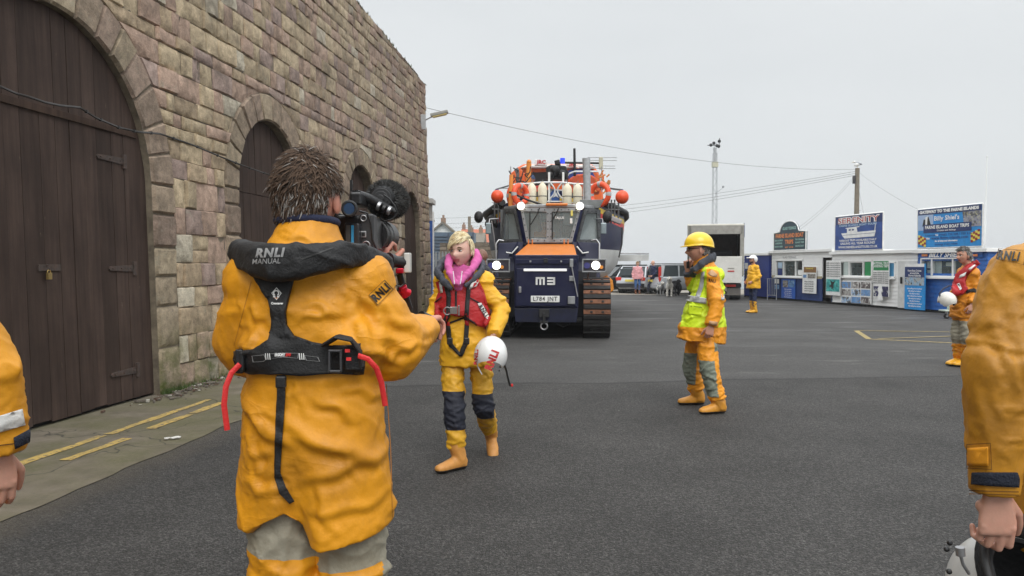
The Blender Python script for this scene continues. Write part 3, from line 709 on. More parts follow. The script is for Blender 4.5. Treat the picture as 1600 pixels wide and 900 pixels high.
b = MB(); b.box(((xl + xr) / 2, 1.9, 1.2), (xr - xl - .06, 1.6, 1.44)); b.build('cab_base', navy, T, bevel=.02)
zt = A[3].z
b = MB(); b.prism([(sl[3].x - .02, sl[3].y), (sl[2].x, sl[2].y - .03), (A[3].x, fy - .05), (B[2].x, fy - .05), (sr[3].x, sr[3].y - .03), (sr[2].x + .02, sr[2].y), (xr, 2.9), (xl, 2.9)], (0, 0, zt), (1, 0, 0), (0, 1, 0), (0, 0, .07)); b.build('cab_roof', frame_m, T, bevel=.015)
for sgn, x in ((-1, xl), (1, xr)): b = MB(); b.box((x * .985, 1.58, (1.94 + zt) / 2), (.07, .09, zt - 1.94)); b.box((x * .985, 2.8, (1.94 + zt) / 2), (.07, .09, zt - 1.94)); b.box((x * .985, 2.2, 2.0), (.05, 1.3, .1)); b.build('cab_post', dk, T, bevel=.008)
b = MB(); b.box(((xl + xr) / 2, 2.85, (1.94 + zt) / 2), (xr - xl, .06, zt - 1.94)); b.build('cab_rear_wall', M('cab_lining_reflection', (.55, .6, .6), .6), T)  # rear wall colour lightened to stand for sky reflection in the windows
b = MB(); b.box((-.05, 1.35, 2.0), (.9, .25, .1)); b.box((.42, 2.2, 2.1), (.3, .4, .5)); b.build('dashboard', M('dark_trim', (.03, .03, .035), .6), T, bevel=.02)
# wipers, sticker, mirrors
tube('wiper', black_m, T, [TP(843, 325, .9), TP(838, 337, .88), TP(829, 351, .9)], .012); tube('wiper', black_m, T, [TP(873, 325, .9), TP(869, 334, .88), TP(862, 345, .9)], .012)
tube('wiper_blade', black_m, T, [TP(828, 331, .93), TP(828, 374, .93)], .012); tube('wiper_blade', black_m, T, [TP(863, 331, .93), TP(863, 374, .93)], .012)
box('paper_notice', tm, T, TP(892.5, 345, .96), (.05, .005, .11)); box('paper_notice', M('yellow_tag', (.7, .6, .15), .5), T, TP(893.5, 333, .96), (.045, .005, .12))
text('windscreen_text', 'TALUS', tm, w2, TP(874, 340.5, .93), (1, 0, 0), (0, 0, 1), .05, .2, bold=.04)
for x, y in ((814, 322), (906, 322)):
    c = TP(x, y, .85); b = MB(); b.ball(c, (.075, .05, .075), 16, 10); lo = b.build('roof_lamp', lampw, T, smooth=60)
    b = MB(); b.torus(c + V((0, .01, 0)), .078, .012, (0, 1, 0)); b.box(c + V((0, .12, -.02)), (.05, .2, .05)); b.build('lamp_ring', frame_m, lo, smooth=40)
b = MB(); b.box(TP(870, 319.5, .95), (.45, .12, .05)); b.build('orange_beacon_bar', orange_m, T, bevel=.015)
# exhaust stack and its box
b = MB(); b.tube([TP(918, 313, 1.6), TP(916, 247, 1.6)], [(.075, .045), (.085, .05)], 8, up=(1, 0, 0)); b.build('exhaust_stack', zinc, T, smooth=30)
b = MB(); p = [TP(909, 325, 1.4), TP(936, 325, 1.4), TP(944, 312, 1.4), TP(906, 312, 1.4)]; d_ = V((0, .35, 0)); b.hexa([p[0], p[1], p[1] + d_, p[0] + d_, p[3], p[2], p[2] + d_, p[3] + d_]); b.build('stack_box', M('zinc_dark', (.2, .21, .21), .5, .5, var=.2), T, bevel=.006)
for sgn in (-1, 1):       # mirrors
    c = TP(853 + sgn * 90, 357, 1.3); b = MB(); b.box(c, (.12, .04, .24)); b.build('wing_mirror', M('mirror_back', (.25, .3, .32), .2, .3), T, bevel=.02)
    tube('mirror_arm', steel, T, [c, c + V((-sgn * .02, .05, .2)), c + V((-sgn * .2, .2, .22))], .015)
    b = MB(); b.ball(c + V((sgn * (.08 if sgn > 0 else .22), .1, .25)), (.1, .1, .13), 12, 8); b.build('work_lamp', black_m, T, smooth=80)
# tracks: linked pads round a loop, rusty wooden-looking cleats on the front
def track(sgn):
    cx = sgn * 1.0; wd = .54; prof = []; zc0, r0, y0 = .64, .58, .62; yb, rb_ = 4.4, .5
    n = 10
    for i in range(n): a = -pi / 2 - pi * i / (n - 1) ; prof.append((y0 + r0 * cos(a), zc0 + r0 * sin(a) - .04))
    k = 12
    for i in range(1, k): f = i / k; prof.append((y0 + (yb - y0) * f, (zc0 + r0) * (1 - f) + (rb_ * 2 + .05) * f - .04))
    for i in range(n): a = pi / 2 - pi * i / (n - 1); prof.append((yb + rb_ * cos(a), .55 + rb_ * sin(a)))
    for i in range(1, k): f = i / k; prof.append((yb + (y0 - yb) * f, .04))
    b = MB(); m_ = len(prof); cen = V((cx, 2.5, .6))
    tot = []
    for i in range(m_):
        a, c = V((cx, *prof[i])), V((cx, *prof[(i + 1) % m_])); t = (c - a); ln = t.length
        if ln < .02: continue
        t.normalize(); nrm = V((0, -t.z, t.y)) if True else 0
        mid = (a + c) / 2
        if nrm.dot(mid - cen) < 0: nrm = -nrm
        rot = Matrix((V((1, 0, 0)), t, nrm)).transposed()
        high = mid.z > .48 and mid.y < 1.1
        b.cur = 0; b.box(mid - nrm * .045, (wd, ln * 1.02, .05), rot)
        b.box(mid + t * ln * .25 - nrm * .005, (wd * .98, ln * .42, .08), rot)
        b.cur = 1 if high else 0
        b.box(mid - t * ln * .27 - nrm * .015, (wd * .985, ln * .44, .07), rot)
        b.cur = 0
        for q in (-.11, .11): b.box(mid - t * ln * .27 + V((q, 0, 0)) + nrm * .0, (.05, ln * .2, .07), rot)
    b.build('track', [trk, tru], T, bevel=.008)
    h = MB(); h.box((cx, 2.5, .62), (wd * .8, 3.5, .6)); h.build('track_frame', M('frame_black', (.02, .02, .024), .7, dirt=.4), T, bevel=.02)
    for y_, r_, z_ in ((y0, .47, .6), (yb, .38, .55), (1.6, .2, .3), (2.4, .2, .3), (3.2, .2, .3)):
        h = MB(); h.tube([(cx - wd * .47, y_, z_), (cx + wd * .47, y_, z_)], r_, 20); h.build('track_wheel', trk, T, smooth=40)
track(-1); track(1)
b = MB(); b.box((0, 2.6, .75), (1.5, 4.0, .7)); b.box((0, 1.2, 1.2), (2.0, 1.0, .3)); b.build('chassis', M('frame_black'), T, bevel=.02)
# ---------------- lifeboat on its carriage
BT = thing('lifeboat', 'orange and dark blue lifeboat with white rails and radar towed behind the tractor', 'lifeboat', TO, TYAW)
hull_navy = M('hull_navy', (.009, .013, .055), .4, coat=.1, spec=.3, var=.15, dirt=.15, dc=(.06, .06, .07)); hull_w = M('hull_white', (.7, .7, .68), .4, var=.1, dirt=.25, ds=3, dc=(.35, .33, .3))
buoy_o = M('buoy_orange', (.82, .09, .025), .42, var=.06, vs=8); cream = M('cream_fender', (.74, .68, .52), .5, var=.08, vs=10, dirt=.2, dc=(.4, .35, .22))
def hw(y): # half beam at boat station y (tractor frame)
    f = (y - 2.7) / 3.6; return 1.93 * min(1, max(0, f)) ** .55 if f < 1 else 1.93 - .012 * max(0, y - 9) ** 1.5
def sheer(y): return 2.78 + .45 * max(0, 1 - (y - 2.4) / 4.5) ** 1.6
zl = [.75, 1.05, 1.3, 1.55, 1.86, 2.1, 2.4, 2.52, 2.62, 2.72, 1.0]
ys = [2.75, 2.9, 3.2, 3.6, 4.2, 5, 6, 7.2, 9, 11, 13.5]
rings = []
for y in ys:
    h_ = hw(y) + .02; s_ = sheer(y); ring = []; lv = [(0, .75 + .9 * max(0, 1 - (y - 2.4) / 2)), (.45, .95 + .5 * max(0, 1 - (y - 2.4) / 3)), (.78, 1.2), (.9, 1.5), (.95, 1.86), (.975, 2.15), (.99, s_ - .36), (.995, s_ - .24), (1.0, s_ - .12), (1.0, s_)]
    zz = [p[1] for p in lv]
    for i in range(1, len(zz)): zz[i] = max(zz[i], zz[i - 1] + .02)
    half = [(h_ * lv[i][0], zz[i]) for i in range(len(lv))]
    ring = [V((-x, y, z)) for x, z in reversed(half)] + [V((x, y, z)) for x, z in half[1:]]
    rings.append(ring)
b = MB(); b.loft(rings, closed=False, caps=False); nseg = len(rings[0]) - 1; b.m = []
for i in range(len(rings) - 1):
    for j in range(nseg):
        k = abs(j - (nseg - 1) / 2); k = int(k) # 0 near keel
        b.m.append(1 if k < 4 else (0 if k < 6 else (3 if k == 6 else (2 if k == 7 else 0))))
hull = b.build('hull', [hull_navy, hull_w, M('stripe_yellow', (.75, .5, .03), .4), M('stripe_red', (.6, .03, .02), .4)], BT, smooth=40)
b = MB(); b.loft([[V((-hw(y), y, sheer(y) - .02)), V((0, y, sheer(y) + .05)), V((hw(y), y, sheer(y) - .02))] for y in ys], closed=False, caps=False); b.build('deck', M('deck_grey', (.25, .26, .27), .7), BT, smooth=60)
b = MB(); b.add([rings[-1][i] for i in range(nseg + 1)], [tuple(range(nseg + 1))]); b.build('transom', hull_navy, BT)
for sgn in (-1, 1): tube('rubbing_fender', black_m, BT, [(sgn * (hw(y) + .07), y, sheer(y) + .05) for y in ys if y > 3.8], .085, 10)
b = MB(); p = [TP(774, 362, 5.0), TP(770, 345, 5.0)]; b.ball(p[1], .16, 10, 8); b.ball(TP(765, 350, 5), .13, 10, 8); b.ball(TP(778, 349, 5), .14, 10, 8); b.build('bow_fender', black_m, BT, smooth=60)
# carriage
cgm = M('carriage_navy', (.02, .025, .06), .5, dirt=.4); CG = thing('boat_carriage', 'dark launching carriage with tracked wheels under the lifeboat', 'carriage', TO, TYAW)
b = MB(); b.box((0, 8.5, .75), (1.6, 8, .3)); b.box((0, 6.6, .65), (2.6, .3, .3)); b.box((0, 9, .65), (2.6, .3, .3)); b.build('carriage_frame', cgm, CG, bevel=.02)
for sgn in (-1, 1):
    b = MB()
    cxx = sgn * 1.05; y0, y1, rr = 6.3, 9.3, .52
    prof = [(y0 + rr * cos(a), rr + rr * sin(a)) for a in [(-pi / 2 - pi * i / 10) for i in range(11)]] + [(y1 + rr * cos(a), rr + rr * sin(a)) for a in [(pi / 2 - pi * i / 10) for i in range(11)]]
    for i in range(len(prof)):
        a, c = V((cxx, *prof[i])), V((cxx, *prof[(i + 1) % len(prof)])); kk = max(1, int((c - a).length / .18))
        for q in range(kk):
            s, e = a.lerp(c, q / kk), a.lerp(c, (q + 1) / kk); t = (e - s).normalized(); rot = Matrix((V((1, 0, 0)), t, V((1, 0, 0)).cross(t))).transposed()
            b.box((s + e) / 2, (.5, (e - s).length * .8, .07), rot); b.box((s + e) / 2, (.46, (e - s).length * 1.03, .03), rot)
    b.build('carriage_track', trk, CG, bevel=.006)
# superstructure
orw = M('wheelhouse_orange', (.75, .14, .03), .4, var=.08, coat=.15)
def bpoly(name, pxs, ly, depth, mat, par=BT, bevel=.01):
    q = [TP(x, y, ly) for x, y in pxs]; b = MB(); n_ = len(q); d_ = V((0, depth, 0))
    b.add(q + [p + d_ for p in q], [tuple(range(n_ - 1, -1, -1)), tuple(range(n_, 2 * n_))] + [(i, (i + 1) % n_, (i + 1) % n_ + n_, i + n_) for i in range(n_)])
    return b.build(name, mat, par, bevel=bevel)
wh = bpoly('wheelhouse', [(806, 322), (806, 262), (818, 256), (926, 256), (940, 275), (944, 322)], 6.0, 4.5, orw, bevel=.06)
bpoly('wheelhouse_opening_shade', [(826, 290), (826, 270), (864, 268), (864, 290)], 5.97, .02, M('wheelhouse_opening', (.012, .012, .013), .5), wh, 0)  # flat near-black sheet: shade inside the opening put into its colour
bpoly('wheelhouse_roof', [(812, 262), (824, 257), (924, 257), (930, 262)], 5.8, 4.9, white_m, wh, .03)
bpoly('windscreen_blue', [(888, 279), (888, 266), (897, 264), (924, 264), (931, 279)], 5.9, .06, M('blue_canopy', (.03, .06, .25), .4), wh, .01)
rf = bpoly('covered_raft', [(888, 300), (886, 284), (892, 277), (902, 272), (918, 271), (930, 276), (936, 286), (938, 300)], 4.6, .8, M('red_orange_cover', (.62, .1, .035), .75, var=.15, vs=5, bump=.6, bs=7, bd=.08), BT, .05)
bpoly('hatch_block', [(812, 300), (812, 274), (816, 270), (820, 270), (820, 300)], 4.8, .4, orw, BT, .02)
# bow rail and posts
rail = M('rail_white', (.62, .63, .64), .35, .3)
ly = 2.7; rp = [(798, 290), (806, 288), (826, 287), (847, 285), (859, 285), (877, 285), (895, 287), (918, 288), (930, 290)]
tube('bow_rail', rail, BT, [TP(x, y, ly + (.1 * abs(x - 865) / 60) ** 2) for x, y in rp], .022, 8)
tube('bow_rail', rail, BT, [TP(x, y + 30, ly) for x, y in rp[1:-1]], .018, 8)
for x in (858, 880):
    b = MB(); b.box((TP(x, 300, ly + .05)), (.05, .05, .9)); b.build('rail_post', white_m, BT, bevel=.01)
for x0_, sg in ((862, 1), (876, -1)):
    pts = [TP(x0_ + sg * 7 * sin(pi * i / 10) * 1.0 - sg * 2, 286 + 24 * i / 10, ly - .05) for i in range(11)]; tube('rail_loop', rail, BT, pts, .018)
for x in (806, 826, 897, 912, 926): tube('stanchion', rail, BT, [TP(x, 287, ly), TP(x, 322, ly)], .018)
em = bpoly('emblem_board', [(857, 315), (857, 296), (880, 296), (880, 315)], ly + .12, .02, white_m, BT, .003)
bpoly('emblem_octagon', [(863, 313.5), (859.5, 309), (859.5, 302), (863, 297.5), (874, 297.5), (877.5, 302), (877.5, 309), (874, 313.5)], ly + .1, .015, M('emblem_blue', (.03, .1, .35), .4), em, 0)
bpoly('emblem_star', [(864, 309), (868.5, 299.5), (873, 309), (868.5, 306.5)], ly + .085, .012, white_m, em, 0)
def fender(x, y0, y1, ly, group='cream fenders hung along the bow rail', label=''):
    a, c = TP(x, y1, ly), TP(x, y0, ly); r = .105; b = MB(); f = thing('fender', label, 'fender', TR @ a + TO, TYAW, group); h = (c - a).length
    b.tube([(0, 0, 0), (0, 0, .02), (0, 0, .06), (0, 0, h * .72), (0, 0, h * .84), (0, 0, h * .93), (0, 0, h * .96), (0, 0, h)], [.04, .08, r, r, r * .8, r * .45, .03, .028], 20); b.build('fender_body', cream, f, smooth=50)
    MB().torus((0, 0, h * .42), r + .004, .008).build('rope_band', M('grey_rope', (.12, .12, .12), .8), f)
    tube('rope', M('grey_rope'), f, [(0, 0, h), (.01, .03, h + .05)], .008, 6)
fl_ = ['cream cylinder fender farthest left on the bow rail', 'cream fender second from the left, beside the white post', 'cream fender right of the blue and white emblem board', 'cream fender farthest right, by the grey exhaust stack']
for (x, y0, y1), lb in zip(((831, 285, 323), (847.5, 284, 323), (886.5, 286, 322), (902.5, 286, 323)), fl_): fender(x, y0, y1, 2.45, label=lb)
def ballbuoy(x, y, r, ly, label, rope):
    c = TR @ TP(x, y, ly) + TO; o = thing('ball_buoy', label, 'buoy', c, TYAW, 'orange ball buoys at the sides of the lifeboat')
    b = MB(); b.ball((0, 0, 0), (r, r, r * 1.03), 28, 18); b.build('buoy_ball', buoy_o, o, smooth=80)
    b = MB(); b.tube([(0, 0, r * .95), (0, 0, r * 1.18)], [.04, .025], 10); b.build('buoy_eye', M('blue_eye', (.03, .04, .12), .5), o, smooth=40)
    tube('rope', M('grey_rope'), o, [(0, 0, r * 1.15)] + rope, .009, 6)
ballbuoy(777, 307, .148, 2.9, 'round orange buoy hanging at the left side of the boat', [(.1, .1, .2), (.3, .3, .22)])
ballbuoy(972, 308, .155, 3.0, 'round orange buoy hanging at the right side of the boat', [(-.1, .1, .2), (-.3, .3, .25)])
def lifebuoy(x, y, ly, rx, tilt, label):
    c = TR @ TP(x, y, ly) + TO; o = thing('lifebuoy', label, 'lifebuoy', c, TYAW + tilt, 'orange lifebuoys on the boat rails')
    b = MB(); ax = V((0, 1, 0)); b.torus((0, 0, 0), rx, .062, ax, 32, 12); b.build('ring', buoy_o, o, smooth=80)
    for a in (45, 135, 225, 315):
        b = MB(); b.torus((0, 0, 0), rx, .066, ax, 3, 12, radians(a - 9), radians(a + 9)); b.build('reflective_band', M('grey_reflective', (.42, .42, .42), .4), o, smooth=60)
    return o
lifebuoy(813, 304, 2.2, .20, .85, 'orange lifebuoy left of the fenders, partly turned')
lb2 = lifebuoy(802, 307, 2.6, .21, 1.2, 'orange lifebuoy seen edge on beside the left ball buoy')
lifebuoy(937, 304, 2.5, .235, -.6, 'large orange lifebuoy hung right of the grey exhaust stack')
# posts, masts, aerials
op = M('post_orange', (.78, .27, .05), .45)
b = MB(); b.tube([TP(825.5, 290, 4), TP(826.5, 253, 4)], [(.065, .05), (.06, .05)], 8); b.ball(TP(826.5, 253, 4), .06, 8, 6); b.build('orange_post', op, BT, smooth=40)
b = MB(); b.tube([TP(797.5, 322, 2.3), TP(799, 273, 2.3)], [(.05, .04), (.045, .04)], 8); b.build('orange_post', op, BT, smooth=40)
jr = bpoly('radar_scanner', [(835, 258), (836, 249), (855, 252), (854, 259)], 5.2, .14, white_m, BT, .01)
bpoly('radar_scanner', [(885, 258), (885, 253), (905, 258), (905, 263)], 5.2, .14, white_m, BT, .01)
red_m = M('lettering_red', (.5, .03, .03), .5)
q = TP(846, 253.2, 5.18); text('radar_text', 'JRC', red_m, jr, q, (1, -.0, -.12), (0, 0, 1), .10, .24, bold=.05)
text('radar_text', 'JR', red_m, jr, TP(893, 257, 5.18), (1, 0, -.2), (0, 0, 1), .08, .14, bold=.05)
sb_ = bpoly('search_camera', [(853, 279), (853, 261), (861, 257), (884, 259), (888, 268), (887, 280)], 3.9, .5, M('matt_black', (.012, .012, .013), .6), BT, .03)
for x, y, r in ((867, 266, .13), (861, 273, .1), (878, 272, .11)): MB().ball(TP(x, y, 3.85), r, 12, 8).build('camera_ball', M('matt_black'), sb_, smooth=80)
bpoly('camera_housing', [(867, 257), (866, 251), (874, 249), (876, 257)], 3.9, .3, M('matt_black'), sb_, .01)
b = MB(); c = TP(879, 251, 4); b.tube([c - V((0, 0, .07)), c + V((0, 0, .06))], .06, 14); b.build('blue_light', M('blue_lamp', (.02, .05, .7), .2, emit=(.05, .1, 1), es=.5), BT, smooth=40)
tube('mast', M('matt_black'), BT, [TP(898, 275, 4.2), TP(897.5, 232, 4.2)], [.035, .03]); tube('crosstree', M('matt_black'), BT, [TP(872, 254, 4.2), TP(937, 255, 4.2)], .025)
b = MB(); b.box(TP(939, 255, 4.2), (.1, .1, .3)); b.build('aerial_mount', M('cream_box', (.5, .48, .36), .5), BT, bevel=.02)
for y, dx in ((246, 0), (250.5, 0), (259, -3), (263, -2)): tube('aerial_rod', steel, BT, [TP(918 + dx, y, 4.2), TP(964 + dx, y + .3, 4.2)], .009, 6)
for x0_, x1_, y in ((940, 932, 270), (798, 790, 275)): tube('whip_aerial', steel, BT, [TP(x0_, 300, 4), TP(x0_, 260, 4)], .012, 6)
tube('grab_hoop', rail, BT, [TP(884, 292, 4.0), TP(885, 276, 4.0), TP(890, 271, 4.0), TP(898, 268, 4), TP(935, 268, 4), TP(938, 276, 4), TP(938, 290, 4)], .022)
for i, (x, y) in enumerate(((802, 270), (807, 265), (813, 268), (940, 273))): bpoly('deck_gear', [(x - 3, y + 22), (x - 4, y), (x + 2, y - 4), (x + 4, y + 3), (x + 4, y + 22)], 4.5 + .1 * i, .3, orw if i != 1 else dk, BT, .02)
b = MB()
for i in range(14):
    a_ = TP(R.uniform(800, 828), R.uniform(268, 300), R.uniform(3.2, 4.2)); b.tube([a_, a_ + V((R.uniform(-.12, .12), 0, R.uniform(-.1, .15))), a_ + V((R.uniform(-.2, .2), .05, R.uniform(-.1, .3)))], .015, 5)
b.build('deck_ropes', M('matt_black'), BT)
b = MB()
for i in range(12):
    x = R.uniform(925, 948); y = R.uniform(275, 310); a_ = TP(x, y, R.uniform(3.2, 4)); b.tube([a_, a_ + V((R.uniform(-.15, .15), 0, R.uniform(.05, .2)))], .02, 5)
b.build('deck_ropes', M('bright_rope', (.55, .2, .05), .7), BT)
tube('boat_hook', M('matt_black'), BT, [TP(796, 300, 2.15), TP(826, 313, 2.1), TP(856, 323, 2.1)], .022)
# side railings with stanchions
for sgn, xs in ((1, (950, 955, 960, 966)), (-1, (773, 779, 786))):
    for x in xs: tube('side_stanchion', dk, BT, [TP(x, 349, 4.3), TP(x + sgn * .5, 312 if sgn > 0 else 316, 4.3)], .022)
    a_, c_ = (xs[0] - 5, xs[-1] + 3) if sgn > 0 else (xs[0] - 4, xs[-1] + 10)
    for y in (316, 327): tube('side_rail', rail if y == 316 else dk, BT, [TP(a_, y, 4.3), TP(c_, y + 1, 4.3)], .018)
tube('top_rail', dk, BT, [TP(935, 292, 3.4), TP(970, 297, 3.4)], .018); tube('top_rail', dk, BT, [TP(795, 290, 3.4), TP(775, 296, 3.4), TP(772, 300, 3.4)], .018)
b = MB(); p = TP(962, 344, 4.1); b.box(p, (.3, .2, .12), Matrix.Rotation(.4, 3, 'Y')); b.build('deck_gear', M('grey_gear', (.35, .33, .33), .6), BT, bevel=.02)
tube('ladder_rope', steel, BT, [TP(775, 395, 4.6), TP(772, 370, 4.6), TP(768, 345, 4.7)], .02); tube('ladder_rope', M('grey_rope'), BT, [TP(972, 355, 5.2), TP(972, 380, 5.4), TP(967, 402, 5.6)], .02)
# ---------------------------------------------------------------- ticket kiosks along the right
RX = lambda y: 11.25 + .2 * (33.2 - y)
U = V((.2, -1, 0)).normalized(); KN = V((-1, -.2, 0)).normalized(); KZ = V((0, 0, 1))     # along the row (towards camera), facing the yard
def KY(px): return 17.89 / ((px - 800) / F + .2)
def KP(px, py, off=0.0):                  # point on the row's front plane pushed out by off
    r = CF * F + V((1, 0, 0)) * (px - 800) + CU * (450 - py); o = V((0, 0, 1.45)); a = V((RX(30), 30, 0)) + KN * off
    k = (a - o).dot(KN) / r.dot(KN); return o + r * k
def kq(name, pxs, off, th, mat, par, bevel=0, label=None):      # a panel given by its corners
    q = [KP(x, y, off) for x, y in pxs]; b = MB(); n = len(q); b.add([p for p in q] + [p - KN * th for p in q], [tuple(range(n)), tuple(range(2 * n - 1, n - 1, -1))] + [(i, (i + 1) % n, (i + 1) % n + n, i + n) for i in range(n)])
    o = b.build(name, mat, par, bevel=bevel)
    if label: o['label'] = label
    return o
def kr(name, x0, y0, x1, y1, off, th, mat, par, dy0=None, bevel=0):
    """rectangle in the row plane from two corners; keeps true horizontals"""
    a, b_ = KP(x0, y0, off), KP(x1, y1, off); s0 = V((a.x, a.y, 0)); s1 = V((b_.x, b_.y, 0)); zt_, zb_ = a.z, b_.z
    pts = [s0 + KZ * zb_, s1 + KZ * zb_, s1 + KZ * zt_, s0 + KZ * zt_]; b = MB(); b.add(pts + [p - KN * th for p in pts], [(0, 1, 2, 3), (7, 6, 5, 4)] + [(i, (i + 1) % 4, (i + 1) % 4 + 4, i + 4) for i in range(4)])
    return b.build(name, mat, par, bevel=bevel)
white_b = M('white_boards', (.86, .86, .84), .55, var=.03, vs=5, dirt=.07, ds=6, dc=(.4, .38, .33)); blue_b = M('navy_boards', (.02, .045, .16), .5, var=.15, vs=8)
blue_b2 = M('bright_blue_boards', (.02, .12, .42), .5, var=.12, vs=8); sgn_w = M('sign_white'); sgn_navy = M('sign_navy', (.015, .035, .14), .4, var=.05)
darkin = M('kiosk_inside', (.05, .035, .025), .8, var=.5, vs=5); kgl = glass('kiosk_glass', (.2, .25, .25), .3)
def kt(s, x, y, h, w_, mat, par, off=.05, bold=.03, shear=0):
    """text centred at a pixel on the row plane; h and w_ in metres"""
    return text('sign_text', s, mat, par, KP(x, y, off), U, KZ, h, w_, bold, shear)
def kiosk(label, y_far, y_near, h, upper, lower, zsplit, depth=2.4, gaps=()):
    o = thing('ticket_kiosk', label, 'kiosk', (RX(y_far), y_far, 0)); O = V(o.location)
    a, c = V((RX(y_far), y_far, 0)) - O, V((RX(y_near), y_near, 0)) - O; ln = (c - a).length; bk_ = -KN * depth
    def boards(z0, z1, mat, name, segs):
        b = MB(); z = z0
        while z < z1 - .02:
            t = min(z + .13, z1)
            for s0, s1, lo, hi in segs:
                if t <= lo + .01 or z >= hi - .01: continue
                p, q_ = a + U * s0, a + U * s1
                b.hexa([p + KZ * z + KN * .018, q_ + KZ * z + KN * .018, q_ + KZ * z - KN * .03, p + KZ * z - KN * .03, p + KZ * t, q_ + KZ * t, q_ + KZ * t - KN * .03, p + KZ * t - KN * .03])
            z = t
        # gable ends and back
        for e, sg in ((a, -1), (c, 1)):
            z = z0
            while z < z1 - .02:
                t = min(z + .13, z1); b.hexa([e + KZ * z + U * sg * .018, e + bk_ + KZ * z + U * sg * .018, e + bk_ + KZ * z - U * sg * .03, e + KZ * z - U * sg * .03, e + KZ * t, e + bk_ + KZ * t, e + bk_ + KZ * t - U * sg * .03, e + KZ * t - U * sg * .03]); z = t
        b.add([a + bk_ + KZ * z0, c + bk_ + KZ * z0, c + bk_ + KZ * z1, a + bk_ + KZ * z1], [(0, 1, 2, 3)])
        b.build(name, mat, o)
    return o, O, a, c, ln, boards, bk_
def segs_for(y_far, holes):     # holes: (px0, px1, z0, z1) -> board segments around them
    return holes
def make(label, px0, px1, h, upper, lower, zs, holes, depth=2.4):
    yf, yn = KY(px0), KY(px1); o, O, a, c, ln, boards, bk_ = kiosk(label, yf, yn, h, upper, lower, zs, depth)
    def s_of(px): return (V((RX(KY(px)), KY(px), 0)) - V((RX(yf), yf, 0))).length
    hs = sorted((s_of(h_[0]), s_of(h_[1]), h_[2], h_[3]) for h_ in holes); segs = []; s = 0
    for s0, s1, z0, z1 in hs: segs += [(s, s0, 0, 9), (s0, s1, 0, z0), (s0, s1, z1, 9)]; s = s1
    segs.append((s, ln, 0, 9))
    def sg(z0, z1):  # holes clipped by height per band
        return segs
    boards(.08, zs, lower, 'lower_boards', sg(0, zs)); boards(zs, h, upper, 'upper_boards', sg(zs, h))
    b = MB(); e0, e1 = a - U * .1 + KN * .12, c + U * .1 + KN * .12; b.hexa([e0 + KZ * h, e1 + KZ * h, e1 + bk_ * 1.1 + KZ * h, e0 + bk_ * 1.1 + KZ * h, e0 + KZ * (h + .11), e1 + KZ * (h + .11), e1 + bk_ * 1.1 + KZ * (h + .09), e0 + bk_ * 1.1 + KZ * (h + .09)])
    b.build('roof', white_b, o, bevel=.01)
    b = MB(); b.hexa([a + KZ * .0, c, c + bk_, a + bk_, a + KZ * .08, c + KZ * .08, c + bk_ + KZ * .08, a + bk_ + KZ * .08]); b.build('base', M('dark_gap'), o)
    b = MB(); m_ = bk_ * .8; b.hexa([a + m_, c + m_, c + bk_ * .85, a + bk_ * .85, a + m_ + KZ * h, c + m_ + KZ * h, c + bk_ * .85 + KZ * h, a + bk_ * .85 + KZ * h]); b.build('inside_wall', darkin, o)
    return o
def attach(o, par):             # world-built child -> parented
    o.parent = par; o.location = o.location - V(par.location); return o
def PK(fn, par, *a, **k):
    o = fn(*a, **k); o.parent = None
    attach(o, par); return o
def panel(name, x0, y0, x1, y1, off, th, mat, par, bevel=0): return PK(kr, par, name, x0, y0, x1, y1, off, th, mat, None, bevel=bevel)
def ktx(s, x, y, h, w_, mat, par, off=.05, bold=.03, shear=0):
    base = V(par.location) + (V(par.parent.location) if par.parent else V())
    return text('sign_text', s, mat, par, KP(x, y, off) - base, U, KZ, h, w_, bold, shear, off=.004)
def sub(name, x0, y0, x1, y1, off, mat, par, th=.004):     # flat patch on a sign (sub-part)
    o = kr(name, x0, y0, x1, y1, off, th, mat, None); loc = V(par.location) + (V(par.parent.location) if par.parent else V()); o.parent = par; o.location = o.location - loc; return o
def window(par, x0, y0, x1, y1, bars=(), fm=None, gl=True):
    fm = fm or white_b; a, b_ = KP(x0, y0, 0), KP(x1, y1, 0); q = .045
    fr = MB(); O = V(par.location); s0, s1 = V((a.x, a.y, 0)) - O, V((b_.x, b_.y, 0)) - O; z1, z0 = a.z, b_.z
    def bar(p, q_, za, zb): fr.hexa([p + KZ * za + KN * .05, q_ + KZ * za + KN * .05, q_ + KZ * za - KN * .06, p + KZ * za - KN * .06, p + KZ * zb + KN * .05, q_ + KZ * zb + KN * .05, q_ + KZ * zb - KN * .06, p + KZ * zb - KN * .06])
    bar(s0, s1, z0, z0 + q); bar(s0, s1, z1 - q, z1); bar(s0, s0 + U * q, z0, z1); bar(s1 - U * q, s1, z0, z1)
    for x in bars: c = KP(x, 430, 0); s = V((c.x, c.y, 0)) - O; bar(s - U * q * .5, s + U * q * .5, z0 + .05, z1 - .05)
    wo_ = fr.build('window', fm, par)
    if gl: MB().add([s0 + KZ * z0, s1 + KZ * z0, s1 + KZ * z1, s0 + KZ * z1], [(0, 1, 2, 3)]).build('pane', kgl, wo_)
    MB().hexa([s0 + KZ * (z0 - .05) + KN * .12, s1 + KZ * (z0 - .05) + KN * .12, s1 + KZ * (z0 - .05), s0 + KZ * (z0 - .05), s0 + KZ * z0 + KN * .12, s1 + KZ * z0 + KN * .12, s1 + KZ * z0, s0 + KZ * z0]).build('sill', fm, wo_)
    return wo_
def hz(x, y): p = KP(x, y, 0); return p.z
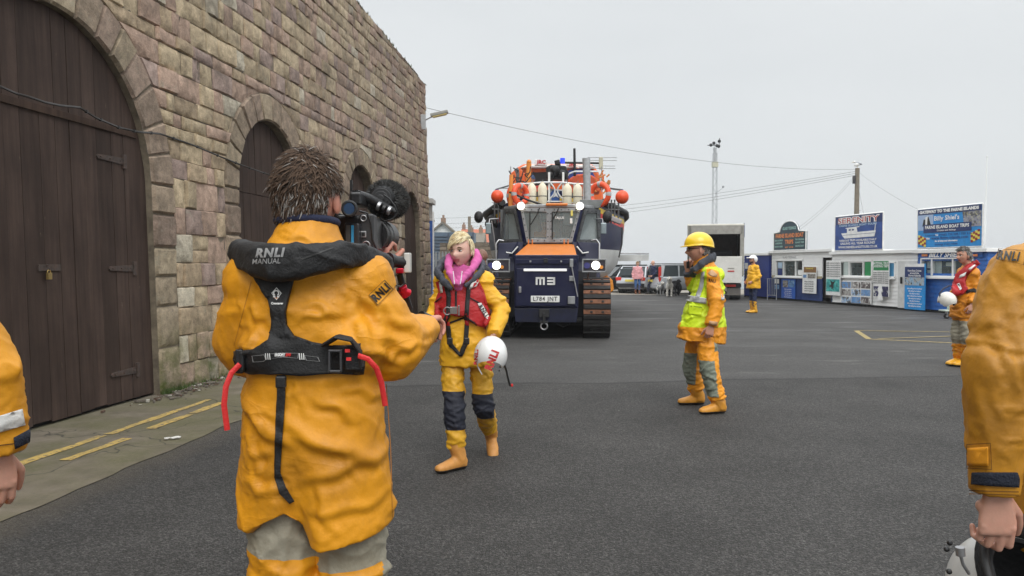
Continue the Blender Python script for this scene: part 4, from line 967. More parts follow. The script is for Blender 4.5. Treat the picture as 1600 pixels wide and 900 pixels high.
TXT = {k: M('lettering_' + k, c, .5) for k, c in (('white', (.85, .85, .83)), ('black', (.02, .02, .02)), ('orange', (.75, .25, .08)), ('teal', (.3, .5, .45)), ('pale_blue', (.45, .6, .75)), ('navy', (.02, .04, .18)), ('yellow', (.8, .65, .1)))}
def photo_mat(name, c1, c2, c3=None, sc_=6, seed=0.0):
    """a printed nature photograph: mottled procedural print"""
    if name in MATS: return MATS[name]
    m, t, b = node_mat(name); co = t.nodes.new('ShaderNodeTexCoord').outputs['Object']; mpn = t.nodes.new('ShaderNodeMapping'); mpn.inputs['Location'].default_value = (seed, seed * 2, 0); L(t, co, mpn.inputs[0])
    n1 = noise_n(t, mpn.outputs[0], sc_, 4, .6); n2 = noise_n(t, mpn.outputs[0], sc_ * 2.3, 3, .6); col = mixc(t, rng(t, n1, .46, .56), c1, c2)
    if c3: col = mixc(t, rng(t, n2, .56, .62), col, c3)
    L(t, col, b.inputs['Base Color']); b.inputs['Roughness'].default_value = .35; MATS[name] = m; return m
# ---- first (far) kiosk, white over navy
K1 = make('white over navy ticket kiosk under the arched dark green roof sign', 1206, 1301, 1.98, white_b, blue_b, .98, [(1214, 1256, hz(1230, 433), hz(1230, 407)), (1285, 1300, 0, 1.85)])
window(K1, 1213, 406, 1256, 433, (1225, 1244))
panel('trim_band', 1206, 430, 1284, 436, .03, .02, M('buff_band', (.4, .34, .2), .6), K1)
box_d = panel('doorway', 1286, 401, 1299, 466, -.25, .04, M('grey_brown_door', (.12, .1, .085), .7), K1)
for x0, y0, x1, y1, c in ((1215.5, 410, 1222, 419, 'pale_blue'), (1215.5, 420, 1222, 430, 'navy'), (1247, 410, 1253, 421, 'black'), (1247, 422, 1253, 430, 'white')):
    panel('notice', x0, y0, x1, y1, .03, .01, TXT[c], K1)
nm = ktx('GLAD TIDINGS', 1233, 402, .10, 1.0, M('faint_grey', (.5, .5, .5), .6), K1, .03)
ph = [photo_mat('bird_print_%s' % n, a, b_, c, s, sd) for n, a, b_, c, s, sd in (('rock', (.3, .28, .25), (.12, .1, .08), (.6, .58, .5), 9, 1), ('sea', (.1, .25, .5), (.25, .4, .6), (.05, .05, .06), 7, 4), ('puffin', (.55, .55, .55), (.03, .03, .04), (.6, .2, .05), 5, 8), ('teal_dive', (.03, .3, .3), (.1, .5, .45), (.02, .08, .08), 4, 2))]
p1 = panel('poster', 1221, 436, 1242, 467, .06, .02, M('poster_blue', (.04, .13, .5), .4), K1)
sub('photo_print', 1223, 438, 1231, 449, .066, ph[0], p1); sub('photo_print', 1232, 438, 1241, 449, .066, ph[1], p1)
for i in range(5): ktx('Boat trips daily to the islands'[:18 + i], 1231.5, 452 + i * 3, .045, .55 - .05 * (i % 2), TXT['white'], p1, .07)
p2 = panel('poster', 1254, 417, 1275, 459, .09, .02, sgn_w, K1)
sub('photo_print', 1256, 417, 1275, 426, .096, M('brown_panel', (.25, .13, .05), .5), p2); sub('photo_print', 1262, 428, 1274, 435, .096, ph[0], p2); sub('photo_print', 1255, 429, 1260, 434, .096, ph[1], p2)
for i in range(5): ktx('sailings and landings daily', 1264, 440 + i * 3.6, .045, .62, TXT['black'], p2, .1)
ktx('FARNE', 1265, 419.5, .06, .5, TXT['yellow'], p2, .1)
for y in (436, 445): panel('notice', 1210, y, 1217, y + 7, .06, .01, sgn_w if y < 440 else ph[1], K1)
# arched board
arch = [(1209, 391.5), (1260, 389.5), (1260, 363.5), (1250, 363.5)]
c0, c1 = KP(1209, 391.8, .1), KP(1259.5, 389.5, .1); wd = (V((c1.x, c1.y, 0)) - V((c0.x, c0.y, 0))).length; zb = c0.z; sh = .74
outl = [(0, 0), (wd, 0), (wd, sh), (wd * .80, sh + .04)] + [(wd * .5 + wd * .28 * cos(radians(a)), sh + .06 + .40 * sin(radians(a))) for a in range(8, 173, 12)] + [(wd * .20, sh + .04), (0, sh)]
ks = thing('kiosk_sign', 'dark green arched FARNE ISLAND BOAT TRIPS board on the roof of the farthest kiosk', 'sign', (c0.x, c0.y, zb))
MB().prism(outl, (0, 0, 0), U, KZ, -KN * .05).build('sign_board', M('sign_dark_green', (.02, .05, .07), .45), ks)
bd = MB()
for i in range(len(outl)):
    a_, b2 = outl[i], outl[(i + 1) % len(outl)]; bd.tube([U * a_[0] + KZ * a_[1] + KN * .01, U * b2[0] + KZ * b2[1] + KN * .01], .022, 6)
bd.build('sign_border', sgn_w, ks)
for s, x, z, h, w_, m_ in (('FARNE ISLAND BOAT', .5, .60, .17, .86, 'orange'), ('TRIPS', .5, .34, .17, .26, 'orange'), ('GLAD TIDINGS', .5, .9, .12, .42, 'teal'), ('SEALS & BIRDS', .17, .42, .07, .26, 'teal'), ('LANDINGS', .17, .30, .07, .22, 'teal'), ('BOOK HERE', .17, .16, .07, .26, 'teal'), ('THE ORIGINAL', .82, .42, .07, .28, 'teal'), ('ISLAND TRIPS', .82, .30, .07, .26, 'teal'), ('SAILING DAILY', .82, .16, .07, .26, 'teal'), ('EST 1918', .5, .12, .06, .25, 'orange')):
    text('sign_text', s, TXT[m_], ks, U * wd * x + KZ * z + KN * .012, U, KZ, h, w_ * wd, .05)
# ---- second kiosk, all white
K2 = make('all white ticket kiosk in the middle of the row, with nine bird pictures', 1301.5, 1433.5, 1.86, white_b, white_b, .9, [(1314, 1362, hz(1335, 433), hz(1335, 408)), (1387, 1399, hz(1392, 435), hz(1392, 410))])
window(K2, 1313, 407, 1364, 433, (1328, 1350)); window(K2, 1387, 409, 1400, 434)
panel('notice', 1318, 409, 1325, 431, .03, .01, M('pale_notice', (.5, .58, .55), .5), K2); g1_ = panel('notice', 1351.5, 409, 1361.5, 431, .03, .01, M('sign_green', (.02, .25, .08), .4), K2)
panel('notice', 1389, 411, 1397.5, 432, .03, .01, M('cyan_notice', (.1, .35, .6), .4), K2)
p3 = panel('poster', 1291, 407, 1312, 462, .16, .03, sgn_w, K2)
sub('photo_print', 1291, 436, 1311.5, 456, .166, ph[3], p3)
for i in range(7): ktx('wildlife cruises and landing trips', 1302, 411 + i * 3.4, .045, .85, TXT['black'], p3, .17)
for (x, y, r) in ((1300, 444, .13),):
    c = KP(x, y, .172); bz = MB(); c -= V(K2.location) + V(p3.location); bz.prism([(-.18, -.1), (-.05, 0), (-.12, .16), (.02, .08), (.2, .12), (.08, -.02), (.1, -.16), (-.04, -.1)], c, U, KZ, KN * .004); bz.build('bird_shape', TXT['black'], p3)
p4 = panel('poster_board', 1313, 438, 1361, 475, .08, .03, sgn_w, K2)
for r_ in range(3):
    for c_ in range(3):
        x0 = 1315 + c_ * 15.2; y0 = 440 + r_ * 11.6 + c_ * .3; c1_ = [((.12, .28, .55), (.2, .35, .6), (.25, .2, .15)), ((.4, .38, .36), (.1, .08, .08), (.7, .68, .65)), ((.35, .5, .7), (.1, .1, .1), (.8, .8, .8))][(r_ + c_) % 3 if r_ else c_ and 1]
        sub('photo_print', x0, y0, x0 + 14, y0 + 10.4, .086, photo_mat('bird_photo_%s' % 'abcdefghi'[r_ * 3 + c_], *c1_, sc_=5, seed=r_ * 3.1 + c_), p4)
p5 = panel('poster', 1365, 408, 1388, 464, .14, .03, sgn_w, K2); sub('photo_print', 1365, 408, 1388, 422.5, .146, M('sign_green'), p5); sub('photo_print', 1365, 447, 1387.5, 464, .146, photo_mat('puffin_poster', (.02, .02, .07), (.03, .03, .1), (.6, .6, .58), 3, 5), p5)
ktx('NATIONAL TRUST', 1376.5, 411.5, .09, .85, TXT['white'], p5, .15); ktx('LANDING TRIPS', 1376.5, 416, .09, .8, TXT['white'], p5, .15)
for i in range(6): ktx('tickets sold here all season', 1376.5, 426 + i * 3.2, .05, .78, TXT['black'], p5, .15)
bz = MB(); c = KP(1376, 456, .152) - V(K2.location) - V(p5.location); bz.prism([(-.2, -.28), (-.1, -.05), (-.16, .1), (-.06, .24), (.05, .22), (.08, .08), (.04, -.05), (.12, -.28)], c, U, KZ, KN * .004); bz.build('puffin_white', TXT['white'], p5)
dr = panel('door', 1403.5, 408, 1432, 483, .03, .04, M('white_door', (.66, .66, .64), .5), K2)
dh = MB().box(KP(1408, 438, .07) - V(K2.location), (.05, .05, .22)).build('door_handle', M('matt_black'), dr)
dh.location = -V(dr.location)
def roof_sign(label, xa, xb, ytop_a, ybot_a, base_mat, th=.06, off=.12):
    a_, b2 = KP(xa, ybot_a, off), KP(xb, ybot_a, off); w_ = (V((b2.x, b2.y, 0)) - V((a_.x, a_.y, 0))).length; h_ = KP(xa, ytop_a, off).z - a_.z
    o = thing('kiosk_sign', label, 'sign', a_); MB().prism([(0, 0), (w_, 0), (w_, h_), (0, h_)], (0, 0, 0), U, KZ, -KN * th).build('sign_board', base_mat, o, bevel=.004)
    bd = MB()
    for x0, z0, x1, z1 in ((-.03, 0, -.03, h_), (w_ + .03, 0, w_ + .03, h_), (-.03, h_ + .02, w_ + .03, h_ + .02), (-.03, -.02, w_ + .03, -.02)): bd.tube([U * x0 + KZ * z0 - KN * .02, U * x1 + KZ * z1 - KN * .02], .03, 4)
    bd.build('sign_frame', sgn_w, o); MB().tube([U * w_ * .15 - KN * .1 + KZ * -.1, U * w_ * .15 - KN * .1 + KZ * h_ * .8], .03).build('sign_leg', sgn_w, o); MB().tube([U * w_ * .85 - KN * .1 + KZ * -.1, U * w_ * .85 - KN * .1 + KZ * h_ * .8], .03).build('sign_leg', sgn_w, o)
    return o, w_, h_
s2, w2_, h2_ = roof_sign('blue SERENITY boat tours board standing on the roof of the white kiosk', 1305, 1378, 340, 391, sgn_navy)
MB().prism([(0, 0), (w2_, 0), (w2_, h2_ * .76), (0, h2_ * .76)], KN * .003, U, KZ, KN * .003).build('sign_panel', M('sign_mid_blue', (.03, .08, .3), .45, var=.3, vs=3), s2)
def st(s, x, z, h, w_, m_, par, W, H, bold=.04, off=.012, shear=0): return text('sign_text', s, m_, par, U * W * x + KZ * H * z + KN * off, U, KZ, H * h, W * w_, bold, shear)
st('SERENITY', .5, .865, .17, .90, TXT['white'], s2, w2_, h2_, .12, .010); st('SERENITY', .5, .865, .165, .87, M('lettering_red'), s2, w2_, h2_, .0, .016)
st('FARNE ISLANDS BOAT TOURS', .5, .72, .06, .80, TXT['pale_blue'], s2, w2_, h2_); st('VARIOUS TRIPS AVAILABLE DAILY', .5, .275, .06, .80, TXT['white'], s2, w2_, h2_)
st('SAILING ALL YEAR ROUND', .5, .185, .07, .74, TXT['white'], s2, w2_, h2_); st('WWW.FARNEISLANDSTOURS.CO.UK', .5, .075, .07, .84, TXT['white'], s2, w2_, h2_)
b = MB()
for poly in ([(.14, .50), (.88, .53), (.85, .36), (.22, .34), (.17, .42)], [(.27, .50), (.27, .63), (.48, .65), (.50, .52)], [(.24, .63), (.24, .655), (.54, .68), (.54, .655)], [(.85, .5), (.865, .5), (.875, .72), (.865, .72)]):
    b.prism([(x * w2_, z * h2_) for x, z in poly], KN * .008, U, KZ, KN * .004)
b.build('boat_picture', TXT['white'], s2); b = MB()
for x in (.31, .38): b.prism([(x * w2_, .565 * h2_), ((x + .045) * w2_, .568 * h2_), ((x + .045) * w2_, .61 * h2_), (x * w2_, .607 * h2_)], KN * .013, U, KZ, KN * .003)
b.prism([(.17 * w2_, .445 * h2_), (.86 * w2_, .465 * h2_), (.86 * w2_, .455 * h2_), (.175 * w2_, .435 * h2_)], KN * .013, U, KZ, KN * .003); b.build('boat_windows', TXT['navy'], s2)
# ---- third kiosk, bright blue
K3 = make('bright blue boarded ticket kiosk nearest the camera, its window lettered in white', 1434.5, 1542, 1.84, blue_b2, blue_b2, .95, [(1441, 1520, hz(1470, 433), hz(1470, 404))])
window(K3, 1440, 403, 1522, 434, (1457, 1490)); panel('trim_band', 1435, 394.5, 1535, 402, .04, .02, blue_b2, K3)
st3 = ktx('BILLY SHIEL', 1474, 398.5, .14, 1.25, TXT['white'], K3, .07, .05, .35)
for x0, x1 in ((1440, 1449), (1520, 1527)): panel('flag_patch', x0, 397, x1, 400.5, .07, .01, TXT['orange'], K3)
for x0, x1, y0, y1 in ((1449, 1457, 407, 419), (1461, 1471, 408, 430), (1478, 1488, 410, 416), (1449, 1455, 422, 427)): panel('notice', x0, y0, x1, y1, -.08, .01, M('pale_notice'), K3)
b = MB()
for i in range(16): c = KP(1442 + R.random() * 76, 431 - R.random() * 10, -.5) - V(K3.location); b.box(c, (.1, .2, R.uniform(.05, .3)))
b.build('counter_goods', M('grey_goods', (.16, .17, .17), .6, var=.4), K3)
for px0_, px1_, KK in ((1226, 1243, K1), (1330, 1349, K2)):
    b = MB()
    for i in range(14): c = KP(px0_ + R.random() * (px1_ - px0_), 432 - R.random() * 14, -.6) - V(KK.location); b.box(c, (.1, .15, R.uniform(.04, .3)))
    b.build('counter_goods', M('brown_goods', (.16, .1, .06), .6, var=.5), KK)
p6 = panel('poster_board', 1414, 412, 1444, 485, .25, .04, M('sign_cyan', (.02, .28, .68), .4), K3)
sub('photo_print', 1414, 417, 1444, 437, .256, sgn_navy, p6); sub('photo_print', 1414, 433, 1444, 446.5, .258, photo_mat('harbour_print', (.3, .45, .6), (.4, .4, .38), (.05, .05, .05), 6, 3), p6); sub('photo_print', 1414, 412, 1444, 417, .257, sgn_w, p6)
for i, s in enumerate(('Farne Boat Cruises', 'around the', 'Farne Islands')): ktx(s, 1429, 423 + i * 3.8, .065, [.6, .4, .55][i], TXT['white'], p6, .262)
for i in range(8): ktx('daily sailings from harbour', 1429, 451 + i * 3.9, .05, .66 - .1 * (i % 3), TXT['white'], p6, .262)
s3, w3_, h3_ = roof_sign('bright blue GATEWAY TO THE FARNE ISLANDS board on the roof of the nearest kiosk', 1434, 1533, 329, 387, M('sign_cyan'))
def sp(poly, off, mat, name='sign_panel'): return MB().prism([(x * w3_, z * h3_) for x, z in poly], KN * off, U, KZ, KN * .004).build(name, mat, s3)
sp([(0, .86), (1, .86), (1, 1), (0, 1)], .003, sgn_navy); sp([(0, .45), (.26, .45), (.26, .86), (0, .86)], .003, photo_mat('sky_print', (.35, .48, .7), (.4, .52, .72), None, 3, 1)); sp([(.75, .48), (1, .48), (1, .86), (.72, .86)], .003, photo_mat('rock_print', (.3, .3, .36), (.1, .1, .1), (.5, .48, .3), 7, 2))
sp([(.1, .38), (.86, .38), (.86, .60), (.1, .60)], .009, sgn_navy); sp([(.08, .56), (.10, .74), (.13, .74), (.14, .56)], .008, TXT['black']); sp([(.13, .58), (.13, .80), (.17, .82), (.19, .58)], .009, TXT['white']); sp([(.16, .58), (.17, .80), (.185, .8), (.22, .6)], .01, TXT['black'])
for (x0, fl__) in ((.0, 1), (.84, -1)):
    for i in range(4):
        for j in range(4):
            dz = -.025 * i if fl__ > 0 else .025 * i
            sp([(x0 + .033 * i + .01, .09 + .06 * j + dz), (x0 + .033 * (i + 1) + .01, .09 + .06 * j + dz), (x0 + .033 * (i + 1) + .01, .15 + .06 * j + dz), (x0 + .033 * i + .01, .15 + .06 * j + dz)], .006, TXT['yellow'] if (i + j) % 2 else M('flag_maroon', (.3, .03, .02), .5), 'flag_check')
for s, x, z, h, w_, m_, bo in (('GATEWAY TO THE FARNE ISLANDS', .5, .93, .075, .94, 'white', .1), ("Billy Shiel's", .48, .74, .12, .40, 'white', .03), ('FARNE ISLAND BOAT TRIPS', .48, .52, .085, .70, 'white', .05), ('Cruises and Sailings', .48, .43, .045, .3, 'white', .02), ('Telephone', .22, .31, .04, .18, 'navy', .02), ('Tel:', .33, .31, .05, .05, 'white', .06), ('01665 720 308 / 720 316', .62, .315, .055, .5, 'navy', .02), ('Visit', .18, .23, .05, .07, 'white', .06), ('www.farne-islands.com', .53, .235, .075, .58, 'navy', .02), ('for all trips and information', .48, .155, .045, .36, 'white', .06), ('bookings: 01665 720308', .48, .07, .045, .36, 'navy', .02)):
    st(s, x, z, h, w_, TXT[m_], s3, w3_, h3_, bo, .018)
# ---- blue hut beyond the lorry
yh0, yh1 = KY(1160), KY(1204)
KH = make('dark blue boarded hut with white roof edge, between the lorry and the kiosks', 1163, 1202, 1.9, M('royal_blue_boards', (.02, .045, .26), .5, var=.1), M('royal_blue_boards'), .9, [])
panel('notice', 1164, 411, 1168, 420, .03, .02, sgn_w, KH); panel('notice', 1164, 423, 1168, 431, .03, .02, TXT['black'], KH)
bs = thing('kiosk_sign', 'small blue roof board showing just above the lorry roof', 'sign', P(1140, 358, 38)); MB().prism([(0, -.4), (.75, -.4), (.75, .3), (0, .12)], (0, 0, 0), (1, 0, 0), KZ, (0, .06, 0)).build('sign_board', sgn_navy, bs); tube('sign_leg', sgn_w, bs, [(.3, .1, -2.6), (.3, .1, 0)], .04)
# barrier beside kiosk one
br = thing('crowd_barrier', 'low galvanised barrier at the left end of the white and navy kiosk', 'barrier', P(1199, 467, 32.5)); b = MB(); z0 = -P(1199, 467, 32.5).z
b.tube([(0, 0, 0), (0, 0, .9), (.28, -.3, .9), (.28, -.3, 0)], .02); b.tube([(0, 0, .2), (.28, -.3, .2)], .015)
for i in range(1, 5): b.tube([(.056 * i, -.06 * i, .2), (.056 * i, -.06 * i, .9)], .008, 5)
b.build('barrier_frame', zinc, br); br.location.z = 0
# ---------------------------------------------------------------- lorry
LX, LY_ = 8.47, 32.0
lo = thing('box_lorry', 'white box lorry seen from behind with its roller door up and tail lift raised', 'lorry', (LX, LY_, 0), radians(-13))
lw = M('lorry_white', (.66, .65, .61), .5, var=.08, vs=2, dirt=.3, ds=3, dc=(.4, .37, .32)); lt_ = M('lorry_trim', (.3, .29, .26), .6, var=.2)
b = MB(); hw_ = 1.12; zf, zt_ = 1.05, 3.13
for x in (-hw_, hw_): b.box((x, 3.0, (zf + zt_) / 2), (.05, 6, zt_ - zf))
b.box((0, 3, zf), (2.24, 6, .08)); b.box((0, 6, (zf + zt_) / 2), (2.24, .05, zt_ - zf)); b.box((0, 3, zt_), (2.29, 6.05, .06)); b.build('cargo_box', [lw], lo, bevel=.02)
b = MB(); b.box((-hw_ + .06, 0, (zf + zt_) / 2), (.16, .1, zt_ - zf)); b.box((hw_ - .06, 0, (zf + zt_) / 2), (.16, .1, zt_ - zf)); b.box((0, 0, zt_ - .2), (2.24, .1, .36)); b.box((0, -.01, zf), (2.24, .1, .1)); b.build('rear_frame', lt_, lo, bevel=.015)
b = MB(); b.box((0, .01, zt_ + .01), (2.3, .14, .08)); b.build('roof_cap', M('lorry_cap', (.7, .68, .6), .5), lo, bevel=.02)
b = MB(); b.box((0, 2.9, 2.1), (2.1, .04, 1.9)); b.box((-1.07, 1.5, 2.1), (.02, 2.8, 1.9)); b.box((1.07, 1.5, 2.1), (.02, 2.8, 1.9)); b.box((0, 1.5, 3.05), (2.1, 2.8, .02)); b.build('lining', M('brown_ply', (.075, .055, .04), .8, var=.3), lo)
b = MB(); b.box((.25, 1.9, 1.95), (1.0, .3, .3)); b.box((.4, 1.6, 1.4), (1.3, .5, .5)); b.build('cargo', M('dark_trim'), lo, bevel=.02)
b = MB(); b.box((.28, -.12, 1.28), (1.55, .08, 1.1)); tl = b.build('tail_lift', lw, lo, bevel=.02); box('tail_lift_label', red_m, tl, (.62, -.17, 1.22), (.26, .01, .05)); box('tail_lift_label', lt_, tl, (.62, -.17, 1.34), (.26, .01, .03))
b = MB(); b.box((0, .2, .62), (2.1, .3, .14)); b.box((0, 2.8, .75), (.8, 5.6, .25)); b.build('chassis', M('frame_black'), lo, bevel=.01)
for x in (-.75, .62): box('tail_light', M('tail_red', (.6, .03, .02), .3), lo, (x, .03, .62), (.42, .04, .1), .01)
box('mudguard', M('lorry_mud', (.12, .11, .1), .8), lo, (.75, .1, .36), (.55, .05, .3), .01)
for x in (-.85, .85):
    b = MB(); b.tube([(x - .22, 1.2, .42), (x + .22, 1.2, .42)], [.42, .42], 24); b.build('wheel', black_m, lo, bevel=.03, smooth=40)
    b = MB(); b.tube([(x - .12, 5.6, .42), (x + .12, 5.6, .42)], [.42, .42], 24); b.build('wheel', black_m, lo, bevel=.03, smooth=40)
b = MB(); b.box((0, 7.0, 1.5), (2.1, 1.7, 2.0), tx=.92, ty=.8); b.build('lorry_cab', lw, lo, bevel=.08)
# ---------------------------------------------------------------- masts, poles, wires
MX, MY = P(1116, 400, 60).x, 60
ma = thing('lattice_mast', 'tall slim lattice mast with floodlights and cameras at its top, behind the lorry', 'mast', (MX, MY, 0))
b = MB(); hh = 11.0; hw_ = .13
for x, y in ((-hw_, -hw_), (hw_, -hw_), (hw_, hw_), (-hw_, hw_)): b.tube([(x * 1.4, y * 1.4, 0), (x, y, hh - .8)], .022, 5)
for i in range(22):
    z = .5 * i; s = 1 if i % 2 else -1
    for y in (-hw_, hw_): b.tube([(-hw_ * s * 1.1, y, z), (hw_ * s * 1.1, y, z + .5)], .010, 4)
b.build('lattice', zinc, ma); box('equipment_box', M('cream_box'), ma, (0, 0, hh - 1.7), (.42, .42, .4)); b = MB(); b.box((0, 0, hh - 1), (.2, .2, 1.2)); b.build('mast_head', zinc, ma)
b = MB()
for x, z in ((-.35, .0), (-.12, .15), (.12, -.05), (.3, .3), (.25, -.1)): b.ball((x, -.1, hh + z - .2), .13, 8, 6)
b.tube([(-.6, 0, hh - .2), (.4, 0, hh - .2)], .03); b.tube([(.3, 0, hh - .2), (.36, 0, hh + .35)], .03); b.build('mast_camera', M('matt_black'), ma)
b = MB(); b.tube([(.1, 0, 7.1), (.6, 0, 7.5)], .03); b.ball((.65, 0, 7.6), .1, 8, 6); b.tube([(-.8, 0, 3.9), (.8, 0, 3.85)], .05); b.build('mast_arm', zinc, ma)
PX_, PY_ = P(1337, 400, 40).x, 40
po = thing('telegraph_pole', 'wooden pole with a seagull perched on top, rising behind the SERENITY board', 'pole', (PX_, PY_, 0))
b = MB(); b.tube([(0, 0, 0), (.03, 0, 6.5)], [.15, .11], 12); b.build('pole_shaft', M('weathered_wood', (.2, .17, .13), .85, var=.25, vs=8), po, smooth=40)
b = MB(); b.box((-.14, 0, 5.9), (.1, .15, .4)); b.build('pole_box', M('dark_trim'), po); b = MB()
for i in range(8): b.tube([(.05, 0, 1.2 + i * .62), ((.22 if i % 2 else -.16), 0, 1.2 + i * .62)], .014, 5)
b.build('foot_peg', steel, po)
sg_ = MB(); sg_.ball((0, 0, 0), (.2, .09, .1), 12, 8, Matrix.Rotation(-.35, 3, 'Y')); sg_.ball((-.15, 0, .12), .06, 10, 6); sg_.cur = 1; sg_.ball((.08, 0, .04), (.17, .1, .07), 10, 6, Matrix.Rotation(.3, 3, 'Y')); sg_.cur = 2; sg_.tube([(-.2, 0, .12), (-.27, 0, .1)], [.018, .006], 6); sg_.tube([(0, 0, -.08), (0, 0, -.17)], .012, 5)
gu = sg_.build('seagull', [M('gull_white', (.75, .75, .73), .7), M('gull_grey', (.35, .37, .4), .7), M('gull_yellow', (.5, .35, .05), .6)], None, smooth=60); gu.location = (PX_ + .03, PY_, 6.7); tag(gu, 'white and grey seagull perched on the top of the wooden pole', 'seagull')
top = V((PX_ + .02, PY_, 6.35)); wm = M('wire_grey', (.12, .12, .12), .6)
def wire(label, a, b_, sag, r=.008):
    pts = [a.lerp(b_, i / 30) - KZ * sag * 4 * (i / 30) * (1 - i / 30) for i in range(31)]; o = MB().tube(pts, r, 4).build('overhead_wire', wm, None); tag(o, label, 'wire', 'overhead wires from the wooden pole')
wire('wire from the top corner of the stone wall to the wooden pole', WL(S1, 6.05, -.1), top + KZ * .1, .55, .007)
for i, (y, lb) in enumerate(((340, 'topmost of the three wires fanning left from the pole behind the boat'), (350, 'middle wire of the three fanning left from the pole'), (358, 'lowest wire of the three fanning left from the pole'))): wire(lb, P(560, y - 2, 75), top - KZ * .1 * i, 1.0, .009)
wire('wire running down right from the pole to the blue signboard', top, P(1436, 328, 30), .1, .006)
wire('left wire of the pair dropping from the pole to the arched sign', top - KZ * .1, P(1246, 357, 33), .15, .006); wire('right wire of the pair dropping from the pole to the arched sign', top - KZ * .2, P(1251, 358, 33), .15, .006)
wire('short stay wire dropping from the pole behind the SERENITY board', top - KZ * .4, P(1352, 345, 36), .1, .006)
fp = thing('flagpole', 'thin white pole rising beside the bright blue roof board', 'flagpole', (P(1538, 400, 26).x, 26, 0)); b = MB(); b.tube([(0, 0, 0), (.03, 0, 5.1)], [.035, .015], 8); b.build('pole_shaft', white_m, fp); fb_ = MB().ball((.03, 0, 5.12), .03, 8, 6); fb_.build('pole_cap', white_m, fp)
# ---------------------------------------------------------------- buildings left of the tractor
an = thing('annex_building', 'grey rendered annex with a cornice just past the corner of the stone wall', 'building', (-2.9, 25, 0)); ax_ = P(669.5, 400, 25).x
b = MB(); b.box((ax_ + 2.9 - 1.5 + .05, .4, 1.75), (3.0, .8, 3.5)); b.build('wall', M('grey_render', (.25, .24, .22), .8, var=.15), an); b = MB(); b.box((ax_ + 2.9 - 1.45, .4, 3.55), (3.2, 1.0, .15)); b.box((ax_ + 2.9 - 1.45, .4, 2.95), (3.15, .95, .08)); b.build('cornice', M('pale_stone', (.45, .44, .42), .7), an)
box('door_post', M('post_blue', (.03, .1, .35), .5), an, (ax_ + 2.98, -.03, 1.45), (.12, .1, 2.9))
box('drainpipe', white_m, an, (ax_ + 3.06, -.03, 1.6), (.05, .06, 3.2))
def house(label, px, d, w_, hwall, hroof, wallm, roofm, chim, yaw=0, gable_front=True, depth=8):
    o = thing('house', label, 'house', (P(px, 400, d).x, d, 0), yaw); b = MB(); b.box((0, depth / 2, hwall / 2), (w_, depth, hwall))
    if gable_front: b.prism([(-w_ / 2, hwall), (w_ / 2, hwall), (0, hwall + hroof)], (0, 0, 0), (1, 0, 0), KZ, (0, depth, 0))
    b.build('wall', wallm, o); b = MB(); e = .35
    if gable_front:
        for s in (-1, 1): b.hexa([V((s * (w_ / 2 + e), -e, hwall - .25)), V((s * (w_ / 2 + e), depth + e, hwall - .25)), V((0, depth + e, hwall + hroof)), V((0, -e, hwall + hroof)), V((s * (w_ / 2 + e), -e, hwall - .07)), V((s * (w_ / 2 + e), depth + e, hwall - .07)), V((0, depth + e, hwall + hroof + .2)), V((0, -e, hwall + hroof + .2))])
    else:
        b.prism([(-.4, hwall - .1), (depth + .4, hwall - .1), (depth / 2, hwall + hroof)], (-w_ / 2, 0, 0), (0, 1, 0), KZ, (w_, 0, 0))
    rf_ = b.build('roof', roofm, o); b = MB()
    for cx, cy in chim: b.box((cx, cy, hwall + hroof + .1), (.42, .35, .9)); b.tube([(cx, cy, hwall + hroof + .5), (cx, cy, hwall + hroof + .8)], .1, 8)
    b.build('chimney', M('brick_chimney', (.26, .17, .12), .85), rf_)
    for x in (-w_ / 4, w_ / 4):
        f = box('window', white_m, o, (x, -.04, hwall * .6), (1.1, .06, 1.2)); box('pane', M('dark_pane', (.05, .06, .07), .1), f, (x, -.08, hwall * .6), (.9, .03, 1.0))
    return o
slate = M('slate_roof', (.16, .14, .11), .8, var=.2); pant = M('red_pantiles', (.42, .13, .07), .8, var=.15, vs=3); rend = M('white_render', (.7, .7, .68), .8); rubble = M('buff_stone', (.28, .23, .17), .85, var=.3, vs=3, dirt=.4)
house('white gabled house end seen over the blue grey container', 692, 68, 2.2, 4.2, .95, rend, slate, [(0, .6)], depth=5)
house('brown roofed house row behind the woman', 715, 78, 5.4, 3.9, 1.05, rubble, slate, [(1.2, 4), (2.2, 4)], gable_front=False)
house('red pantiled house with white gable end to the left of the tractor', 746, 88, 4.2, 4.2, 1.6, rend, pant, [(-1.8, 4)], gable_front=False)
house('small gabled house with white front under the red roof', 750, 82, 2.1, 3.0, .95, rend, slate, [(1.5, 3)], depth=4)
ct = thing('shipping_container', 'blue grey slatted container behind the palisade fence', 'container', (P(690, 400, 45).x, 45, 0)); cm = M('container_grey_blue', (.09, .13, .18), .6, var=.15); b = MB(); b.box((-.6, 1.2, 1.7), (5, 2.4, 3.4))
b.build('container_body', cm, ct); b = MB()
for i in range(16): b.box((-.6, -.03, .3 + i * .19), (4.9, .06, .05))
for x in (-1.0, .4, 1.85): b.box((x, -.06, 1.7), (.08, .1, 3.3))
b.build('container_rib', M('container_dark', (.05, .07, .1), .6), ct)
pf = thing('palisade_fence', 'grey steel palisade fence between the stone wall and the brown wall', 'fence', (P(690, 400, 35).x, 35, 0)); b = MB()
for i in range(34): x = -3 + i * .15; b.prism([(x, 0), (x + .09, 0), (x + .09, 2.0), (x + .045, 2.12), (x, 2.0)], (0, 0, 0), (1, 0, 0), KZ, (0, .02, 0))
b.box((-.6, .04, .4), (5, .04, .05)); b.box((-.6, .04, 1.7), (5, .04, .05)); b.build('fence_pale', M('fence_steel', (.22, .23, .24), .6, .3), pf)
yw = thing('yard_wall', 'brown coursed stone wall beyond the tractor, left side', 'wall', (P(742, 400, 42).x, 42, 0)); b = MB(); zz = 0
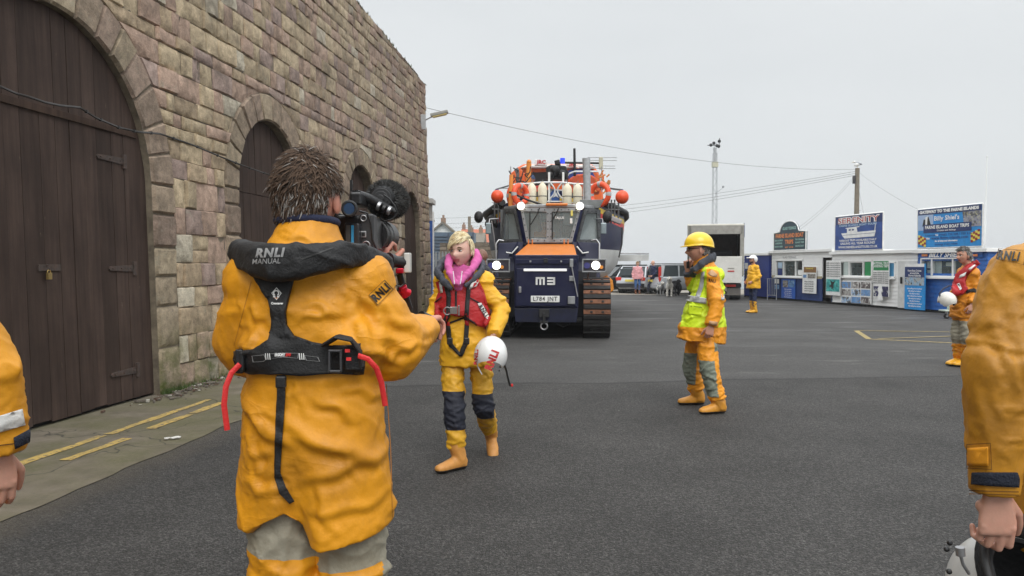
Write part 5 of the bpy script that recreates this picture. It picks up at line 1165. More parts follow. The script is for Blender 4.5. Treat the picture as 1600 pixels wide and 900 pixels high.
while zz < 2.6:
    x = -1.9
    h_ = R.uniform(.16, .24)
    while x < 6.5: w_ = R.uniform(.3, .7); b.col = tuple(V((.15, .12, .09)) * R.uniform(.7, 1.35)); b.box((x + w_ / 2, R.uniform(-.01, .02), zz + h_ / 2), (w_ - .02, .35, h_ - .02)); x += w_
    zz += h_
b.build('wall_stones', M('yard_wall_stone', attr='tint', rough=.9, var=.2, vs=8), yw); b = MB(); b.box((2.3, .03, 1.3), (8.4, .28, 2.56)); b.build('wall_core', M('lime_mortar'), yw)
p_ = thing('telegraph_pole', 'dark slim pole above the roofs left of the tractor', 'pole', (P(733.5, 400, 62).x, 62, 0)); b = MB(); b.tube([(0, 0, 0), (0, 0, 5.4)], [.15, .12], 8); b.build('pole_shaft', M('weathered_wood'), p_)
# ---------------------------------------------------------------- cars
def car(label, col, loc, yaw, Lc=4.4, Wc=1.75, Hc=1.45, estate=False, name='parked_car', tail=None):
    """nose towards +x"""
    o = thing(name, label, 'car', loc, yaw, 'cars parked along the far edge of the yard'); paint = M('car_%s' % col[0], col[1], .3, coat=.6, var=.03, spec=.5, metal=col[2]); dg = M('car_glass', (.03, .04, .045), .06); tr_ = M('car_trim', (.02, .02, .022), .5)
    h = Lc / 2; bl = .62 * Hc
    prof = [(-h, .38), (-h + .02, .72), (-h + .06, bl), (-h * .45, bl + .02), (h * .35, bl), (h * .85, bl - .13), (h - .04, bl - .28), (h, .36)]
    sect = []
    for x, z in prof: pass
    b = MB(); rings = []
    st_ = [(-h, .36, .66, .86), (-h + .06, .26, bl - .08, .93), (-h + .3, .22, bl, 1), (-h * .4, .2, bl + .02, 1), (h * .2, .2, bl + .01, 1), (h * .5, .2, bl - .04, 1), (h * .8, .22, bl - .13, .97), (h - .08, .26, bl - .26, .9), (h, .34, bl - .38, .8)]
    for x, z0, z1, kw in st_:
        w_ = Wc / 2 * kw; zm = (z0 + z1) / 2
        half = [(w_ * .8, z0), (w_ * .97, z0 + .1), (w_, zm), (w_ * .97, z1 - .08), (w_ * .86, z1)]
        rings.append([V((x, y, z)) for y, z in half] + [V((x, -y, z)) for y, z in reversed(half)])
    b.loft(rings); bo_ = b.build('car_body', paint, o, smooth=35)
    rs = [(-h + .1, -h + (.25 if estate else .55)), (h * .52, h * .12)]; b = MB()
    x0, x0t, x1, x1t = -h + .1, -h + (.28 if estate else .62), h * .5, h * .1; wt = Wc / 2 * .78; wb = Wc / 2 * .93
    low = [V((x0, -wb, bl - .05)), V((x1, -wb, bl - .05)), V((x1, wb, bl - .05)), V((x0, wb, bl - .05))]; topq = [V((x0t, -wt, Hc - .04)), V((x1t, -wt, Hc - .04)), V((x1t, wt, Hc - .04)), V((x0t, wt, Hc - .04))]
    b.hexa(low + topq); b.build('windows', dg, o, bevel=.03)
    b = MB(); b.box(((x0t + x1t) / 2 + .02, 0, Hc - .02), (x1t - x0t + .12, wt * 2 + .04, .06)); b.build('car_roof', paint, o, bevel=.025)
    b = MB()
    for s in (-1, 1):
        def pil(xb, xt, wd_): b = MB(); b.hexa([V((xb - wd_, s * (wb + .01), bl - .06)), V((xb + wd_, s * (wb + .01), bl - .06)), V((xb + wd_, s * (wb - .05), bl - .06)), V((xb - wd_, s * (wb - .05), bl - .06)), V((xt - wd_, s * (wt + .012), Hc - .03)), V((xt + wd_, s * (wt + .012), Hc - .03)), V((xt + wd_, s * (wt - .05), Hc - .03)), V((xt - wd_, s * (wt - .05), Hc - .03))]); b.build('pillar', paint, o)
        pil(x1, x1t, .05); pil(x0 + .05, x0t + .04, .09); pil(-.05, -.08, .035); pil(-h * .52, -h * .5, .04)
    for x in (-h * .62, h * .64):
        for s in (-1, 1):
            b = MB(); y = s * (Wc / 2 - .1); b.tube([(x, y - .1, .31), (x, y + .1, .31)], .31, 24); wh_ = b.build('wheel', black_m, o, bevel=.03, smooth=40)
            b = MB(); b.tube([(x, s * (Wc / 2 + .003) - .02, .31), (x, s * (Wc / 2 + .005), .31)], .2, 10); b.build('rim', M('alloy', (.5, .5, .5), .3, .7), wh_)
            b = MB(); b.tube([(x, s * (Wc / 2 + .0), .33), (x, s * (Wc / 2 - .3), .33)], .37, 20); b.build('wheel_arch', tr_, o)
    rl_ = tail or M('tail_red'); 
    for s in (-1, 1):
        if estate: box('tail_light', rl_, o, (-h + .1, s * Wc * .43, bl + .08), (.12, .12, .75), .02)
        else: box('tail_light', rl_, o, (-h + .04, s * Wc * .38, bl - .12), (.08, .3, .18), .02)
        box('headlight', M('head_glass', (.5, .5, .5), .1), o, (h - .05, s * Wc * .34, bl - .36), (.1, .32, .12), .02)
        box('roof_rail', tr_, o, ((x0t + x1t) / 2, s * wt * .95, Hc + .04), (x1t - x0t, .04, .04)) if estate else None
        box('door_mirror', paint, o, (h * .36, s * (Wc / 2 + .07), bl + .06), (.12, .14, .1), .02)
    box('rear_bumper', paint if estate else tr_, o, (-h - .0, 0, .42), (.1, Wc * .9, .22), .03); box('number_plate', TXT['yellow'], o, (-h - .05, 0, .68), (.02, .5, .11)); box('rear_window', dg, o, (-h + .16, 0, bl + .22), (.04, Wc * .72, .36), .01, Matrix.Rotation(.25, 3, 'Y'))
    return o
silver = ('silver', (.55, .57, .6), .3); blk = ('black', (.015, .015, .017), .0); wht = ('white', (.75, .75, .75), 0)
car('silver estate car with tall red tail lights and roof rails, right of the dogs', silver, (9.35, 39.8, 0), radians(16), 4.7, 1.8, 1.5, True)
car('silver hatchback seen from behind, between the couple and the black car', silver, (7.15, 41.5, 0), radians(60), 4.2, 1.72, 1.42)
car('black hatchback standing behind the woman in pink', blk, (5.9, 42.5, 0), radians(205), 4.0, 1.72, 1.5)
car('white car partly hidden behind the lifeboat hull', wht, (4.6, 46.5, 0), radians(200), 4.3, 1.75, 1.55)
wb_ = MB(); rings = []
for i in range(9):
    f = i / 8; w_ = .55 * sin(pi * min(1, f * 1.0 + .12)) ** .5 if f < .9 else .2; rings.append([V((f * 3 - 1.5, -w_, .35)), V((f * 3 - 1.5, -w_ * .6, 0 + .12 * (f - .5) ** 2)), V((f * 3 - 1.5, w_ * .6, .12 * (f - .5) ** 2)), V((f * 3 - 1.5, w_, .35))])
wb_.loft(rings); ob = thing('dinghy', 'small white dinghy raised on a rack beside the lifeboat stern', 'boat', P(972, 408, 44), radians(-8)); wb_.build('dinghy_hull', white_m, ob, smooth=40)
b = MB(); b.tube([(-1.4, -.3, .45), (1.5, -.3, .42)], .04, 6); b.tube([(-1.4, .3, .45), (1.5, .3, .42)], .04, 6); b.build('dinghy_rail', steel, ob); b = MB(); zz = P(972, 408, 44).z
for x in (-1, 1): b.tube([(x, 0, .05), (x, 0, -zz)], .05, 6)
b.build('rack_leg', steel, ob)
# trolley by the right hand man
tq = P(1479, 497, 21.0); tl_ = thing('trolley', 'small low trolley with a black castor standing by the bright blue kiosk', 'trolley', (tq.x, tq.y, 0)); b = MB(); b.box((.12, 0, .22), (.5, .35, .04)); b.box((.25, .05, .36), (.3, .25, .25)); b.build('trolley_box', M('pale_green_box', (.45, .52, .45), .5), tl_, bevel=.01)
b = MB(); b.tube([(0, -.03, .07), (0, .03, .07)], .07, 14); b.build('castor', black_m, tl_, smooth=40); b = MB(); b.tube([(0, -.035, .07), (0, .035, .07)], .03, 10); b.box((0, 0, .16), (.04, .08, .1)); b.build('castor_hub', steel, tl_)
# ---------------------------------------------------------------- people
def evalmesh(o):
    dg = bpy.context.evaluated_depsgraph_get(); me = bpy.data.meshes.new_from_object(o.evaluated_get(dg)); return me
def fuse(mb, voxel, smooth=6, fac=.5):
    """grow one continuous skin over overlapping volumes"""
    o = mb.build('tmp', [], None); m = o.modifiers.new('r', 'REMESH'); m.mode = 'VOXEL'; m.voxel_size = voxel
    if smooth: s = o.modifiers.new('s', 'SMOOTH'); s.factor = fac; s.iterations = smooth
    me = evalmesh(o); old = o.data; bpy.data.objects.remove(o); bpy.data.meshes.remove(old); return me
def cloth(me, folds, seed=0):
    """push the skin in and out along its normals: crumpled folds. folds: list of (amplitude, (fx, fy, fz), sharpness, fn or None)"""
    me.update(); nv = len(me.vertices); out = []
    for v in me.vertices:
        p = v.co; n = v.normal; d = 0
        wv = V((noise.noise(p * 2.1 + V((seed, 0, 0))), noise.noise(p * 2.1 + V((0, seed, 3))), noise.noise(p * 2.1 + V((7, 0, seed))))) * .35
        for amp, fr, sh, fn in folds:
            k = fn(p) if fn else 1.0
            if k <= 0: continue
            q = p + wv * .6; r = 1 - abs(noise.noise(V((q.x * fr[0], q.y * fr[1], q.z * fr[2] + seed))) * 2.0); r = max(0, r) ** sh
            d += amp * k * (r - .45)
        out.append(p + n * d)
    for v, p in zip(me.vertices, out): v.co = p
def creases(me, lines, o=None, rnd=0, seed=1, box=None, wd=(.010, .02), amp=(.004, .010), ang=None, side=None):
    """crisp folds of stiff oilskin: each line (x0, z0, x1, z1, width, height) raises a ridge with a groove beside it"""
    import numpy as np
    me.update(); n = len(me.vertices); co = np.empty(n * 3); no = np.empty(n * 3); me.vertices.foreach_get('co', co); me.vertex_normals.foreach_get('vector', no); co = co.reshape(-1, 3); no = no.reshape(-1, 3)
    q = random.Random(seed); L2 = list(lines)
    for i in range(rnd):
        x, z = q.uniform(box[0], box[1]), q.uniform(box[2], box[3]); a = q.choice(ang) + q.uniform(-.35, .35) if ang else q.uniform(0, pi); ln = q.uniform(.05, .17); L2.append((x - cos(a) * ln / 2, z - sin(a) * ln / 2, x + cos(a) * ln / 2, z + sin(a) * ln / 2, q.uniform(*wd), q.uniform(*amp)))
    X, Y, Z = co[:, 0], co[:, 1], co[:, 2]; d = np.zeros(n)
    for i, (x0, z0, x1, z1, w_, h_) in enumerate(L2):
        tx, tz = x1 - x0, z1 - z0; ln = math.hypot(tx, tz); tx, tz = tx / ln, tz / ln
        t = ((X - x0) * tx + (Z - z0) * tz) / ln; s = (X - x0) * -tz + (Z - z0) * tx; s = s + .012 * np.sin(t * 4 + i) + .006 * np.sin(t * 11 + i * 2 + Y * 20)
        tp = np.clip(t, 0, 1); e = np.where((t > 0) & (t < 1), np.sin(np.pi * tp) ** .6, 0) * (1 if side is None else np.clip((no[:, 1] * side + .2) * 3, 0, 1))
        d += h_ * e * (np.exp(-(s / w_) ** 2) - .75 * np.exp(-((s + 1.5 * w_) / (w_ * 1.0)) ** 2))
    co = co + no * d[:, None]; me.vertices.foreach_set('co', co.ravel()); me.update()
def finish(me, name, mats, parent, pick=None, cuts=(), off=None):
    """cut clean edges with planes, pick the material per face, centre on the parent"""
    bm = bmesh.new(); bm.from_mesh(me)
    for co, no in cuts: bmesh.ops.bisect_plane(bm, geom=bm.verts[:] + bm.edges[:] + bm.faces[:], dist=1e-5, plane_co=co, plane_no=no)
    for f in bm.faces:
        f.smooth = True
        if pick: f.material_index = pick(f.calc_center_median())
    bm.to_mesh(me); bm.free(); me.name = name
    for x in mats: me.materials.append(x)
    o = bpy.data.objects.new(name, me); C.objects.link(o)
    if parent is not None: o.parent = parent; o.location = -V(parent.location)
    return o
def bvh_of(*objs):
    vs, fs = [], []
    for me in objs:
        me = me.data if hasattr(me, 'data') else me; o = len(vs); vs += [v.co.copy() for v in me.vertices]; fs += [[i + o for i in p.vertices] for p in me.polygons]
    return BVHTree.FromPolygons(vs, fs)
def drape(name, mesh_or_poly, mat, parent, bvh, o, ax, ay, off=.004, th=0.0, step=.02, ray=None, smooth=True):
    """lay a flat shape (2D outline or text mesh) onto a body: shot along the ray direction onto its skin"""
    ax, ay = V(ax).normalized(), V(ay).normalized(); d = V(ray).normalized() if ray is not None else -(ax.cross(ay)).normalized(); o = V(o)
    if isinstance(mesh_or_poly, bpy.types.Mesh): bm = bmesh.new(); bm.from_mesh(mesh_or_poly)
    else:
        bm = bmesh.new(); vs = [bm.verts.new((x, y, 0)) for x, y in mesh_or_poly]; bm.faces.new(vs); bmesh.ops.triangulate(bm, faces=bm.faces[:])
    xs = [v.co.x for v in bm.verts]; ysv = [v.co.y for v in bm.verts]
    for axis, lo, hi in ((0, min(xs), max(xs)), (1, min(ysv), max(ysv))):
        t = lo + step
        while t < hi:
            co = V((t, 0, 0)) if axis == 0 else V((0, t, 0)); no = V((1, 0, 0)) if axis == 0 else V((0, 1, 0))
            bmesh.ops.bisect_plane(bm, geom=bm.verts[:] + bm.edges[:] + bm.faces[:], dist=1e-6, plane_co=co, plane_no=no); t += step
    last = None; miss = []
    for v in bm.verts:
        p = o + ax * v.co.x + ay * v.co.y; hit, n, i, dist = bvh.ray_cast(p - d * .6, d, 1.5)
        if hit is None: miss.append((v, p)); continue
        last = (hit - p).dot(d); v.co = hit - d * off + n * off * .5
    pl = [v.co.copy() for v in bm.verts if all(v is not m[0] for m in miss)] if miss and len(miss) < len(bm.verts) else []
    for v, p in miss:
        if pl: q = min(pl, key=lambda c: ((c - p) - d * (c - p).dot(d)).length); v.co = p + d * (q - p).dot(d)
        else: v.co = p
    me = bpy.data.meshes.new(name); bmesh.ops.recalc_face_normals(bm, faces=bm.faces)
    s = sum((f.normal * f.calc_area() for f in bm.faces), V())
    if s.dot(d) > 0: bmesh.ops.reverse_faces(bm, faces=bm.faces)
    bm.to_mesh(me); bm.free(); me.materials.append(mat); ob = bpy.data.objects.new(name, me); C.objects.link(ob)
    if parent is not None: ob.parent = parent; ob.location = -V(parent.location) - (V(parent.parent.location) if parent.parent else V())
    if th: m = ob.modifiers.new('t', 'SOLIDIFY'); m.thickness = th; m.offset = 1
    if smooth: me.polygons.foreach_set('use_smooth', [True] * len(me.polygons))
    return ob
def px_poly(pts, d, c):          # photo outline -> 2D coordinates in metres in the cross plane at distance d about point c
    return [((P(x, y, d) - c).x, (P(x, y, d) - c).z) for x, y in pts]
def gau(x, s): return math.exp(-x * x / (2 * s * s))
def head_mesh(fat=1.0, jaw=1.0, nose=1.0, age=0.0, female=False, N_=44, K_=44):
    """head about its centre (eye level), facing +y; returns verts, faces, material ids (0 skin, 1 lips, 2 eye socket shade none)"""
    vs, fs, ms = [], [], []
    for i in range(K_ + 1):
        th = pi * i / K_
        for j in range(N_):
            ph = 2 * pi * j / N_; x, y, z = sin(th) * sin(ph), sin(th) * cos(ph), cos(th)
            X, Y, Z = x * .077 * fat, y * (.102 if y > 0 else .098), z * (.122 if z > 0 else .118)
            t = max(0, -Z / .118)
            X *= 1 - (.36 if female else .28) * jaw * t ** 1.7
            if y > 0: Y = Y * (1 - .10 * t) + .012 * t * gau(x, .5)
            else: Y = Y * (1 - .55 * t ** 1.5) - .0
            # flatten the face plane
            if y > 0: f = gau(X, .05) * gau(Z + .02, .07); Y += -.006 * f
            if y > .1:
                Y += nose * .024 * gau(X, .0095) * (gau(Z + .034, .012) + .55 * gau(Z + .016, .014)) + .006 * nose * gau(abs(X) - .012, .006) * gau(Z + .038, .007)
                Y -= .013 * gau(abs(X) - .031, .014) * gau(Z - .001, .011)
                Y += .006 * gau(Z - .022, .009) * gau(abs(X) - .028, .024)
                Y += .005 * gau(abs(X) - .042, .016) * gau(Z + .03, .016)
                Y += .0065 * gau(X, .022) * (gau(Z + .060, .0055) + 1.15 * gau(Z + .072, .006)) - .005 * gau(X, .02) * gau(Z + .066, .0025)
                Y -= .004 * gau(X, .02) * gau(Z + .083, .007); Y += .009 * gau(X, .02) * gau(Z + .100, .013)
                Y -= age * .004 * gau(abs(X) - .03 - .3 * max(0, -.04 - Z), .004) * gau(Z + .055, .02)
            vs.append(V((X, Y, Z)))
    for i in range(K_):
        for j in range(N_):
            a, b_ = i * N_ + j, i * N_ + (j + 1) % N_; f = (a, b_, b_ + N_, a + N_); c = (vs[f[0]] + vs[f[2]]) / 2
            fs.append(f); ms.append(1 if (c.y > .07 and abs(c.x) < .024 and -.077 < c.z + .1 * abs(c.x) ** 1 * .2 < -.056) else 0)
    return vs, fs, ms
def head(mb, c, yaw, pitch=0, roll=0, size=1.0, **k):
    """adds skull with face, ears and eyes into the body builder. slots: 0 skin 1 lips 2 eye white 3 iris 4 brow"""
    rot = Matrix.Rotation(yaw, 3, 'Z') @ Matrix.Rotation(pitch, 3, 'X') @ Matrix.Rotation(roll, 3, 'Y'); T_ = lambda p: V(c) + rot @ (V(p) * size)
    brow = k.pop('brow', True); vs, fs, ms = head_mesh(**k); o = len(mb.v); mb.v += [T_(p) for p in vs]
    for f, m in zip(fs, ms): mb.f.append([i + o for i in f]); mb.m.append(m)
    fat = k.get('fat', 1)
    for s in (-1, 1):
        n0 = len(mb.v); mb.ball((0, 0, 0), (.008, .017, .032), 12, 8, m=0)
        for i in range(n0, len(mb.v)):
            p = mb.v[i]; q = Matrix.Rotation(s * -.35, 3, 'Z') @ (Matrix.Rotation(.15, 3, 'X') @ p); mb.v[i] = T_(q + V((s * (.077 * fat + .003), -.004, -.012)))
        for r_, off, m_, sx_ in ((.0118, .0, 2, 1.15), (.0062, .0075, 3, 1)):
            n0 = len(mb.v); mb.ball((0, 0, 0), (r_ * sx_, r_ * .8, r_ * (.62 if m_ == 2 else .95)), 12, 8, m=m_)
            for i in range(n0, len(mb.v)): mb.v[i] = T_(mb.v[i] + V((s * .031, .0785 + off, .0)))
        n0 = len(mb.v); mb.tube([(s * .018, .0915, .009), (s * .031, .093, .0105), (s * .045, .084, .006)], [.0022, .003, .0015], 6, m=4)
        if brow: mb.tube([(s * .014, .0935, .020), (s * .03, .0955, .026), (s * .048, .086, .0215)], [.0028, .0036, .0018], 6, m=4)
        for i in range(n0, len(mb.v)): mb.v[i] = T_(mb.v[i])
    return T_, rot
def hand(wrist, fdir, back, thumb_side, curl=(25, 30, 20), size=1.0, thumb_curl=25, spread=5, voxel=.0034):
    """separate hand mesh (in world coords). fdir: fingers' direction, back: dorsal direction, thumb_side +1/-1 (along fdir x back)"""
    f = V(fdir).normalized(); b_ = V(back); b_ = (b_ - f * b_.dot(f)).normalized(); s = f.cross(b_) * thumb_side; mb = MB(); Q = lambda x, y, z: V(wrist) + (s * x + f * y + b_ * z) * size
    mb.tube([Q(0, -.03, 0), Q(0, .0, 0), Q(0, .03, 0), Q(.001, .065, 0), Q(.0, .088, 0), Q(0, .095, 0)], [(.013 * size, .025 * size), (.0135 * size, .027 * size), (.015 * size, .034 * size), (.0135 * size, .040 * size), (.011 * size, .040 * size), (.007 * size, .037 * size)], 16, up=b_, pw=2.6)
    mb.ball(Q(.02, .035, -.010), .0195 * size, 10, 8); mb.ball(Q(-.024, .035, -.009), .016 * size, 10, 8)
    for i, (x, l1, l2, l3, r) in enumerate(((.030, .044, .026, .022, .0088), (.0105, .048, .030, .023, .009), (-.0105, .045, .028, .022, .0086), (-.030, .036, .021, .02, .0076))):
        a = radians(spread) * (1.5 - i) / 1.5; p = Q(x, .082 - .004 * abs(i - 1), .001); dd = (f * cos(a) + s * sin(a)); pts = [Q(x * .9, .05, 0), p]; up_ = b_; ang = 0
        for l_, cv in ((l1, curl[0]), (l2, curl[1]), (l3, curl[2])):
            ang += radians(cv + (i * 2)); d2 = dd * cos(ang) - b_ * sin(ang); p = p + d2 * l_ * size; pts.append(p)
        for q0, q1, r0, r1 in zip(pts[:-1], pts[1:], (r * .95, r * 1.06, r * .98, r * .9), (r * 1.06, r, r * .92, r * .78)): mb.cap(q0, q1, r0 * size, r1 * size, 10)
        mb.ball(pts[1] + b_ * .002 * size, r * 1.12 * size, 8, 6)
    p = Q(.024, .022, -.006); a = radians(42); ang = radians(thumb_curl); pts = [p]
    dv = s * sin(a) + f * cos(a) - b_ * .25
    for l_, k in ((.042, 0), (.032, 1), (.026, 1.6)):
        d2 = (dv - s * sin(ang * k) * .6 - b_ * sin(ang * k) * .5 + f * sin(ang * k) * .5).normalized(); p = p + d2 * l_ * size; pts.append(p)
    for q0, q1, r0, r1 in zip(pts[:-1], pts[1:], (.014, .0115, .0105), (.0115, .0105, .0085)): mb.cap(q0, q1, r0 * size, r1 * size, 10)
    me = fuse(mb, voxel, 3, .4); return me
def join_mesh(mb, me, m=0):
    o = len(mb.v); mb.v += [v.co.copy() for v in me.vertices]
    for p in me.polygons: mb.f.append([i + o for i in p.vertices]); mb.m.append(m)
def skin_mat(name, col, red=(.45, .12, .08)): 
    m = M(name, col, .48, var=.10, vs=28, bump=.15, bs=220, dirt=.18, ds=14, dc=red, bd=.002)
    b_ = m.node_tree.nodes['Principled BSDF']; b_.inputs['Subsurface Weight'].default_value = .12; b_.inputs['Subsurface Radius'].default_value = (.012, .004, .002); b_.inputs['Subsurface Scale'].default_value = 1; return m
SK1 = skin_mat('skin_fair', (.62, .36, .26)); SK2 = skin_mat('skin_ruddy', (.56, .29, .20)); SK3 = skin_mat('skin_brown', (.2, .1, .065))
LIP = M('lips', (.42, .15, .13), .4, var=.05); EYE = M('eye_white', (.62, .6, .57), .2, var=.02); IRI = M('iris', (.03, .035, .03), .1, var=.1); BRO = M('brow_brown', (.07, .045, .03), .8); BROF = M('brow_fair', (.2, .13, .07), .8)
def oil(name, col, dirt=.35, dc=(.28, .13, .02), rough=.5, ds=3.2, bump=.35):
    if name in MATS: return MATS[name]
    m = M(name, col, rough, var=.07, vs=7, dirt=dirt, ds=ds, dc=dc, bump=bump, bs=42, spec=.4, bd=.006); t = m.node_tree; b = t.nodes['Principled BSDF']; old = b.inputs['Normal'].links[0].from_node
    co = t.nodes.new('ShaderNodeTexCoord').outputs['Object']; h = None
    for sc_, sx_, k in ((5.5, (1, 1, 1.9), 1.0), (13, (1, 1, 1.6), .45)):      # fine creases of stiff coated cloth
        n = noise_n(t, co, sc_ * .8, 2, .5, sx_); n.node.inputs['Distortion'].default_value = 1.2
        r = mathn(t, 'POWER', mathn(t, 'SUBTRACT', 1, mathn(t, 'ABSOLUTE', mathn(t, 'SUBTRACT', mathn(t, 'MULTIPLY', n, 4), 2)), clamp=True), 5); r = mathn(t, 'MULTIPLY', r, k); h = r if h is None else mathn(t, 'ADD', h, r)
    h = mathn(t, 'MULTIPLY', h, rng(t, noise_n(t, co, 2.2, 2), .46, .66)); bp = t.nodes.new('ShaderNodeBump'); bp.inputs['Strength'].default_value = .4; bp.inputs['Distance'].default_value = .006; L(t, h, bp.inputs['Height']); L(t, old.outputs[0], bp.inputs['Normal']); L(t, bp.outputs[0], b.inputs['Normal']); return m
YEL = oil('oilskin_yellow', (.70, .295, .010), .6, (.33, .135, .012), ds=4.5); YEL2 = oil('oilskin_bright_yellow', (.82, .43, .02), .15); YOR = oil('oilskin_orange', (.76, .26, .015), .2)
YOL = oil('oilskin_ochre_worn', (.52, .235, .018), .6, (.2, .09, .015), ds=5); NAVP = M('navy_patch', (.012, .014, .026), .7, var=.2, bump=.3); GREYP = M('grey_khaki_patch', (.30, .275, .21), .75, var=.12, bump=.4, bs=50, dirt=.3, dc=(.2, .17, .1)); GREENP = M('grey_green_patch', (.19, .215, .17), .75, var=.12, bump=.4, bs=50)
BLKW = M('black_webbing', (.012, .012, .013), .65, var=.25, vs=40, bump=.3, bs=160); BOOT = M('boot_yellow', (.66, .29, .03), .45, var=.1, dirt=.35, ds=8, dc=(.25, .12, .04)); SOLE = M('boot_sole', (.03, .025, .02), .7)
def scale_pt(p): return p
class Fig:
    """joints in world space; every person is built from its own measured joints"""
    def __init__(s, label, root, yaw, H=1.75, group=None, cat='person', **J):
        s.root = V((root[0], root[1], root[2] if len(root) > 2 else 0)); s.o = thing('person', label, cat, s.root, 0, group); k = H / 1.75; s.k = k; rot = Matrix.Rotation(yaw, 3, 'Z'); s.rot = rot; s.yaw = yaw
        base = dict(neck=(0, .0, 1.47), head=(0, .03, 1.635), chest=(0, 0, 1.28), waist=(0, 0, 1.08), hip=(0, 0, .93), shr=(.185, 0, 1.40), shl=(-.185, 0, 1.40), elr=(.25, -.02, 1.12), ell=(-.25, -.02, 1.12), wrr=(.26, .06, .88), wrl=(-.26, .06, .88),
                    hpr=(.095, 0, .90), hpl=(-.095, 0, .90), knr=(.10, .02, .49), knl=(-.10, .02, .49), anr=(.10, 0, .09), anl=(-.10, 0, .09))
        s.j = {n: s.root + rot @ (V(p) * k) for n, p in base.items()}
        for n, p in J.items(): s.j[n] = V(p)
        s.fwd = rot @ V((0, 1, 0)); s.rt = rot @ V((1, 0, 0))
    def jacket(s, mats, hem=.80, rad=None, sl=(.088, .074, .058), pick=None, cuts=(), voxel=.014, folds=1.0, collar=None, name='jacket', cuffs=True, seed=1, sl_l=None, sm=5, extra=None, arms='lr', foldspec=None, cr=None, post=None):
        j = s.j; k = s.k; mb = MB(); R0 = rad or ((.235, .165), (.215, .15), (.215, .15), (.205, .14)); up = s.rt
        hz_ = s.root.z + hem * k; h = j['hip'].copy(); h.z = hz_
        pts = [h, h.lerp(j['waist'], .5), j['waist'], j['chest'], (j['shl'] + j['shr']) / 2 + V((0, 0, -.03)), (j['shl'] + j['shr']) / 2 + V((0, 0, .045)), j['neck'] + V((0, 0, -.005)), j['neck'] + V((0, 0, .03))]
        rs = [R0[0], tuple((a + b_) / 2 for a, b_ in zip(R0[0], R0[1])), R0[1], R0[2], R0[3], (.15, .105), (.085, .085), (.07, .075)]
        rs = [(a * k, b_ * k) for a, b_ in rs]; mb.tube(pts, rs, 28, up=up, pw=2.35)
        for sd in arms:
            S, E, W = j['sh' + sd], j['el' + sd], j['wr' + sd]; q = sl_l if (sd == 'l' and sl_l) else sl
            mb.cap(S.lerp(j['chest'], .18), E, q[0] * k * 1.05, q[1] * k, 16); mb.ball(S, q[0] * k * 1.02, 14, 10); d = (W - E).normalized(); mb.tube([E - d * .02, E.lerp(W, .5), W - d * .01, W + d * .012], [q[1] * k, (q[1] + q[2]) * .52 * k, q[2] * k, q[2] * .97 * k], 16); mb.ball(E, q[1] * k * 1.02, 12, 8)
        if extra: extra(mb)
        me = fuse(mb, voxel, sm)
        if post:
            for v in me.vertices: v.co = post(v.co)
            me.update()
        fs_ = foldspec or [(.020 * folds, (4, 4, 9), 2.0, None), (.010 * folds, (9, 9, 20), 2.2, None), (.004 * folds, (26, 26, 40), 1.5, None)]
        cloth(me, fs_, seed)
        if cr: creases(me, **cr)
        o = finish(me, name, mats, s.o, pick, cuts); s.jk = o; return o
    def trousers(s, mats, pick=None, cuts=(), voxel=.014, r=(.115, .092, .075), hipr=(.185, .14), folds=1.0, seed=3, top=None, ank=.0, name='trousers', cr=None):
        j = s.j; k = s.k; mb = MB(); c = (j['hpl'] + j['hpr']) / 2; mb.tube([c + V((0, 0, .12)), c, c + V((0, 0, -.07))], [(hipr[0] * k * .95, hipr[1] * k), (hipr[0] * k, hipr[1] * k), (hipr[0] * k * .85, hipr[1] * k * .9)], 24, up=s.rt, pw=2.4)
        for sd in 'lr':
            H_, K_, A = j['hp' + sd], j['kn' + sd], j['an' + sd]; A = A.lerp(K_, ank); mb.cap(H_, K_, r[0] * k, r[1] * k, 16); mb.tube([K_, K_.lerp(A, .5), A], [r[1] * k, (r[1] + r[2]) / 2 * k, r[2] * k], 16); mb.ball(K_, r[1] * k, 12, 8)
        me = fuse(mb, voxel, 5); cloth(me, [(.017 * folds, (5, 5, 11), 2.0, None), (.009 * folds, (10, 10, 22), 2.0, None), (.003 * folds, (26, 26, 40), 1.5, None)], seed)
        if cr: creases(me, **cr)
        o = finish(me, name, mats, s.o, pick, cuts); s.tr = o; return o
    def boots(s, mat=None, dirs=None, sz=1.0, shaft=.16, pitch=(0, 0), names='boot', rs=.052):
        for i, sd in enumerate('lr'):
            A = s.j['an' + sd].copy(); K_ = s.j['kn' + sd]
            if not pitch[i] and A.z < s.root.z + .13: A.z = s.root.z + .08 * sz * s.k
            d = V(dirs[i]).normalized() if dirs else s.fwd; d.z = 0; d.normalize(); side = V((0, 0, 1)).cross(d); pt = radians(pitch[i]); k = sz * s.k
            heel = A - V((0, 0, .08 * k)); sh = (K_ - A).normalized(); mb = MB()
            def Qf(f, z): v = d * f + V((0, 0, 1)) * z; v = Matrix.Rotation(-pt, 3, side) @ v if pt else v; return A + (v - V((0, 0, .08))) * k
            rr = []
            prof = [(-.075, .045, .036, .045), (-.05, .05, .043, .05), (0, .055, .045, .055), (.05, .052, .046, .050), (.10, .043, .050, .042), (.15, .036, .048, .035), (.185, .031, .038, .028), (.20, .028, .018, .016)]
            mb.tube([Qf(f, z) for f, z, a, b_ in prof], [(b_ * k, a * k) for f, z, a, b_ in prof], 16, up=(0, 0, 1) if not pt else None, pw=2.3)
            mb.tube([Qf(-.02, .04), Qf(-.015, .10), A + sh * shaft * .6, A + sh * shaft], [rs * k, (rs + .003) * k, (rs + .008) * k, (rs + .012) * k], 16)
            me = fuse(mb, .009, 3); cloth(me, [(.004, (8, 8, 16), 2, None)], 3)
            n_ = Matrix.Rotation(-pt, 3, side) @ V((0, 0, 1)) if pt else V((0, 0, 1)); z0 = Qf(0, .027)
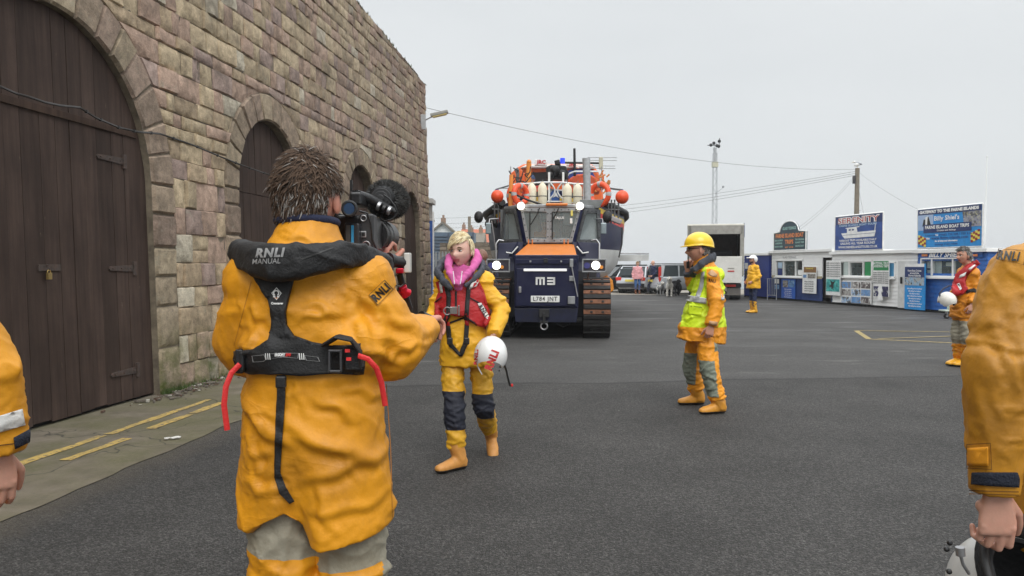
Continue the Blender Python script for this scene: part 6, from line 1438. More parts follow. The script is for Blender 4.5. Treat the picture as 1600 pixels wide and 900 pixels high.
            finish(me, names, [mat or BOOT, SOLE], s.o, (lambda z0, n_: lambda c: 1 if (c - z0).dot(n_) < 0 else 0)(z0, n_), [(z0, n_)])
    def body(s, mats=None, head_k=None, hy=0, hp=0, hr=0, hs=1.0, hands=(), neck_r=.058, skin=SK1, brow=BRO):
        """one skin: trunk and limbs under the clothes, neck, head with face, hands"""
        j = s.j; k = s.k; mb = MB(); q = (j['shl'] + j['shr']) / 2
        mb.tube([j['hip'], j['waist'], j['chest'], q - V((0, 0, .04)), j['neck'] - V((0, 0, .03)), j['neck'].lerp(j['head'], .35), j['head'].lerp(j['neck'], .35)], [(.12 * k, .085 * k), (.11 * k, .08 * k), (.13 * k, .085 * k), (.11 * k, .07 * k), (.058, .058), (neck_r, neck_r), (neck_r * .95, neck_r)], 20, up=s.rt)
        for sd in 'lr':
            mb.cap(j['sh' + sd].lerp(j['chest'], .3), j['el' + sd], .045 * k, .036 * k, 12); mb.cap(j['el' + sd], j['wr' + sd], .036 * k, .026 * k, 12)
            mb.cap(j['hp' + sd], j['kn' + sd], .075 * k, .05 * k, 12); mb.cap(j['kn' + sd], j['an' + sd], .05 * k, .033 * k, 12)
        me = fuse(mb, .018, 3); b_ = MB(); join_mesh(b_, me); b_.cur = 0; s.HT, s.Hrot = head(b_, j['head'], s.yaw + hy, hp, hr, k * hs, **(head_k or {}))
        for h in hands: join_mesh(b_, h)
        o = b_.build('body', [skin, LIP, EYE, IRI, brow], s.o); o.location = -V(s.o.location); shade(o, 80); return o
def locks(name, mat, parent, T_, rot, n, region, length, width, flow, seed=5, cols=None, base=.003, scalp=True, cap_z=.02, grow=1.0, curlk=.012, out=.12, hug=1.0):
    """hair: many small tapering locks rooted on the skull. region(x,y,z unit dir)->density, flow(p,n)->direction in head space"""
    rr = random.Random(seed); mb = MB(); k = 0
    if scalp:
        N_, K_ = 36, 24
        vs, fs = [], []
        for i in range(K_ + 1):
            for j_ in range(N_):
                th, ph = pi * i / K_, 2 * pi * j_ / N_; d = V((sin(th) * sin(ph), sin(th) * cos(ph), cos(th))); e = .004 * noise.noise(d * 6 + V((seed, 0, 0)))
                vs.append((d, T_(V((d.x * (.081 + e), d.y * (.104 + e), d.z * (.126 + e) )))))
        col = cols(rr, 0) if cols else (.1, .1, .1); mb.col = tuple(x * .6 for x in col)
        used = [(i * N_ + j_, i * N_ + (j_ + 1) % N_, (i + 1) * N_ + (j_ + 1) % N_, (i + 1) * N_ + j_) for i in range(K_) for j_ in range(N_)]
        used = [f for f in used if region(sum((vs[q][0] for q in f), V()) / 4) > .2]
        mb.add([v[1] for v in vs], used)
    tries = 0
    while k < n and tries < n * 30:
        tries += 1; d = V((rr.gauss(0, 1), rr.gauss(0, 1), rr.gauss(0, 1))).normalized(); w_ = region(d)
        if w_ <= 0 or rr.random() > w_: continue
        p = V((d.x * .079, d.y * .102, d.z * .124)); nrm = V((d.x / .079, d.y / .102, d.z / .124)).normalized(); f = V(flow(p, nrm, rr)).normalized(); f = (f - nrm * f.dot(nrm) * .9 + nrm * out).normalized(); ln = (length(d) if callable(length) else length) * rr.uniform(.7, 1.25); w0 = width * rr.uniform(.6, 1.4)
        side = nrm.cross(f).normalized(); mb.col = cols(rr, d) if cols else (.1, .1, .1); ring = []; wob = V((rr.uniform(-1, 1), rr.uniform(-1, 1), rr.uniform(-1, 1))) * curlk
        vs = []
        for i in range(5):
            t = i / 4; c = p + nrm * (base + grow * ln * .30 * sin(t * pi * .72)) + f * ln * t + wob * t * t
            c -= nrm * hug * ln * ln * t * t / .19; w2 = w0 * (1 - t ** 1.8) + .0004
            vs += [T_(c - side * w2), T_(c + nrm * w2 * .6), T_(c + side * w2)]
        mb.add(vs, [(3 * i + a, 3 * i + a + 1, 3 * i + a + 4, 3 * i + a + 3) for i in range(4) for a in (0, 1)]); k += 1
    o = mb.build(name, mat, parent, smooth=180); o.location = -V(parent.location); return o
def hair_mat(name): return M(name, attr='tint', rough=.7, var=.12, vs=60, spec=.15)
HAIR = hair_mat('hair')
def local(o, par): o.parent = par; o.location = -V(par.location); return o
def helmet(T_, mat, parent, open_face=True, sc_=1.0, name='helmet', peak=False, free=None, inner=None):
    """hard shell over a head (T_ maps head space) or free standing"""
    mb = MB(); N_, K_ = 40, 26; vs = []
    for lay, r_ in ((0, 1.0), (1, .93)):
        for i in range(K_ + 1):
            for j_ in range(N_):
                th, ph = pi * i / K_, 2 * pi * j_ / N_; d = V((sin(th) * sin(ph), sin(th) * cos(ph), cos(th))); rx, ry, rz = .118 * r_ * sc_, .140 * r_ * sc_, .138 * r_ * sc_
                if d.z < 0: rz *= .95
                vs.append(T_(V((d.x * rx, d.y * ry - .008, d.z * rz + .015))))
    def keep(i, j_):
        th, ph = pi * (i + .5) / K_, 2 * pi * (j_ + .5) / N_; z = cos(th); y = sin(th) * cos(ph); x = sin(th) * sin(ph)
        if y > .25: return z > .28
        if y > -.1: return z > (.28 - (.25 - y) * 2.8)
        return z > -.68
    M_ = (K_ + 1) * N_; fs = []; fi = []
    for i in range(K_):
        for j_ in range(N_):
            if not keep(i, j_): continue
            j2 = (j_ + 1) % N_; a, b_, c, d = i * N_ + j_, i * N_ + j2, (i + 1) * N_ + j2, (i + 1) * N_ + j_; fs.append((a, b_, c, d)); fs.append((a + M_, d + M_, c + M_, b_ + M_))
            if inner and fs: fs.pop(); fi.append((a + M_, d + M_, c + M_, b_ + M_))
            for (ni, nj, e0, e1) in ((i, j_ - 1, a, d), (i, j2, b_, c), (i - 1, j_, a, b_), (i + 1, j_, d, c)):
                if 0 <= ni < K_ and not keep(ni, nj % N_): (fi if inner else fs).append((e0, e1, e1 + M_, e0 + M_))
    mb.add(vs, fs)
    for f in fi: mb.f.append(list(f)); mb.m.append(1)
    o = mb.build(name, [mat[0] if isinstance(mat, list) else mat] + ([inner] if inner else []), parent, smooth=50)
    if parent is not None: o.location = -V(parent.location)
    return o
def to_px(p):
    v = V(p) - V((0, 0, 1.45)); return (800 + F * v.x / v.dot(CF), 450 - F * v.dot(CU) / v.dot(CF))
def drape_px(name, shape, mat, parent, bvh, off=.004, th=0, step=6, fallback=None, smooth=True):
    """lay a strap, patch or lettering on a garment; outline measured in photo pixels, shot on to the body's skin"""
    if isinstance(shape, bpy.types.Mesh): bm = bmesh.new(); bm.from_mesh(shape)
    else:
        bm = bmesh.new(); bm.faces.new([bm.verts.new((x, -y, 0)) for x, y in shape]); bmesh.ops.triangulate(bm, faces=bm.faces[:])
    for axis in (0, 1):
        cs = [v.co[axis] for v in bm.verts]; t = min(cs) + step
        while t < max(cs):
            co = V((0, 0, 0)); co[axis] = t; no = V((0, 0, 0)); no[axis] = 1
            bmesh.ops.bisect_plane(bm, geom=bm.verts[:] + bm.edges[:] + bm.faces[:], dist=1e-6, plane_co=co, plane_no=no); t += step
    o = V((0, 0, 1.45)); good = []; bad = []
    for v in bm.verts:
        r = (CF * F + V((1, 0, 0)) * (v.co.x - 800) + CU * (450 + v.co.y)).normalized(); hit, n, i, dist = bvh.ray_cast(o, r, 60)
        if hit is None: bad.append((v, r))
        else: v.co = hit - r * off; good.append((v.co - o).length if False else v.co.copy())
    for v, r in bad:
        q = min(good, key=lambda c: ((c - o).normalized() - r).length) if good else P(800, 400, 5); v.co = o + r * (q - o).length
    bmesh.ops.recalc_face_normals(bm, faces=bm.faces); s = sum((f.normal * f.calc_area() for f in bm.faces), V()); c = sum((v.co for v in bm.verts), V()) / len(bm.verts)
    if s.dot(c - o) > 0: bmesh.ops.reverse_faces(bm, faces=bm.faces)
    me = bpy.data.meshes.new(name); bm.to_mesh(me); bm.free(); me.materials.append(mat); ob = bpy.data.objects.new(name, me); C.objects.link(ob)
    ob.parent = parent; ob.location = -V(parent.location) - (V(parent.parent.location) if parent.parent else V())
    if th: m = ob.modifiers.new('t', 'SOLIDIFY'); m.thickness = th; m.offset = 1
    if smooth: me.polygons.foreach_set('use_smooth', [True] * len(me.polygons))
    return ob
def px_text(s, cx, cy, h, w_, ang=0, bold=.04, shear=0):
    me = text_mesh(s, h * 1.4, bold * h, shear, w_); c, sn = cos(radians(ang)), sin(radians(ang))
    for v in me.vertices: x, y = v.co.x, v.co.y; v.co.x, v.co.y = cx + x * c - y * sn, -cy + x * sn + y * c
    return me
def ribbon(name, pts, w_, mat, parent, th=.0025, up=(0, 1, 0)):
    o = MB().tube(pts, [(w_ / 2, th)] * len(pts), 8, up=None, pw=3).build(name, mat, parent, smooth=60); o.location = -V(parent.location); return o
def near_seg(c, a, b_, r):
    ab = b_ - a; t = max(0, min(1, (c - a).dot(ab) / ab.length_squared)); return (c - (a + ab * t)).length < r
REDV = oil('lifejacket_red', (.42, .018, .022), .2, (.2, .01, .01), bump=.5); GREYL = M('silver_reflective', (.48, .49, .5), .35, .2); WHP = M('patch_white', (.7, .7, .68), .5); HIV = oil('hivis_yellow_green', (.62, .80, .02), .08); SILV = GREYL; REDS = M('red_strap', (.7, .03, .03), .55, bump=.3, bs=200); INK = M('ink_black', (.01, .01, .01), .5)
PLAS = M('black_plastic', (.014, .014, .015), .38, var=.2, vs=20, bump=.15, bs=120); MET = M('grey_buckle', (.09, .09, .095), .35, .6); COLL = M('collar_navy_grey', (.055, .06, .075), .8, var=.15, bump=.4, bs=90); PINK = oil('hoodie_pink', (.62, .13, .36), 0, rough=.85)
# ================================================================ cameraman
cmn = Fig('cameraman seen from behind in yellow oilskins and black padded back harness', (P(492, 400, 2.1).x, 2.1), -.12, 1.78,
    head=P(480, 309, 2.12), neck=P(480, 372, 2.09), chest=P(482, 480, 2.1), waist=P(488, 565, 2.1), hip=P(494, 660, 2.1), shl=P(402, 440, 2.1), shr=P(566, 440, 2.09), ell=P(378, 540, 2.13), wrl=P(410, 560, 2.42), elr=P(622, 545, 2.12), wrr=P(664, 517, 2.37),
    hpl=P(446, 730, 2.1), hpr=P(546, 730, 2.1), knl=P(440, 950, 2.08), knr=P(556, 950, 2.1), anl=P(440, 1190, 2.12), anr=P(562, 1190, 2.14))
def cexa(mb):
    mb.tube([P(480, 400, 2.08), P(481, 372, 2.09), P(480, 350, 2.1)], [(.125, .11), (.098, .095), (.083, .082)], 24, up=(1, 0, 0)); mb.ball(P(455, 452, 2.07), (.12, .10, .09)); mb.ball(P(515, 452, 2.07), (.12, .10, .09)); mb.ball(P(440, 545, 2.06), (.12, .12, .09)); mb.ball(P(545, 540, 2.06), (.13, .12, .10))
lowz = lambda p: 1.0 if p.z < 1.12 else .55
def hemcut(p):
    w_ = min(1, max(0, (.98 - p.z) / .22)); x = 800 + 1200 * p.x / 2.05; ks_ = ((360, 0), (400, .01), (455, .055), (476, .02), (492, -.035), (510, -.04), (600, -.015), (640, 0)); f = 0
    for (a, fa), (b_, fb_) in zip(ks_[:-1], ks_[1:]):
        if a <= x <= b_: f = fa + (fb_ - fa) * (x - a) / (b_ - a)
    gr = gau(x - 478, 16) * w_ * (1 if p.y < 2.1 else 0); wa = gau(p.z - 1.165, .045) * .06
    return V((p.x - (p.x - P(490, 400, 2.08).x) * wa, p.y + .045 * gr, p.z + f * w_))
cj = cmn.jacket([YEL], post=hemcut, hem=.735, rad=((.212, .16), (.182, .15), (.185, .14), (.165, .125)), sl=(.092, .084, .056), voxel=.0075, extra=cexa, seed=4, sm=8,
    foldspec=[(.011, (2.4, 2.4, 4.6), 3.0, lambda p: 1.0 if p.z < 1.15 else .6), (.004, (5, 5, 9), 4.0, None), (.0015, (26, 26, 34), 2.5, None)],
    cr=dict(lines=[(P(a, b_, 2.0).x, P(a, b_, 2.0).z, P(c, e, 2.0).x, P(c, e, 2.0).z, w_ * .9, h_ * .62) for a, b_, c, e, w_, h_ in
    ((372, 620, 470, 700, .018, .016), (440, 640, 600, 735, .02, .018), (500, 610, 560, 665, .014, .012), (385, 730, 440, 690, .016, .012), (470, 760, 600, 700, .018, .014), (480, 800, 610, 770, .016, .010), (505, 740, 530, 830, .014, .010), (400, 760, 395, 660, .014, .010), (455, 770, 380, 740, .016, .012), (540, 600, 610, 650, .012, .010),
     (470, 590, 440, 640, .012, .008), (590, 620, 618, 720, .014, .010), (385, 470, 425, 500, .012, .009), (365, 540, 420, 520, .014, .012), (362, 560, 415, 548, .010, .010), (470, 470, 540, 500, .012, .008), (465, 510, 540, 480, .012, .009), (540, 470, 600, 560, .016, .012), (560, 450, 640, 560, .016, .014), (590, 470, 670, 540, .014, .012), (545, 520, 620, 580, .014, .012), (600, 560, 660, 545, .012, .012), (520, 440, 560, 480, .012, .006), (430, 375, 500, 368, .008, .008), (425, 362, 470, 352, .007, .006), (480, 384, 520, 378, .007, .006))],
    rnd=30, seed=5, box=(-.78, -.28, .75, 1.40), wd=(.005, .010), amp=(.001, .0035), ang=(.5, -.5, .15, -.8)))
bvc = bvh_of(cj.data)
def cpick(c):
    a = c.z + .12 * (c.x - P(445, 400, 2.1).x) if to_px(c)[0] < 497 else c.z - .10 * (c.x - P(560, 400, 2.1).x)
    if to_px(c)[0] < 497: return 1 if .675 < a < .86 else 0
    return 1 if .64 < a < .86 else (1 if to_px(c)[0] > 598 and c.z < .66 else 0)
ct_ = cmn.trousers([YEL, GREYP], cpick, voxel=.009, r=(.090, .098, .08), hipr=(.165, .11), seed=9, folds=.8, cuts=[(V((P(445, 400, 2.1).x, 0, z_)), (.12, 0, 1)) for z_ in (.675, .86)] + [(V((P(560, 400, 2.1).x, 0, z_)), (-.10, 0, 1)) for z_ in (.64, .86)])
cmn.boots()
hr_ = hand(P(656, 507, 2.42), V((.28, .85, .12)), V((-.25, -.15, .9)), -1, (35, 55, 35), 1.0)
hl_ = hand(P(583, 425, 2.45), V((.15, .3, .85)), V((-.2, -.9, .3)), 1, (30, 50, 40), .95)
cmn.body(hy=.05, hands=(hr_, hl_), neck_r=.062, hs=1.02, skin=skin_mat('skin_sun_reddened', (.56, .25, .18)))
def creg(d):
    if d.z > .25: return 1.0
    if d.y > .35: return 0
    if abs(d.x) > .78 and d.y > -.45 and d.z < .12: return 0
    return 1.0 if d.z > -.66 - .1 * abs(d.x) else 0
def ccol(rr, d):
    if d == 0: return (.05, .035, .025)
    g = rr.random(); grey = .12 + (.6 if d.z < .1 else 0) + (.2 if abs(d.x) > .6 and d.z < .35 else 0)
    return (.27, .25, .23) if g < grey * .30 else ((.10, .065, .045) if g < .72 else (.035, .024, .018))
def cflow(p, n, rr):
    cl = noise.noise(p * 30) * 1.1
    if n.z > .15: q_ = p - V((.02, -.035, .12)); return V((q_.x * 9 + cl * .6 - .25, q_.y * 7 + .1 + cl * .4, -.3 + rr.uniform(-.2, .2))) + V((rr.uniform(-.35, .35), rr.uniform(-.35, .35), 0))
    return V((-.25 + cl * .5 + rr.uniform(-.25, .25), -.12, -1)).normalized()
locks('hair', HAIR, cmn.o, cmn.HT, cmn.Hrot, 5600, creg, lambda d: .034 if d.z > .25 else .022, .0017, cflow, 5, ccol, grow=.55, curlk=.010, out=.12)
# collar lining
b = MB(); b.torus(P(480, 347, 2.1), .078, .012, V((0, .08, 1)), 32, 8); local(b.build('collar_lining', M('navy_fleece', (.014, .018, .045), .9, bump=.5), None, smooth=80), cmn.o)
# padded black lifejacket yoke and back harness
yb = MB(); yp = [(372, 396, 2.30, .022, .02), (371, 392, 2.2, .028, .026), (377, 394, 2.1, .033, .03), (388, 401, 2.02, .038, .032), (405, 408, 1.965, .046, .032), (430, 411, 1.935, .049, .032), (465, 409, 1.93, .048, .031), (500, 404, 1.94, .043, .03), (530, 399, 1.965, .037, .028), (555, 397, 2.01, .032, .026), (578, 401, 2.07, .029, .024), (598, 408, 2.16, .026, .022), (606, 418, 2.3, .022, .02)]
yb.tube([P(x, y, d) for x, y, d, a, c in yp], [(a, c) for x, y, d, a, c in yp], 20, up=(0, 0, 1), pw=2.8)
ym = fuse(yb, .006, 4); cloth(ym, [(.006, (6, 6, 10), 2, None), (.002, (24, 24, 24), 1.5, None)], 2); yoke = finish(ym, 'harness_yoke', [BLKW], cmn.o); bvy = bvh_of(yoke.data)
LGR = M('lettering_grey', (.28, .28, .28), .45)
drape_px('yoke_text', px_text('RNLI', 420.5, 395.5, 13.5, 47, 1.5, .07, .25), LGR, yoke, bvy, .003, step=5); drape_px('yoke_text', px_text('MANUAL', 415.5, 408.5, 8.5, 44, 2, .01, .15), LGR, yoke, bvy, .003, step=5)
drape_px('yoke_seam', [(470, 404), (520, 386), (521.5, 387.5), (472, 406)], M('seam_grey', (.04, .04, .04), .6), yoke, bvy, .002)
bh = drape_px('back_harness', [(397, 430), (420, 432), (455, 432), (463, 426), (453, 462), (447, 488), (449, 508), (460, 524), (488, 534), (520, 540), (562, 538), (568, 560), (566, 580), (520, 584), (470, 587), (440, 584), (400, 581), (374, 577), (370, 560), (372, 548), (400, 545), (419, 534), (426, 515), (427, 492), (419, 468), (406, 446)], BLKW, cmn.o, bvc, .006, .012, 6)
ev = bpy.context.evaluated_depsgraph_get(); ev.update(); bvh_ = bvh_of(bpy.data.meshes.new_from_object(bh.evaluated_get(ev)))
def on_h(n, shape, mat, off=.003, th=0, step=5): return drape_px(n, shape, mat, bh, bvh_, off, th, step)
LWH = M('lettering_white', (.85, .85, .83), .5)
def ring_px(pts, wd):
    c = (sum(p[0] for p in pts) / len(pts), sum(p[1] for p in pts) / len(pts)); out = []
    for i in range(len(pts)):
        a, b_ = pts[i], pts[(i + 1) % len(pts)]; k0, k1 = 1 - wd / max(1, math.hypot(a[0] - c[0], a[1] - c[1])), 1 - wd / max(1, math.hypot(b_[0] - c[0], b_[1] - c[1]))
        out.append([a, b_, (c[0] + (b_[0] - c[0]) * k1, c[1] + (b_[1] - c[1]) * k1), (c[0] + (a[0] - c[0]) * k0, c[1] + (a[1] - c[1]) * k0)])
    return out
def outline(pts, wd, mat, name='print_line'):
    for q in ring_px(pts, wd): on_h(name, q, mat)
outline([(432, 449), (440, 458), (432, 469), (424, 458)], 1.4, LWH)
me = bpy.data.meshes.new('omega'); bmx = bmesh.new()
for i in range(14):
    a0, a1 = radians(-60 + 300 * i / 14), radians(-60 + 300 * (i + 1) / 14); bmx.faces.new([bmx.verts.new((431.5 + r_ * cos(a), -458 + r_ * sin(a), 0)) for r_, a in ((3, a0), (5, a0), (5, a1), (3, a1))])
for x in (428.4, 434.6): bmx.faces.new([bmx.verts.new((x + dx, -463.5 + dy, 0)) for dx, dy in ((-1.8, -1), (1.8, -1), (1.8, 1), (-1.8, 1))])
bmx.to_mesh(me); bmx.free(); on_h('harness_logo', me, LWH); on_h('harness_logo', [(428, 465), (436, 465), (432, 468)], M('logo_orange', (.7, .25, .05), .5))
on_h('harness_text', px_text('Crewsaver', 433, 474, 3.6, 19, 0, .05), LWH)
outline([(393, 556), (413, 554), (416, 562), (412, 565), (395, 566)], 1.2, LGR); outline([(419, 553), (442, 551), (467, 552), (466, 560), (442, 558), (421, 561)], 1.2, LGR); outline([(475, 555), (497, 558), (500, 565), (478, 563)], 1.2, LGR)
for x in (414, 417.2, 420.4, 467, 470.2, 473.4): on_h('print_line', [(x, 552), (x + 1.3, 552), (x + 2.3, 562), (x + 1.0, 562)], LWH)
on_h('harness_text', px_text('ERGOFIT', 437, 554.5, 4.6, 17, 0, .1, .2), LWH); on_h('harness_text', px_text('290', 450, 554.5, 4.4, 9, 0, .1, .2), REDS)
bk = MB()
for (x0, y0, x1, y1) in ((513, 546, 535, 550), (513, 578, 535, 582), (513, 546, 517, 582), (531, 546, 535, 582)):
    a, c = P(x0, y0, 1.915), P(x1, y1, 1.915); bk.box((a + c) / 2, (abs(a.x - c.x), .012, abs(a.z - c.z)))
local(bk.build('harness_buckle', MET, None, bevel=.002), cmn.o)
a = P(376, 564, 1.97); bk = MB(); bk.box(a, (.02, .03, .062)); bk.box(a + V((.008, -.008, 0)), (.012, .02, .05)); local(bk.build('harness_buckle', PLAS, None, bevel=.004), cmn.o)
bk = MB(); bk.tube([P(508, 538, 1.93), P(528, 526, 1.90), P(548, 530, 1.90), P(560, 545, 1.92), P(566, 572, 1.93)], [(.018, .006)] * 5, 10, up=(0, 1, 0)); bk.box(P(553, 562, 1.935), (.04, .02, .05)); local(bk.build('belt_loop', BLKW, None, bevel=.003), cmn.o)
for (x, y) in ((543, 548), (545, 561)): bk = MB(); bk.box(P(x, y, 1.905), (.012, .004, .008)); local(bk.build('red_tab', REDS, None), cmn.o)
ribbon('red_strap', [P(375, 569, 1.95), P(362, 582, 1.94), P(353, 604, 1.93), P(350, 632, 1.93), P(355, 672, 1.94)], .014, REDS, cmn.o); ribbon('red_strap', [P(560, 556, 1.90), P(575, 561, 1.89), P(588, 575, 1.90), P(596, 598, 1.92), P(602, 634, 1.93)], .014, REDS, cmn.o)
drape_px('crotch_strap', [(433, 586), (446, 586), (446, 620), (441, 690), (438, 738), (447, 762), (460, 783), (452, 787), (436, 770), (429, 745), (430, 690), (433, 620)], BLKW, cmn.o, bvc, .007, .003, 3)
bk = MB(); bk.box(P(439, 597, 1.90), (.026, .014, .03)); local(bk.build('strap_buckle', PLAS, None, bevel=.004), cmn.o)
for sx_ in ([(603, 600), (604.2, 600), (611, 700), (614, 812), (612.8, 812), (609.8, 700)], [(392, 440), (393, 440), (385, 470), (366, 540), (365, 540), (384, 470)]): drape_px('seam', sx_, M('seam_ochre', (.38, .15, .01), .8), cmn.o, bvc, .0015, 0, 4)
pt = drape_px('shoulder_patch', [(575, 461), (601, 436), (616, 452), (590, 478)], oil('patch_yellow', (.76, .33, .015), .2), cmn.o, bvc, .0025, 0, 5); bvp = bvc
for q in ring_px([(576, 461), (601, 437), (615, 452), (590, 477)], 1.3): drape_px('patch_border', q, M('seam_brown', (.12, .06, .01), .7), pt, bvc, .0045, 0, 5)
drape_px('shoulder_text', px_text('RNLI', 595.5, 457.5, 13, 31, 43, .06), INK, pt, bvc, .005, 0, 4)
# ---------------------------------------------------------------- the video camera
VC = thing('video_camera', 'black shoulder video camera with furry microphone held up by the cameraman', 'video camera', P(565, 380, 2.3)); VL = lambda x, y, d: P(x, y, d) - V(VC.location)
def vbox(name, x0, y0, x1, y1, d0, d1, mat, par=VC, bevel=.004):
    a, c = VL(x0, y0, d0), VL(x1, y1, d0); return box(name, mat, par, ((a.x + c.x) / 2, (a.y + c.y) / 2 + (d1 - d0) / 2, (a.z + c.z) / 2), (abs(a.x - c.x), d1 - d0, abs(a.z - c.z)), bevel)
cb_ = vbox('camera_body', 524, 336, 583, 393, 2.26, 2.5, PLAS, bevel=.01); vbox('camera_side', 561, 334, 584, 394, 2.24, 2.3, M('plastic_worn', (.03, .03, .032), .5), bevel=.006)
bt_ = vbox('battery', 538, 349, 561, 388, 2.2, 2.26, M('battery_black', (.02, .02, .024), .3), bevel=.004); vbox('battery_stripe', 548.5, 352, 552.5, 382, 2.196, 2.2, M('stripe_blue', (.03, .3, .6), .3), bt_, 0)
vbox('battery_panel', 540, 352, 547, 384, 2.197, 2.2, M('panel_grey', (.06, .065, .07), .4), bt_, 0)
b = MB(); b.tube([VL(546, 326, 2.14), VL(546, 326, 2.2), VL(547, 327, 2.34)], [.022, .021, .018], 20); vf = b.build('viewfinder', PLAS, VC, smooth=40); b = MB(); b.tube([VL(546, 326, 2.137), VL(546, 326, 2.14)], [.016, .016], 20); b.build('viewfinder_glass', M('blue_glass', (.03, .06, .12), .05), vf); b = MB(); b.torus(VL(546, 326, 2.14), .019, .0045, (0, 1, 0)); b.build('eyecup', black_m, vf, smooth=80)
vbox('top_block', 546, 300, 564, 320, 2.3, 2.42, PLAS, bevel=.006); vbox('side_screen', 521, 332, 531, 392, 2.28, 2.36, PLAS, bevel=.006)
b = MB(); b.tube([VL(556, 303, 2.36), VL(575, 310, 2.4), VL(598, 322, 2.43), VL(617, 332, 2.44)], [.014, .016, .016, .013], 14); b.build('top_handle', PLAS, VC, smooth=50)
for x, y, m_ in ((592, 322, steel), (600, 326, PLAS), (608, 329, steel)):
    b = MB(); b.tube([VL(x - 2, y - 1, 2.41), VL(x + 2, y + 1, 2.41)], .0145, 14); b.build('plug_ring', m_, VC, smooth=40)
b = MB(); 
for (x, y) in ((552, 299), (557, 299.5), (562, 300), (549, 298)): b.box(VL(x, y, 2.33), (.006, .01, .006))
b.box(VL(549, 289, 2.35), (.008, .008, .03)); b.build('top_buttons', PLAS, VC)
b = MB(); b.tube([VL(583, 368, 2.42), VL(592, 369, 2.5), VL(600, 370, 2.6)], [.045, .048, .052], 24); b.build('lens', PLAS, VC, smooth=40); b = MB()
for k in (0, .35, .7): b.torus(VL(584 + 12 * k, 368 + 1.5 * k, 2.43 + .13 * k), .048 + .004 * k, .004, V((.25, 1, 0)))
b.build('lens_ring', M('ring_grey', (.05, .05, .05), .35), VC, smooth=60)
vbox('socket_panel', 563, 361, 572, 371, 2.235, 2.24, steel, bevel=.001); vbox('socket_hole', 565, 363, 570, 369, 2.232, 2.236, INK, bevel=0)
b = MB(); b.torus(VL(572, 383, 2.235), .011, .0015, (0, 1, 0)); b.torus(VL(568, 341, 2.235), .008, .0015, (0, 1, 0)); b.build('dial_mark', steel, VC)
# furry wind shield
fur = MB(); fc = VL(603, 312, 2.5); rr = random.Random(3); fax = V((.08, 1, .03)).normalized(); b = MB(); b.tube([fc - fax * .06, fc - fax * .045, fc, fc + fax * .09, fc + fax * .12], [.036, .045, .047, .045, .03], 24); b.build('microphone', PLAS, VC, smooth=50)
fx = fax.orthogonal().normalized(); fz = fax.cross(fx)
for i in range(5200):
    t = rr.random(); an = rr.uniform(0, 2 * pi); rad = fx * cos(an) + fz * sin(an); p = fc + fax * (-.058 + t * .17) + rad * (.043 + .012 * sin(pi * t))
    d = (rad + fax * rr.uniform(-.6, .3) + V((rr.uniform(-.4, .4), rr.uniform(-.4, .4), rr.uniform(-.4, .4)))).normalized() * rr.uniform(.010, .019); s = d.cross(V((rr.uniform(-1, 1), 1, rr.uniform(-1, 1)))).normalized() * .0011
    g = rr.uniform(.02, .11); fur.col = (g, g, g * .98); fur.add([p - s, p + s, p + d], [(0, 1, 2)])
fur.build('fur_windshield', HAIR, VC)
b = MB(); 
for r_, dz in ((.034, -.066), (.024, -.07), (.012, -.076)): b.tube([fc + fax * dz, fc + fax * (dz + .008)], r_, 24)
b.build('microphone_back', M('plastic_worn'), VC, bevel=.002, smooth=30)
tube('microphone_cable', PLAS, VC, [VL(600, 305, 2.41), VL(608, 310, 2.4), VL(617, 322, 2.4), VL(621, 333, 2.4), VL(614, 342, 2.4), VL(602, 346, 2.4), VL(595, 343, 2.41), VL(596, 336, 2.43)], .003, 6)
tube('side_cable', PLAS, VC, [VL(562, 330, 2.24), VL(574, 333, 2.23), VL(580, 350, 2.23), VL(582, 375, 2.23), VL(589, 392, 2.24), VL(598, 400, 2.3)], .0032, 6)
# shoulder rig: plate, rods, red clamps, grip
RC = M('anodised_red', (.55, .012, .035), .3, .5); CB = M('carbon_black', (.012, .012, .013), .3); vbox('rig_plate', 545, 393, 590, 400, 2.2, 2.48, RC, bevel=.003); vbox('rig_base', 540, 400, 590, 414, 2.24, 2.46, PLAS, bevel=.006)
tube('rig_rod', steel, VC, [VL(528, 405, 2.1), VL(575, 411, 2.3)], .008, 10)
b = MB(); b.tube([VL(568, 408, 2.24), VL(584, 409, 2.24)], .014, 12); b.build('rig_clamp', RC, VC, bevel=.002, smooth=30); b = MB(); b.tube([VL(584, 407, 2.32), VL(606, 407, 2.36), VL(634, 411, 2.4)], [.014, .018, .019], 14); b.tube([VL(606, 406, 2.34), VL(613, 408, 2.36)], .023, 14); b.build('rig_arm', PLAS, VC, smooth=40)
vbox('rig_end_cap', 631, 395, 640, 426, 2.38, 2.43, M('cap_pale', (.6, .6, .56), .35), bevel=.003); vbox('rig_clamp', 618, 419, 630, 427, 2.36, 2.42, RC, bevel=.003)
tube('grip_tube', CB, VC, [VL(624, 427, 2.4), VL(631, 455, 2.42), VL(640, 482, 2.46)], .011, 12); b = MB(); b.tube([VL(625, 453, 2.4), VL(640, 458, 2.42)], .012, 12); b.tube([VL(628, 447, 2.4), VL(632, 463, 2.42)], .015, 12); b.build('rig_clamp', RC, VC, bevel=.002, smooth=30)
tube('rig_cable', PLAS, VC, [VL(604, 417, 2.36), VL(604, 432, 2.36), VL(612, 444, 2.37), VL(626, 448, 2.38), VL(634, 442, 2.38)], .0028, 6); tube('rig_cable', PLAS, VC, [VL(623, 445, 2.38), VL(620, 462, 2.4), VL(628, 478, 2.43)], .0028, 6)
